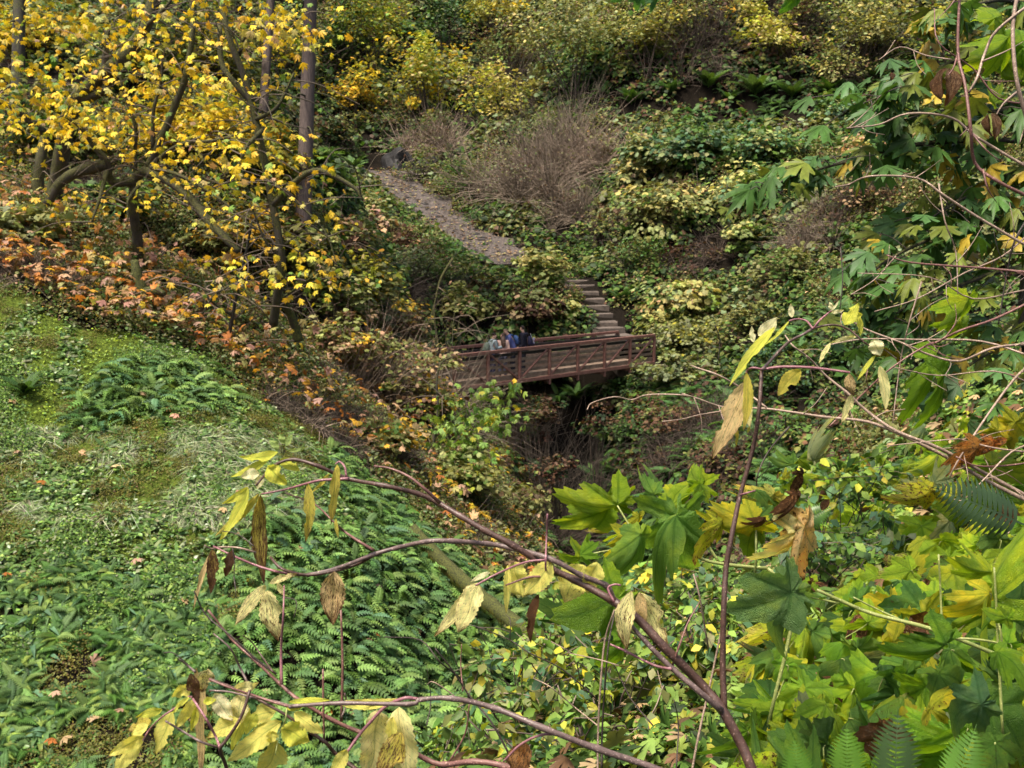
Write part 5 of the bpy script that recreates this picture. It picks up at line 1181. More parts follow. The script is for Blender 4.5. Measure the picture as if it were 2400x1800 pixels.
def set_uv(me, uv):
    l = me.uv_layers.new(name='UVMap'); idx = np.empty(len(me.loops), np.int32); me.loops.foreach_get('vertex_index', idx)
    l.data.foreach_set('uv', np.asarray(uv, np.float32)[idx].ravel())
def grid_faces(n, m): return [(i * m + j, i * m + j + 1, (i + 1) * m + j + 1, (i + 1) * m + j) for i in range(n - 1) for j in range(m - 1)]
def elder_leaf(root, b, t, w, d, col, brown=0.0, roll=None, sag=None, fold=None, dd=0.0, name='leaf', bite=0.0):
    """one leaflet between two surveyed points; w = blade width in photograph pixels"""
    B0 = W(b[0], b[1], d); T0 = W(t[0], t[1], d + dd); L = np.linalg.norm(T0 - B0); y = (T0 - B0) / L
    cam_ = -nrm((B0 + T0) / 2); x = nrm(np.cross(y, cam_)); n = np.cross(x, y)
    roll = rng.uniform(-.5, .5) if roll is None else roll
    x2 = x * math.cos(roll) + n * math.sin(roll); n2 = np.cross(x2, y)
    sag = rng.uniform(-.10, .14) if sag is None else sag; fold = rng.uniform(.05, .45) if fold is None else fold
    wm = w * d / F / 2 / max(.5, math.cos(roll)); nn, mm = 23, 7
    tt = np.linspace(0, 1, nn); prof = np.sin(math.pi * np.clip(tt, 0, 1) ** .82) ** .85 * (1 - .18 * tt) + .02; prof[-1] = .01
    us = np.linspace(-1, 1, mm); V = np.zeros((nn, mm, 3)); ph = rng.uniform(0, 6, 3); kx = rng.uniform(-.06, .06)
    for i, ti in enumerate(tt):
        ser = 1 + (.07 if i % 2 else -.05) * (0 < i < nn - 1)
        for j, u in enumerate(us):
            k = ser if abs(u) == 1 else 1
            if bite and abs(u) > .5 and u * bite > 0 and abs(ti - .55) < .09: k *= .55
            ww = wm * prof[i] * u * k
            z = fold * abs(u) * wm * prof[i] + sag * L * 4 * ti * (1 - ti) + wm * .16 * math.sin(ti * 9 + ph[0] + 2 * u) + wm * .10 * math.sin(ti * 17 + ph[1]) * u
            V[i, j] = B0 + y * L * ti + x2 * (ww + kx * L * math.sin(math.pi * ti)) + n2 * z
    me = bpy.data.meshes.new(name); me.from_pydata(V.reshape(-1, 3).tolist(), [], grid_faces(nn, mm))
    UV = np.stack([np.repeat(us[None], nn, 0), np.repeat(tt[:, None], mm, 1)], -1).reshape(-1, 2); set_uv(me, UV)
    me.polygons.foreach_set('use_smooth', np.ones(len(me.polygons), bool)); me.update()
    o = link(name, me, M_ELDER, root); o.color = (*col, brown); return o

def palmate_mesh(seed, droop=.25, ruffle=.05, lob=1.0, fold=.2, bend=.2, twist=0.0):
    r = np.random.default_rng(seed); na = 64; th = np.linspace(-math.pi, math.pi, na + 1)[:-1] + math.pi / na
    rad = np.full(na, .30)
    for a, L, w_ in ((0, 1.0, .62), (.92 + r.normal(0, .08), .82 * r.uniform(.8, 1.1), .58), (-.92 + r.normal(0, .08), .82 * r.uniform(.8, 1.1), .58), (1.95, .60 * r.uniform(.8, 1.1), .54), (-1.95, .60 * r.uniform(.8, 1.1), .54)):
        rad = np.maximum(rad, L * r.uniform(.93, 1.07) * np.exp(-((np.abs(th - a) / w_) ** (1.3 + .5 * lob)) * .66))
    rad *= np.where(np.abs(np.abs(th) - math.pi) < .30, .25 + .75 * np.abs(np.abs(th) - math.pi) / .30, 1)
    rad *= 1 + np.where(np.arange(na) % 2, .05, -.045) + r.normal(0, .025, na)
    for q in range(r.integers(0, 3)): k = r.integers(0, na); rad[np.arange(k, k + r.integers(2, 5)) % na] *= r.uniform(.45, .8)      # nibbled places on the rim
    rings = [.06, .2, .33, .46, .6, .73, .86, 1.0]; V, UV = [(0, 0, 0)], [(0, 0)]
    ph = r.uniform(0, 6.28, 8)
    for f in rings:
        for i in range(na):
            rr = rad[i] * f; x, y = rr * math.sin(th[i]), rr * math.cos(th[i]); u0, v0 = x, y
            groove = -.05 * f * max(math.exp(-((th[i] - a) / .13) ** 2) for a in (0, .92, -.92, 1.95, -1.95))
            z = -droop * rr * rr * (1.1 + .4 * math.cos(th[i] * 2 + ph[0])) + ruffle * f * f * math.sin(4 * th[i] + ph[1]) + ruffle * .5 * f * math.sin(7 * th[i] + ph[2] + 4 * rr) + groove - fold * abs(x) + .013 * math.sin(rr * 30 + ph[3])
            z += -bend * max(0, y - .15) ** 2 * 1.6 + .05 * math.sin(3.1 * x + ph[4]) * math.sin(2.7 * y + ph[5])
            a_ = twist * y; x, z = x * math.cos(a_) - z * math.sin(a_), x * math.sin(a_) + z * math.cos(a_)
            V.append((x, y, z)); UV.append((u0, v0))
    Fc = [(0, 1 + (i + 1) % na, 1 + i) for i in range(na)]
    for k in range(len(rings) - 1):
        a = 1 + k * na
        for i in range(na): Fc.append((a + i, a + (i + 1) % na, a + na + (i + 1) % na, a + na + i))
    me = bpy.data.meshes.new('palmate_leaf'); me.from_pydata(V, [], Fc); set_uv(me, UV)
    me.polygons.foreach_set('use_smooth', np.ones(len(me.polygons), bool)); me.update(); me.materials.append(M_THIM); return me
PM = [palmate_mesh(i, *q) for i, q in enumerate([(.15, .07, .2, .15, .3, .3), (.3, .10, .6, .55, .5, -.5), (.4, .08, 1, .9, .3, .6), (.6, .12, .4, .3, .9, .2), (.25, .09, .8, .45, .6, -.3), (.35, .07, .3, .7, .8, .5), (.5, .10, .5, .2, 1.2, -.6), (.8, .14, .7, .5, 1.0, .9), (.2, .08, 1, -.35, .4, .3), (.3, .11, .2, .8, .3, -.8), (.5, .1, .6, 1.1, .5, .2), (.2, .12, .5, -.5, .8, -.4), (.3, .09, .9, .6, 1.3, .4), (.7, .1, .3, .9, .9, -.7)])]
def palm(root, p, rot, s, col, brown=0.0, me=None, name='leaf'):
    me = me or PM[rng.integers(0, len(PM))]; o = bpy.data.objects.new(name, me); COL.objects.link(o); o.parent = root; off = np.array(root.location)
    sx = rng.uniform(.8, 1.05)
    sc = [s * sx, s, s]
    o.matrix_basis = Matrix([[*(rot[i] * sc), p[i] - off[i]] for i in range(3)] + [[0, 0, 0, 1]]); o.color = (*[float(c) for c in col], brown); return o
def palm_at(root, b, t, d, col, brown=0.0, tilt=0.0, roll=0.0, me=None, dd=0.0, wk=1.0):
    """hero leaf: petiole end and tip surveyed; tilt leans the blade away from facing the camera"""
    B0 = W(b[0], b[1], d); T0 = W(t[0], t[1], d + dd); L = np.linalg.norm(T0 - B0); y = (T0 - B0) / L; c = -nrm(B0)
    x = nrm(np.cross(y, c)); n = np.cross(x, y); x2 = x * math.cos(roll) + n * math.sin(roll); n2 = np.cross(x2, y)
    R = np.stack([x2 * wk * .85, y, n2], -1); return palm(root, B0, R, L * .9, col, brown, me)
def mat_cane(name, c1, c2, rough=.45, sc=30):
    m, nt, bs, out = newmat(name); p = geopos(nt); mp = N(nt, 'ShaderNodeMapping', Scale=(sc, sc, sc)); nt.links.new(p, mp.inputs[0])
    n1 = noise(nt, mp.outputs[0], 2.5, 5, .7); n2 = noise(nt, p, 260, 2)
    col = ramp(nt, n1, [(.3, c1), (.7, c2)]); col = mix_c(nt, ramp(nt, n2, [(.62, (0, 0, 0)), (.68, (1, 1, 1))]), col, tuple(min(1, x * 2 + .05) for x in c2))
    nt.links.new(col, bs.inputs['Base Color']); bs.inputs['Roughness'].default_value = rough; nt.links.new(bump(nt, n1, .3, .003), bs.inputs['Normal']); return m
M_CANE = mat_cane('elder_cane', (.035, .018, .013), (.095, .05, .036)); M_CANEP = mat_cane('elder_cane_grey', (.06, .038, .034), (.16, .11, .095))
M_PURP = mat_cane('purple_petiole', (.16, .06, .07), (.27, .125, .135), .45); M_PALE = mat_cane('bare_twig', (.16, .105, .075), (.36, .26, .19), .6); M_TWDK = mat_cane('dark_twig', (.02, .014, .010), (.055, .038, .028), .7)
M_GST = mat_cane('green_stalk', (.16, .20, .05), (.30, .32, .10), .45); M_REDT = mat_cane('red_twig', (.10, .042, .034), (.21, .10, .08), .5)
def cane(root, pts, w0, w1, d, mat, name='stem', d1=None, jit=.012, sides=8, n=4, buds=False):
    """pts in photograph pixels, widths in pixels at distance d"""
    d1 = d if d1 is None else d1; k = len(pts); ds = np.linspace(d, d1, k) + rng.normal(0, jit, k)
    q = np.array([W(p[0], p[1], x) if len(p) == 2 else W(*p) for p, x in zip(pts, ds)]); p = smooth_path(q, n); w0 *= .78; w1 *= .8
    dm = (d + d1) / 2; r = np.linspace(w0, w1, len(p)) * dm / F / 2
    if buds: r[::n] *= 1.22
    m = MB(); v, f = tube(p, r, sides, True, .06); m.add(v, f); return m.build(name, mat, root)
# ---------------------------------------------------------------- elderberry canes in the foreground
YL_ = (.66, .68, .10); YE = (.78, .74, .19); YP_ = (.82, .77, .36); YC = (.84, .80, .50); YD = (.60, .53, .09); TAN = (.66, .50, .25); LG = (.38, .50, .16); RB = (.09, .03, .018)
D1 = 1.95
root = empty('elderberry', W(1800, 2000, 1.9), 'foreground elderberry with dark forked canes and hanging yellow spotted leaves', 'shrub')
cane(root, [(1850, 2100), (1800, 1900), (1765, 1810), (1735, 1740), (1690, 1660), (1640, 1600), (1560, 1520), (1500, 1455), (1440, 1410)], 34, 25, 1.9, M_CANE, d1=D1, n=4)
cane(root, [(1440, 1410), (1345, 1358), (1285, 1330), (1200, 1277), (1140, 1245), (1080, 1210), (1030, 1180), (979, 1157), (900, 1138), (816, 1122), (745, 1092), (690, 1077), (650, 1087), (622, 1112), (600, 1138)], 23, 6, D1, M_CANE, d1=D1 + .05, n=4, buds=True)
cane(root, [(1030, 1178), (1000, 1150), (960, 1118), (915, 1098), (876, 1092)], 12, 4, D1 + .01, M_REDT)
cane(root, [(1440, 1410), (1420, 1372), (1365, 1350), (1290, 1310), (1200, 1285), (1145, 1275), (1060, 1268), (1000, 1269), (930, 1284), (875, 1300), (790, 1332), (720, 1348)], 18, 11, D1, M_CANEP, d1=D1 + .06, buds=True)
cane(root, [(876, 1301), (830, 1325), (760, 1343), (710, 1347), (660, 1333), (634, 1306)], 11, 8, D1 + .05, M_CANE)
cane(root, [(720, 1348), (690, 1346), (650, 1340), (600, 1325), (545, 1302), (500, 1280)], 10, 5, D1 + .06, M_PURP); cane(root, [(600, 1295), (560, 1284), (520, 1282), (495, 1286), (480, 1278)], 6, 4, D1 + .07, M_PALE)
cane(root, [(876, 1290), (840, 1268), (805, 1244), (781, 1222), (735, 1180), (670, 1156)], 10, 3, D1 + .05, M_REDT); cane(root, [(816, 1122), (775, 1124), (738, 1128), (670, 1147), (612, 1158)], 10, 5, D1 + .04, M_PURP)
cane(root, [(812, 1118), (808, 1095), (796, 1082), (786, 1088)], 8, 4, D1 + .04, M_PURP)
cane(root, [(1283, 1205), (1281, 1260), (1279, 1310), (1280, 1342), (1288, 1352)], 5, 7, D1 - .01, M_PURP); cane(root, [(1279, 1312), (1230, 1318), (1165, 1345), (1115, 1372)], 7, 6, D1 - .02, M_PURP); cane(root, [(1285, 1352), (1240, 1353), (1185, 1372)], 9, 5, D1 - .01, M_REDT)
cane(root, [(1445, 1425), (1500, 1490), (1570, 1562), (1640, 1622), (1690, 1665)], 12, 20, D1 - .03, M_CANEP); cane(root, [(1430, 1510), (1470, 1528), (1530, 1558), (1575, 1568)], 6, 9, D1 - .03, M_PURP); cane(root, [(1575, 1562), (1590, 1520), (1612, 1460), (1640, 1410)], 8, 3, D1 - .02, M_REDT)
cane(root, [(1440, 1412), (1425, 1380), (1440, 1370), (1455, 1372)], 8, 6, D1 - .02, M_PURP)
cane(root, [(1698, 1672), (1694, 1560), (1696, 1430), (1702, 1330), (1712, 1270), (1735, 1160), (1765, 1050), (1779, 960), (1785, 866)], 20, 11, 1.95, M_CANE, d1=2.0)
cane(root, [(1786, 866), (1800, 852), (1845, 805), (1880, 785), (1905, 770)], 10, 8, 2.0, M_CANEP); cane(root, [(1905, 772), (1920, 752), (1940, 735), (1950, 728)], 7, 5, 2.0, M_PURP); cane(root, [(1905, 770), (1890, 752), (1868, 748), (1850, 752)], 6, 5, 2.0, M_PURP)
cane(root, [(1905, 770), (1940, 762), (1970, 764), (1995, 776), (2020, 798), (2040, 812)], 7, 5, 2.0, M_CANE); cane(root, [(1786, 866), (1830, 860), (1890, 861), (1940, 866), (1992, 873)], 9, 7, 2.0, M_PURP); cane(root, [(1786, 866), (1765, 862), (1752, 868), (1748, 880)], 7, 6, 2.0, M_PURP)
cane(root, [(1735, 1160), (1752, 1155), (1770, 1150)], 6, 5, 1.98, M_PURP)
E1 = [ # base, tip, width, colour, browned
 ((652,1060),(561,1071),24,YL_,.05),((632,1074),(540,1118),20,YL_,.05),((608,1110),(564,1118),28,YC,.25),((614,1115),(603,1146),20,YC,.1),((627,1092),(672,1136),43,YL_,.02),((655,1078),(703,1104),28,YL_,.05),
 ((652,1055),(630,1032),17,LG,0),((668,1040),(655,1016),16,LG,0),((670,1045),(686,1018),14,LG,0),((672,1056),(722,1047),9,LG,0),((582,1142),(520,1181),20,YL_,.1),((584,1145),(516,1266),27,YL_,.12),((608,1157),(504,1256),22,YD,.3),((610,1160),(620,1372),38,YD,.66),
 ((722,1133),(716,1272),28,YD,.42),((791,1090),(776,1230),25,YD,.42),((772,1110),(730,1156),11,YD,.2),((786,1215),(793,1262),9,YD,.2),((498,1287),(494,1392),29,YD,.85),((497,1290),(453,1432),13,TAN,.4),((545,1290),(528,1352),25,RB,1.0),
 ((622,1372),(549,1467),32,YP_,.45),((626,1384),(652,1503),54,YP_,.5),((632,1368),(698,1345),18,YP_,.5),((650,1366),(668,1400),14,YP_,.5),((782,1340),(779,1465),62,TAN,.58)]
E2 = [((1120,1366),(1017,1492),36,YP_,.42),((1122,1368),(1074,1482),58,YP_,.38),((1148,1341),(1103,1364),13,YC,.1),((1190,1325),(1186,1438),19,YE,.3),((1205,1318),(1226,1400),62,YE,.25),((1292,1318),(1228,1396),56,YE,.3),((1370,1325),(1322,1412),82,YE,.35),((1400,1318),(1375,1390),50,YE,.25),((1262,1392),(1244,1507),25,RB,1.0),
 ((1480,1385),(1470,1522),46,YP_,.5),((1497,1390),(1562,1529),64,YP_,.5),((1478,1398),(1449,1492),32,YP_,.5),((1500,1388),(1512,1470),30,TAN,.45)]
E3 = [((1816,767),(1709,906),25,YL_,.1),((1850,752),(1788,812),8,YL_,.1),((1778,787),(1822,744),34,YC,.15),((1766,802),(1762,764),15,YC,.1),((1856,744),(1853,711),15,YC,.05),((1948,732),(1978,727),10,YC,.1),((1950,726),(1944,708),12,YC,.1),((1948,728),(1966,704),6,YC,.1),((1980,762),(2013,711),33,YL_,.05),((1992,745),(2021,736),26,YL_,.05),((2016,745),(2017,787),15,YL_,.1),
 ((2006,789),(1946,804),12,YP_,.1),((1946,804),(1919,852),13,YP_,.2),((1876,867),(1823,928),39,YD,.2),((1991,875),(2002,928),25,TAN,.55),((1997,924),(1972,992),21,YP_,.4),((1748,895),(1669,1076),56,TAN,.42),((1749,872),(1742,1010),25,YD,.35),((1752,925),(1758,1002),26,YP_,.35),((1726,1000),(1725,1047),9,YD,.2),((1756,1000),(1752,1015),7,YD,.2),
 ((2046,796),(2063,834),37,YC,.05),((2052,832),(2009,892),11,YL_,.1),((2062,858),(2076,962),25,YP_,.2)]
for q, dd_ in ((E1, D1 + .04), (E2, D1), (E3, 2.0)):
    for b, t, w, c, br in q: elder_leaf(root, b, t, w, dd_ + rng.normal(0, .025), c, br, bite=rng.choice([0, 0, -1, 1]))
# lower left branches
D2 = 1.75
root = empty('elderberry', W(900, 2050, 1.9), 'lower elderberry branches with yellow leaflets along the bottom left', 'shrub')
cane(root, [(1700, 1900), (1560, 1812), (1400, 1755), (1270, 1705), (1160, 1660), (1060, 1637), (985, 1640), (960, 1650), (800, 1648), (690, 1655), (680, 1657)], 22, 9, D2 - .05, M_CANEP, d1=D2, buds=True)
cane(root, [(985, 1640), (950, 1636), (905, 1655), (870, 1690), (840, 1725), (812, 1765)], 11, 9, D2, M_PURP); cane(root, [(1315, 1722), (1270, 1722), (1220, 1745), (1180, 1785)], 9, 6, D2 - .03, M_PURP); cane(root, [(680, 1657), (640, 1645), (600, 1632), (540, 1612), (490, 1592)], 9, 6, D2, M_REDT)
cane(root, [(682, 1655), (640, 1643), (590, 1634), (540, 1622), (490, 1618)], 8, 5, D2 + .02, M_CANEP); cane(root, [(672, 1660), (668, 1690), (655, 1720), (645, 1770)], 5, 3, D2, M_GST); cane(root, [(445, 1632), (410, 1660), (380, 1680), (350, 1710), (335, 1735)], 7, 4, D2, M_PURP)
cane(root, [(950, 1900), (850, 1815), (788, 1768), (763, 1740), (719, 1711), (672, 1677), (615, 1645), (560, 1617), (490, 1590)], 14, 6, D2 + .04, M_CANE)
cane(root, [(1400, 1880), (1280, 1830), (1180, 1795), (1110, 1785), (1040, 1792), (1000, 1780), (940, 1748), (850, 1718), (780, 1688), (700, 1640), (655, 1602), (600, 1550), (545, 1500), (488, 1430)], 20, 6, D2 + .08, M_REDT, d1=D2 + .12, buds=True)
cane(root, [(455, 1385), (482, 1440), (540, 1490), (600, 1545), (648, 1580)], 4, 7, D2 + .12, M_TWDK); cane(root, [(660, 1605), (659, 1520), (664, 1440), (666, 1372)], 10, 4, D2 + .1, M_PURP); cane(root, [(800, 1690), (803, 1560), (799, 1430)], 9, 6, D2 + .09, M_REDT); cane(root, [(760, 1738), (758, 1660), (757, 1568)], 7, 6, D2 + .06, M_REDT); cane(root, [(800, 1682), (812, 1650), (808, 1625)], 6, 4, D2 + .08, M_CANEP)
cane(root, [(640, 1575), (615, 1540), (590, 1505), (570, 1490)], 6, 3, D2 + .1, M_CANE); cane(root, [(580, 1600), (560, 1560), (540, 1520), (500, 1485)], 8, 4, D2 + .1, M_CANEP); cane(root, [(388, 1690), (430, 1715), (470, 1738), (514, 1753)], 6, 8, D2 - .04, M_CANEP); cane(root, [(586, 1617), (565, 1680), (530, 1735), (516, 1755), (528, 1790), (548, 1850), (600, 1950)], 9, 13, D2 - .04, M_CANE)
cane(root, [(448, 1632), (480, 1680), (505, 1725), (516, 1755)], 7, 8, D2 - .04, M_PURP); cane(root, [(420, 1545), (440, 1560), (458, 1575)], 4, 8, D2, M_CANEP)
E4 = [((460,1566),(470,1815),31,TAN,.42),((486,1568),(472,1622),42,YP_,.55),((446,1578),(465,1655),30,YD,.9),((447,1602),(402,1634),32,YE,.12),((444,1634),(405,1672),13,YL_,.1),((456,1640),(414,1704),30,YE,.15),((458,1658),(447,1714),19,YL_,.1),((476,1645),(508,1640),18,YL_,.05),((403,1668),(365,1768),44,YE,.18),((380,1663),(318,1682),22,YL_,.2),((355,1690),(298,1710),32,YD,.5),((348,1700),(308,1722),26,YE,.1),
 ((338,1726),(256,1769),36,YE,.15),((336,1730),(268,1822),44,YE,.15),((547,1616),(606,1600),32,YP_,.2),((502,1626),(545,1690),42,YC,.3),((566,1624),(560,1700),46,YP_,.35),((566,1690),(486,1728),44,YE,.3),((587,1660),(544,1758),34,YL_,.08),((600,1672),(575,1720),30,YL_,.08),((658,1690),(534,1784),52,YE,.2),((650,1665),(568,1704),44,YE,.15),((660,1706),(725,1738),60,YL_,.15),((652,1738),(608,1818),68,YE,.18),((640,1712),(632,1742),30,YE,.1),((690,1670),(758,1719),38,YE,.22),((672,1660),(712,1655),14,YL_,.05),
 ((677,1646),(776,1641),14,YL_,.1),((792,1648),(943,1637),26,YE,.2),((832,1650),(905,1653),24,YE,.15),((888,1666),(862,1830),82,YP_,.3),((934,1658),(962,1835),80,YP_,.32),((920,1680),(915,1760),30,YE,.2),((942,1716),(878,1838),64,YD,.62),((812,1756),(772,1822),34,YE,.15),((1235,1742),(1205,1830),60,(.35,.13,.03),.65)]
for b, t, w, c, br in E4: elder_leaf(root, b, t, w, D2 + .02 + rng.normal(0, .03), c, br, bite=rng.choice([0, 0, -1, 1]))
# ---------------------------------------------------------------- thimbleberry bank, bottom right
GN = (.16, .31, .022); GB_ = (.10, .21, .035); GY_ = (.25, .37, .022); GYY = (.40, .42, .03); GDk = (.05, .12, .025); GRY = (.15, .20, .10); BRN = (.20, .08, .03)
NPAL = [(GN, 5), (GY_, 6), (GYY, 1.6), (GB_, 2.6), (GDk, 1.0), (GRY, .8), (BRN, 1.2)]
def npick():
    w = np.array([q[1] for q in NPAL]); c = NPAL[rng.choice(len(NPAL), p=w / w.sum())][0]; return np.array(c) * rng.uniform(.8, 1.25) * rng.uniform(.93, 1.07, 3)
def thimble(label, ctr, rx, ry, n, size=(.13, .21), near=.62, far=.93, canes=7, pal=None):
    """ctr: pixel centre; leaves float between the ground and knee height"""
    g, gd = hit(ctr[0], ctr[1]); base = g[0]; root = empty('thimbleberry', base, label, 'plant'); heads = []
    # plant centre columns
    n = int(n * 2.1)
    for i in range(n):
        a = rng.uniform(0, 6.28); r = math.sqrt(rng.random()); px = ctr[0] + rx * r * math.cos(a); py = ctr[1] + ry * r * math.sin(a)
        _, d = hit(px, py, 1.2); d = min(float(d[0]), gd[0] * 1.35) * rng.uniform(near, far); p = W(px, py, d)
        az = rng.uniform(0, 6.28); y = np.array([math.cos(az), math.sin(az) * .8 - .25, rng.uniform(-1.5, .0)]); nn = np.array([-.1, -.6, 1.0]) + rng.normal(0, .55, 3)
        R = frames(y[None], nn[None])[0]; s = rng.uniform(*size) * rng.choice([.6, .75, .95]); c = npick(); br = float(np.clip(rng.normal(.10, .16), 0, .8))
        if c[0] > c[1] * 1.4: br = rng.uniform(.6, .95)
        palm(root, p, R, s, c, br); heads.append((p, R, s))
    m = MB()
    for p, R, s in heads:           # petioles
        e = p - R[:, 1] * s * .35 + np.array([rng.normal(0, .03), .05, -.20]) * rng.uniform(.6, 1.6); q = smooth_path([p, p - R[:, 1] * s * .12 + np.array([0, 0, -.03]), e], 3)
        v, f = tube(q, .0022, 5, False); m.add(v, f)
    m.build('petiole', M_GST, root)['kind'] = 'stuff'
    for i in range(canes):
        p, R, s = heads[rng.integers(0, len(heads))]; b = np.array([p[0] + rng.normal(0, .15), p[1] + rng.normal(.1, .15), 0]); b[2] = Z(b[0], b[1]) - .05
        m = MB(); v, f = tube(smooth_path([b, (b + p) / 2 + rng.normal(0, .04, 3) + [0, 0, .05], p + [0, 0, -.04]], 4), np.linspace(.006, .003, 9), 6, False); m.add(v, f); m.build('stem', rng.choice([M_GST, M_PALE, M_REDT]), root)
    return root
for (c, rx, ry, n, lab, sz) in [
 ((2280, 1720), 150, 90, 26, 'thimbleberry with large dark leaves in the bottom right corner', (.13, .20)), ((2050, 1730), 150, 90, 30, 'thimbleberry behind the fern tips at the bottom right', (.12, .19)), ((1830, 1740), 130, 85, 30, 'bright thimbleberry right of the forked cane at the bottom edge', (.12, .18)),
 ((2300, 1540), 130, 90, 26, 'thimbleberry with browned leaves at the right edge above the corner', (.14, .22)), ((2100, 1570), 130, 90, 30, 'yellow-green thimbleberry with red-brown withered leaves in the middle of the right bank', (.13, .20)), ((1880, 1600), 130, 85, 30, 'thimbleberry with one upright bright leaf right of the upright cane', (.13, .20)),
 ((2310, 1370), 130, 90, 24, 'thimbleberry with a grey leaf back at the right edge', (.19, .27)), ((2120, 1400), 120, 85, 28, 'pale green thimbleberry along the leaning green stalk', (.18, .27)), ((1950, 1430), 110, 80, 26, 'thimbleberry under the dark blue-green leaf', (.17, .25)),
 ((2300, 1200), 120, 85, 22, 'thimbleberry with orange-brown leaves behind the bare twigs', (.22, .32)), ((2130, 1240), 110, 80, 24, 'thimbleberry with a spotted yellow leaf below the thick bare twig', (.22, .32)), ((1970, 1260), 100, 75, 26, 'thimbleberry with slender pale leaves below the curled leaf', (.20, .30)),
 ((2060, 1110), 90, 55, 20, 'small leaved thimbleberry at the top of the right bank', (.22, .32)), ((1890, 1140), 80, 60, 16, 'thimbleberry at the left shoulder of the right bank beside the purple petiole', (.22, .30)), ((2250, 1050), 130, 70, 20, 'tall thimbleberry leaves seen against the light at the right edge', (.24, .34))]:
    thimble(lab, c, rx, ry, n, sz)
# fine snowberry-like bush left of the forked cane
def small_bush(label, ctr, rx, ry, n, leaf, pal, d, name='snowberry', dz=.5, group=None):
    P0 = W(ctr[0], ctr[1], d); b = P0.copy(); b[2] = min(P0[2] - .2, float(Z(b[0], b[1]))); root = empty(name, b, label, 'shrub', group)
    k = max(6, n // 26); cc = []
    for i in range(k):
        a = rng.uniform(0, 6.28); r = math.sqrt(rng.random()); cc.append(W(ctr[0] + rx * r * math.cos(a), ctr[1] + ry * r * math.sin(a), d + rng.uniform(-dz, dz)))
    cc = np.array(cc); pos, axis = [], []; m = MB()
    for c in cc:
        az = rng.uniform(0, 6.28); dv = np.array([math.cos(az), math.sin(az), rng.uniform(-.5, .3)]); L = rng.uniform(.2, .4) * d / 5; p = smooth_path([c - dv * L * .5, c + rng.normal(0, .02, 3), c + dv * L * .5 - [0, 0, .06]], 8)
        v, f = tube(p, np.linspace(.004, .0015, len(p)), 5, False); m.add(v, f, np.array(C['TW']) * rng.uniform(.4, 1))
        v, f = tube(smooth_path([b + rng.normal(0, .06, 3), (b + c) / 2 + rng.normal(0, .1, 3), c - dv * L * .5], 4), np.linspace(.007, .003, 9), 5, False); m.add(v, f, np.array(C['TWD']) * rng.uniform(.6, 1.6))
        t = rng.random(26); q = p[(t * (len(p) - 1)).astype(int)] + rng.normal(0, .012 * d / 4, (26, 3)); pos.append(q); axis.append(np.repeat(dv[None], 26, 0) * .6)
    m.build('twigs', M_TWIG, root); pos = np.concatenate(pos); out = np.concatenate(axis); n = len(pos); pr_ = rng.permutation(n); pos, out = pos[pr_], out[pr_]
    leaves_on(root, pos, leaf * rng.uniform(.6, 1.3, n), pick(pal, n), out, (.0, .9), 120, OV, .6, None, ('oval', 'oval'))
OV = []
for i in range(3):
    me = scatter_mesh('oval_leaf', *T_oval([.30, .36, .26][i], [.1, .04, .16][i], [.1, .25, .4][i]), np.zeros((1, 3)), np.eye(3)[None], np.ones(1), np.ones((1, 3))); me.materials.append(M_LEAFOBJ); OV.append(me)
SNOW = dict(GL=5, YL=2.2, GR=3, GB=1.8, Y=.35, OL=2, OP=1.4)
small_bush('yellow and green small leaved bush below the crossing canes', (1230, 1590), 150, 110, 780, .075, SNOW, 6.2)
small_bush('yellow-green small leaved bush at the bottom edge left of the forked cane', (1400, 1720), 190, 90, 760, .07, SNOW, 5.0)
small_bush('pale green small leaved bush behind the spotted elder leaves', (1480, 1560), 120, 110, 620, .075, SNOW, 5.6)
small_bush('green small leaved bush behind the upright cane', (1660, 1480), 120, 100, 560, .08, dict(GL=4, GR=3, YL=2, GB=2, OL=1), 6.2)
small_bush('yellow leaf bush directly left of the upright cane in front of the creek', (1570, 1350), 110, 60, 360, .08, SNOW, 7.5)
small_bush('dense small green bush at the bottom centre beside the red twig', (1080, 1740), 90, 75, 420, .07, dict(GR=4, GL=3, FE=2, YL=.6), 7.2)
small_bush('yellow green bush behind the large glossy leaves', (1330, 1420), 100, 70, 420, .08, SNOW, 7.0)
small_bush('green small leaved bush on the top of the right bank', (1960, 1120), 120, 60, 420, .11, dict(GR=3, GL=4, GB=2, YL=1), 9.0)
small_bush('small leaved creeper among the thimbleberry leaves right of the upright cane', (1960, 1240), 150, 80, 520, .085, dict(GR=3, GL=3, GB=3, GY=1), 7.6)
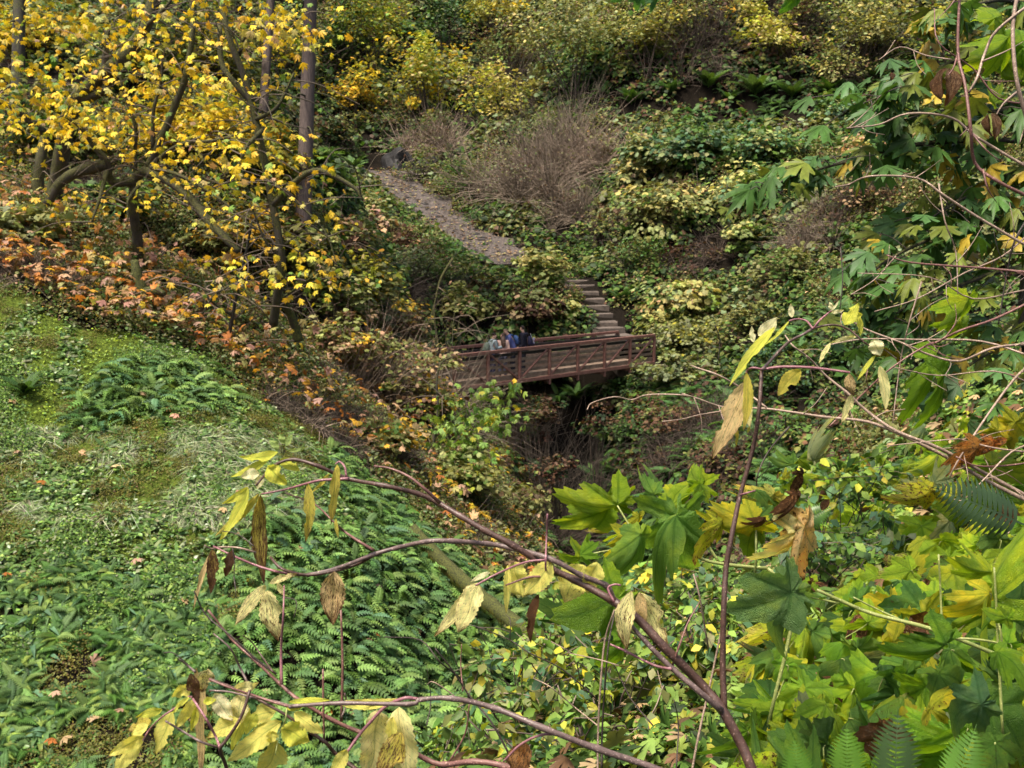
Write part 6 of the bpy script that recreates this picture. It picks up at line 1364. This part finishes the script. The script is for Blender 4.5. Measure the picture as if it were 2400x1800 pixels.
# hero leaves of the tall thimbleberry in the middle
root = empty('thimbleberry', W(1640, 1700, 3.0), 'tall glossy thimbleberry with large lobed leaves right of centre, in front of the gully', 'plant')
LM_ = (.23, .36, .02); BL = (.15, .29, .05)
for b, t, d, c, br, roll, mi, wk in [((1447,1183),(1306,1225),2.9,LM_,.05,.75,4,.8),((1425,1190),(1305,1258),2.95,LM_,.02,.35,8,.75),((1446,1182),(1458,1122),2.9,LM_,.02,.9,2,.6),((1533,1156),(1462,1150),2.8,BL,.05,.5,5,.9),((1536,1158),(1548,1095),2.85,GB_,.02,-.4,1,.8),((1590,1192),(1556,1112),3.0,GY_,.06,.2,4,1.0),((1575,1185),(1600,1098),3.05,GY_,.05,.6,8,.9),
 ((1640,1135),(1586,1088),2.95,LM_,.03,.3,0,1),((1640,1135),(1694,1128),2.95,LM_,.02,.8,2,.7),((1645,1140),(1655,1198),2.95,GN,.02,.5,6,.7),((1587,1213),(1598,1405),2.75,BL,.04,.15,4,1.0),((1585,1212),(1440,1310),2.7,BL,.06,-.75,3,.7),((1500,1255),(1488,1388),2.72,BL,.08,.3,5,.8),((1470,1260),(1444,1345),2.78,GYY,.15,.6,6,.7),((1590,1215),(1640,1290),2.9,GN,.02,.5,2,.8),((1590,1208),(1625,1140),2.8,GN,.1,.9,3,.5),
 ((1498,1210),(1500,1262),3.1,GYY,.25,.3,7,.9),((1478,1240),(1530,1215),3.1,LM_,.05,.5,2,.8),((1430,1240),(1410,1280),3.2,GYY,.5,.6,7,.7),((1441,1407),(1309,1482),2.4,(.14,.27,.02),.03,.2,0,1.25),((1441,1405),(1372,1345),2.4,GN,.02,.5,9,.8),((1360,1300),(1345,1245),2.6,GN,.02,.9,2,.7),((1362,1305),(1310,1370),2.62,LM_,.02,.8,4,.6),((1358,1340),(1375,1420),2.6,GN,.05,.8,6,.6),((1330,1460),(1305,1440),2.6,GDk,.02,.3,1,1),
 ((1400,1380),(1395,1500),2.7,GY_,.1,.5,5,.7),((1460,1500),(1420,1620),3.0,GN,.05,.5,4,.7),((1440,1430),(1420,1470),2.6,LM_,.02,.4,2,.8)]:
    palm_at(root, b, t, d + rng.normal(0, .03), c, br, 0, roll, PM[mi], rng.normal(0, .04), wk)
for pts, w0, w1 in [([(1480, 1240), (1465, 1215), (1447, 1185)], 6, 5), ([(1570, 1215), (1555, 1190), (1535, 1158)], 7, 5), ([(1685, 1318), (1650, 1265), (1620, 1235), (1588, 1213)], 9, 7), ([(1800, 1332), (1720, 1325), (1660, 1315), (1620, 1298)], 11, 9), ([(1455, 1285), (1400, 1295), (1362, 1305)], 4, 4), ([(1800, 1332), (1860, 1420), (1800, 1700)], 10, 11), ([(1770, 1225), (1772, 1280), (1770, 1340)], 7, 7)]:
    cane(root, pts, w0, w1, 2.85, M_GST)
root = empty('thimbleberry', W(1800, 1700, 2.6), 'thimbleberry with lime leaf, tan dried leaf and dark blue-green leaf beside the upright cane', 'plant')
for b, t, d, c, br, roll, mi, wk in [((1768,1222),(1668,1300),2.5,GYY,.12,.2,5,1.1),((1770,1222),(1745,1310),2.5,LM_,.05,.2,4,1.0),((1770,1220),(1700,1180),2.55,GB_,.1,.7,2,.8),((1690,1225),(1655,1290),2.52,GYY,.4,.5,6,.8),((1812,1160),(1770,1215),2.35,(.45,.46,.10),.35,.2,7,1.2),((1815,1160),(1862,1145),2.4,BL,.05,.6,1,1),((1770,1150),(1845,1140),2.4,GB_,.05,.8,3,.7),((1790,1215),(1775,1240),2.33,BRN,.9,.3,7,1.0),((1825,1180),(1850,1230),2.5,LM_,.04,.2,4,1),
 ((1885,1235),(1852,1390),2.3,TAN,.40,.25,9,.62),((1866,1245),(1832,1378),2.32,YP_,.2,.9,4,.5),((1869,1160),(1872,1235),2.3,BRN,.85,.5,7,.6),((1852,1388),(1728,1465),2.25,(.14,.26,.085),.05,.35,8,1.15),((1852,1388),(1765,1525),2.25,(.14,.26,.085),.06,.1,6,.8),((1852,1388),(1935,1450),2.27,(.14,.26,.085),.05,.5,5,.8),((1852,1390),(1842,1500),2.24,(.07,.16,.07),.08,.3,3,.6),((1852,1386),(1930,1360),2.28,GB_,.1,.7,2,.7),
 ((1905,1080),(1872,1022),2.4,(.30,.36,.18),.25,.6,7,.8),((1872,1075),(1905,1020),2.45,LM_,.05,.6,2,.7),((1860,1090),(1800,1110),2.5,BL,.03,.9,1,.7),((1850,1130),(1900,1080),2.5,LM_,.04,.7,4,.6),((1840,1120),(1832,1098),2.4,GYY,.1,.3,2,1),((1880,1110),(1905,1160),2.5,BRN,.8,.5,7,.7)]:
    palm_at(root, b, t, d + rng.normal(0, .02), c, br, 0, roll, PM[mi], rng.normal(0, .03), wk)
for pts, w0, w1 in [([(1772, 1225), (1772, 1300), (1770, 1345)], 7, 7), ([(1915, 1383), (1980, 1412), (2050, 1440), (2200, 1480), (2420, 1570)], 10, 13), ([(1852, 1388), (1905, 1400), (1960, 1413)], 6, 7), ([(2000, 1400), (2060, 1430), (2110, 1452)], 5, 6), ([(2200, 1300), (2205, 1400), (2208, 1480)], 6, 7), ([(1835, 1200), (1850, 1290), (1860, 1330)], 5, 6)]: cane(root, pts, w0, w1, 2.5, M_GST)
# big bright leaves at the right edge
root = empty('thimbleberry', W(2350, 1700, 2.2), 'tall thimbleberry cane at the right edge with bright leaves lit from behind', 'plant')
for b, t, d, c, br, roll, mi, wk in [((2330,1405),(2310,1225),2.2,LM_,.02,.9,4,.6),((2320,1340),(2260,1350),2.3,LM_,.05,.5,2,.9),((2360,1450),(2300,1440),2.1,(.22,.38,.02),.05,.3,0,1.1),((2215,1510),(2090,1610),2.1,(.12,.26,.02),.05,.8,4,.8),((2340,1530),(2420,1560),2.0,GN,.02,.3,5,1.2),((2340,1430),(2400,1330),2.2,GB_,.03,.5,3,1),((2300,1650),(2180,1700),2.0,(.075,.17,.07),.1,.3,6,1.2),((2200,1580),(2260,1660),2.2,GB_,.08,.4,8,1),((2180,1660),(2160,1560),2.1,GYY,.35,.3,7,.8),
 ((2190,840),(2165,985),2.9,(.2,.36,.02),.05,.5,4,.45),((2215,880),(2200,1040),2.8,(.15,.3,.02),.05,.8,0,.45),((2270,700),(2240,800),2.9,(.24,.38,.02),.05,.4,2,1),((2250,760),(2290,840),3.0,LM_,.05,.5,6,1),((2380,990),(2340,1060),2.6,GYY,.25,.3,9,1),((2340,1010),(2400,1080),2.6,GYY,.3,.3,1,1),((2330,1040),(2310,1110),2.5,(.36,.14,.03),.55,.4,7,1.2),((2290,1050),(2250,1090),2.5,(.36,.16,.03),.5,.6,6,1),((2180,1150),(2110,1160),2.5,(.28,.34,.14),.1,.8,4,.8),((2180,1150),(2120,1210),2.5,GYY,.5,.2,5,1.1),((2190,1130),(2160,1075),2.5,(.26,.33,.15),.05,.9,2,.8),
 ((2360,90),(2320,150),3.2,LM_,.02,.3,2,1),((2395,160),(2340,190),3.2,(.17,.33,.02),.02,.3,8,1.2),((2390,190),(2330,130),3.2,LM_,.02,.4,4,1),((2335,40),(2400,10),3.2,LM_,.02,.5,1,1),((2350,150),(2310,95),3.3,LM_,.02,.5,6,.8),((2360,170),(2320,150),3.3,GN,.02,.2,5,1),((2330,240),(2290,200),3.1,LM_,.03,.4,2,1),((2400,110),(2370,20),3.1,GN,.02,.3,9,1.1)]:
    palm_at(root, b, t, d + rng.normal(0, .03), c, br, 0, roll, PM[mi], rng.normal(0, .04), wk)
for pts in [[(2350, 1720), (2340, 1530), (2335, 1420), (2330, 1330)], [(2420, 1600), (2360, 1520), (2300, 1500), (2215, 1495)], [(2330, 1440), (2345, 1480), (2350, 1540)]]: cane(root, pts, 9, 6, 2.2, M_GST)
# withered curled leaves hanging in the twigs
for b, t, w, d, lab in [((2225, 160), (2215, 250), 36, 2.6, 'curled dry brown leaf hanging from the upper right twigs'), ((2325, 265), (2330, 330), 22, 2.6, 'small withered brown leaf on the right twigs')]:
    rt = empty('dry_leaf', W(b[0], b[1], d), lab, 'leaf'); elder_leaf(rt, b, t, w, d, (.20, .11, .08), .75, .3, .12, .9); elder_leaf(rt, (b[0] - 8, b[1]), (t[0] - 5, t[1] - 10), w * .8, d + .02, (.16, .08, .06), .85, -.8, .1, .8)
for b, t, w, d, lab in [((2090, 170), (2088, 190), 14, 2.7, 'tiny dry leaf on a twig in front of the maple branch'), ((1925, 1195), (1945, 1170), 20, 2.5, 'dry dark leaf stuck beside the curled leaf')]:
    rt = empty('dry_leaf', W(b[0], b[1], d), lab, 'leaf'); elder_leaf(rt, b, t, w, d, (.16, .07, .05), .85, .2, .1, .7)
# overhanging leaves at the top edge
for pts, lab in [([((1470,-20),(1435,15)),((1500,-15),(1490,28)),((1540,-20),(1545,34)),((1575,-20),(1590,12))], 'dark green leaf cluster hanging in at the top centre edge'), ([((1870,-15),(1838,38)),((1870,-25),(1880,5)),((1850,-30),(1815,5))], 'bright green leaf pair hanging in at the top edge')]:
    rt = empty('leaf_cluster', W(pts[0][0][0], -60, 4.0), lab, 'leaf')
    for i, (b, t) in enumerate(pts): palm_at(rt, b, t, 4.0, (.06, .17, .06) if 'dark' in lab else (.12, .3, .03), .03, 0, .3, PM[i], .02, .9)
    cane(rt, [(pts[0][0][0] - 20, -120), (pts[0][0][0], -40), pts[0][0]], 4, 3, 4.0, M_GST)

# ---------------------------------------------------------------- maple sapling on the right
root = empty('maple_sapling', W(2440, 1150, 7.5), 'maple sapling with dark green and yellowing lobed leaves reaching in from the right', 'tree')
cane(root, [(2470, 1250), (2420, 900), (2400, 700), (2440, 400), (2450, 100), (2430, -60)], 40, 22, 7.4, M_BARKD, 'trunk', jit=0)
for (bp, n, sp) in [([(2440, 330, 7.3), (2250, 330, 7.2), (2110, 345, 7.1), (2000, 375, 7), (1890, 405, 6.9), (1785, 445, 6.8)], 62, 45), ([(2430, 500, 7.4), (2300, 520, 7.2), (2180, 560, 7), (2080, 610, 6.9), (2020, 660, 6.8)], 50, 62), ([(2440, 620, 7.4), (2330, 640, 7.2), (2200, 690, 7.1), (2090, 740, 7), (2040, 810, 6.9)], 44, 58), ([(2450, 100, 7.2), (2330, 110, 7.1), (2220, 150, 7), (2120, 205, 6.9), (2040, 235, 6.8)], 48, 45),
                    ([(2450, 20, 7.2), (2340, 0, 7.1), (2240, 30, 7), (2180, 60, 7)], 34, 42), ([(2440, 240, 7.3), (2330, 260, 7.2), (2200, 260, 7), (2090, 290, 6.9)], 40, 40), ([(2440, 420, 7.4), (2330, 430, 7.2), (2230, 480, 7), (2170, 520, 7)], 40, 50), ([(2440, 760, 7.4), (2360, 800, 7.3), (2280, 850, 7.2), (2200, 900, 7.1)], 30, 50)]:
    q = np.array([W(*p) for p in bp]); p = smooth_path(q, 6); m = MB(); v, f = tube(p, np.linspace(.022, .005, len(p)), 7, False, .05); m.add(v, f); m.build('branch', M_BARKD, root)
    for i in range(int(n * 1.45)):
        k = rng.integers(int(len(p) * .12), len(p)); c = p[k] + rng.normal(0, 1, 3) * np.array([sp, sp * 1.3, sp * .55]) * 7 / F; az = rng.uniform(0, 6.28)
        y = np.array([math.cos(az) - .5, math.sin(az) - .3, rng.uniform(-.8, -.05)]); nn = np.array([0, -.45, 1.0]) + rng.normal(0, .3, 3); R = frames(y[None], nn[None])[0]
        right = proj(p[k])[0] > 2120
        nm = rng.choice(['GD_', 'GB', 'OLV', 'YLO'], p=[.50, .26, .18, .06] if not right else [.36, .18, .32, .14]); col = np.array(dict(GD_=(.055, .13, .025), GB=(.065, .15, .045), OLV=(.14, .18, .025), YLO=(.36, .27, .03))[nm]) * rng.uniform(.75, 1.25)
        s = rng.uniform(.13, .2); leaf_obj(ML[rng.integers(0, 4)], c, R, s, col, root, np.array(root.location))
        if i % 3 == 0: m = MB(); v, f = tube(smooth_path([p[k], (p[k] + c) / 2 + [0, 0, .02], c], 3), .0035, 5, False); m.add(v, f); m.build('petiole', M_TWDK, root)
# ---------------------------------------------------------------- bare twig shrub on the right
root = empty('bare_shrub', W(2440, 1300, 2.7), 'tangle of pale bare twigs reaching in from the right edge', 'shrub')
def tw(pts, w0, w1, d=2.65, mat=M_PALE, side=0):
    cane(root, pts, w0, w1, d, mat, 'twig', jit=.03)
    for i in range(side):
        k = rng.integers(1, len(pts)); a, b = np.array(pts[k - 1]), np.array(pts[k]); t = rng.random(); s = a + (b - a) * t; dr = (a - b) / np.linalg.norm(a - b); an = rng.choice([-1, 1]) * rng.uniform(.4, 1.0); L = rng.uniform(35, 110)
        dv = np.array([dr[0] * math.cos(an) - dr[1] * math.sin(an), dr[0] * math.sin(an) + dr[1] * math.cos(an)]); cane(root, [tuple(s), tuple(s + dv * L * .5 + rng.normal(0, 5, 2)), tuple(s + dv * L + rng.normal(0, 6, 2))], w1 * .9, 1.6, d, mat, 'twig', jit=.02, sides=6)
tw([(2440, 1190), (2300, 1120), (2220, 1072), (2110, 1018), (2030, 988), (1930, 977), (1797, 958), (1700, 955), (1640, 936), (1598, 922)], 13, 4, 2.6, M_PALE, 6)
tw([(2430, 1175), (2300, 1105), (2200, 1050), (2100, 1010), (2030, 962), (1985, 920), (1935, 880), (1895, 838), (1860, 812), (1840, 786)], 12, 4, 2.62, M_PALE, 6)
tw([(1797, 956), (1740, 912), (1685, 880), (1640, 864), (1620, 857)], 7, 4, 2.6); tw([(1640, 935), (1600, 926), (1520, 925), (1480, 937), (1440, 930), (1388, 944), (1376, 960)], 5, 3, 2.6); tw([(1700, 962), (1640, 972), (1600, 982), (1552, 988)], 4, 3, 2.6)
tw([(2430, 805), (2330, 815), (2250, 846), (2180, 832), (2120, 806), (2030, 772), (1990, 748), (1965, 730)], 8, 4, 2.6, M_PALE, 5); tw([(2430, 840), (2300, 800), (2150, 796), (2020, 795), (1930, 811)], 7, 3, 2.65, M_PALE, 3)
tw([(2430, 850), (2385, 880), (2320, 965), (2245, 1080), (2205, 1165)], 9, 4, 2.55, M_PALE, 4); tw([(2430, 700), (2330, 748), (2250, 775), (2200, 800), (2160, 816), (2080, 870), (2000, 945), (1945, 998)], 8, 4, 2.6, M_REDT, 5)
tw([(2160, 660), (2130, 760), (2110, 850), (2092, 992)], 5, 3, 2.7, M_PALE, 2); tw([(2430, 590), (2290, 508), (2210, 456), (2150, 418), (2040, 413), (1990, 432), (1958, 438)], 9, 4, 2.6, M_PALE, 5); tw([(2430, 405), (2290, 322), (2230, 276), (2130, 266), (2060, 292), (1985, 300)], 9, 4, 2.65, M_PALE, 5)
tw([(2430, 470), (2340, 426), (2285, 382), (2275, 300), (2262, 200), (2245, 120), (2250, -30)], 11, 8, 2.6, M_REDT, 5); tw([(2440, -10), (2340, 68), (2310, 120), (2290, 182), (2270, 218)], 9, 7, 2.6, M_PALE, 2); tw([(2420, 320), (2398, 250), (2380, 170), (2374, 60), (2388, -30)], 12, 11, 2.6, M_PALE, 2)
tw([(2430, 640), (2300, 628), (2140, 616), (2078, 598)], 8, 4, 2.65, M_REDT, 4); tw([(2410, 1060), (2330, 1050), (2260, 1032), (2225, 1030), (2080, 1045)], 6, 3, 2.55, M_PALE, 3); tw([(2430, 1080), (2370, 1090), (2290, 1092), (2240, 1070)], 6, 4, 2.55, M_REDT, 2); tw([(2430, 1035), (2370, 1060), (2310, 1120), (2260, 1170), (2235, 1170)], 6, 3, 2.5, M_PALE, 3)
tw([(2420, 540), (2350, 600), (2260, 640), (2150, 700), (2050, 730)], 6, 3, 2.7, M_PALE, 5); tw([(2420, 900), (2330, 870), (2200, 880), (2090, 860)], 5, 3, 2.7, M_PALE, 4); tw([(2400, 680), (2280, 700), (2180, 650), (2010, 640)], 5, 2.5, 2.75, M_PALE, 5); tw([(2420, 245), (2340, 230), (2280, 160), (2200, 100), (2190, 20)], 6, 3, 2.7, M_REDT, 4)
tw([(2200, 430), (2215, 520), (2240, 590), (2245, 690)], 5, 3, 2.7, M_PALE, 2); tw([(2430, 480), (2380, 560), (2360, 640), (2340, 760)], 6, 4, 2.7, M_TWDK, 3); tw([(2100, 600), (2050, 655), (1995, 690)], 4, 2.5, 2.7, M_PALE, 2); tw([(2230, 140), (2170, 130), (2110, 110), (2060, 140)], 5, 2.5, 2.65, M_PALE, 2)
tw([(1850, 1000), (1800, 1060), (1776, 1112), (1773, 1145)], 6, 3, 2.6, M_TWDK, 1); tw([(1682, 850), (1687, 800), (1676, 762)], 3, 3, 2.6, M_TWDK); tw([(1970, 580), (1975, 660), (1968, 730)], 4, 3, 2.6, M_TWDK, 1)
# dark thin twigs in the lower middle and pale sticks
root = empty('bare_shrub', W(1480, 1900, 2.4), 'thin dark bare twigs standing in the lower middle between the canes', 'shrub')
for pts, w0, w1, mt in [([(1400, 1900), (1402, 1720), (1408, 1600), (1418, 1500), (1440, 1430)], 7, 5, M_PALE), ([(1410, 1800), (1412, 1700), (1425, 1520), (1440, 1440)], 7, 4, M_TWDK), ([(1610, 1900), (1630, 1760), (1665, 1600), (1690, 1480), (1705, 1400)], 8, 5, M_PALE), ([(1660, 1520), (1640, 1400), (1625, 1345)], 6, 4, M_PALE), ([(1200, 1780), (1150, 1690), (1100, 1630), (1060, 1570), (1020, 1520)], 7, 4, M_TWDK), ([(1080, 1590), (1030, 1550), (985, 1500), (900, 1493)], 5, 3, M_TWDK), ([(1085, 1620), (1080, 1560), (1082, 1510)], 5, 3, M_REDT),
                    ([(1400, 1640), (1320, 1570), (1240, 1530), (1195, 1500), (1120, 1470), (1080, 1460)], 5, 2.5, M_TWDK), ([(1195, 1500), (1196, 1455), (1185, 1440)], 3, 2, M_TWDK), ([(1118, 1470), (1118, 1410)], 3, 2, M_TWDK), ([(1090, 1650), (1020, 1600), (1000, 1605)], 4, 2.5, M_PALE), ([(1450, 1560), (1400, 1545), (1330, 1530)], 4, 3, M_PALE), ([(1400, 1700), (1350, 1660), (1290, 1610), (1250, 1590)], 4, 3, M_PALE), ([(1050, 1790), (1090, 1720), (1100, 1650)], 6, 4, M_REDT), ([(1530, 1700), (1480, 1640), (1450, 1580), (1440, 1560)], 5, 3, M_TWDK), ([(1585, 1800), (1590, 1700), (1580, 1640)], 5, 3, M_TWDK), ([(1000, 1700), (1010, 1640), (1000, 1560)], 4, 2, M_TWDK)]:
    cane(root, pts, w0, w1, 2.35, mt, 'twig', jit=.03)
# seed stalks among the left leaflets
root = empty('dry_seed_stalk', W(480, 1500, 1.9), 'thin black seed stalks hanging among the left elder leaves', 'plant')
for pts in [[(595, 1280), (570, 1260), (545, 1248), (520, 1245)], [(660, 1400), (690, 1405), (695, 1420), (688, 1450)], [(590, 1258), (585, 1275), (592, 1290)], [(385, 1530), (405, 1530), (435, 1552), (455, 1572)], [(548, 1350), (552, 1380), (553, 1400)], [(545, 1285), (550, 1320), (548, 1352)]]: cane(root, pts, 4, 2, 1.93, M_TWDK, 'stalk')
# fern tips close to the lens, bottom right
for (b, t, d, lab) in [((1985, 1860), (1985, 1690), 1.5, 'upright fern tip at the bottom edge, left of the middle one'), ((2095, 1870), (2105, 1650), 1.5, 'upright fern tip at the bottom edge in front of the dark leaf'), ((1880, 1870), (1860, 1720), 1.45, 'dim fern tip at the bottom edge nearest the forked cane'), ((2400, 1230), (2170, 1130), 2.4, 'dark fern frond lying across the right bank below the thick twig'), ((2230, 1880), (2290, 1690), 1.6, 'fern tip in the bottom right corner leaves'), ((1860, 1235), (1960, 1180), 2.6, 'narrow fern frond beside the tan dried leaf')]:
    B0, T0 = W(b[0], b[1], d), W(t[0], t[1], d); y = (T0 - B0)[None]; L = np.linalg.norm(y); n_ = (-nrm(B0) + np.array([0, 0, .3]))[None]
    rt = empty('fern_frond', B0, lab, 'fern'); tv, tf = T_frond(17, .27, .3, .13, .5); o = link('frond', scatter_mesh('frond', tv, tf, B0[None], frames(y, n_), np.array([L]), np.array([(.085, .19, .022) if 'dark' not in lab else (.03, .06, .02)])), M_FOLG, rt)
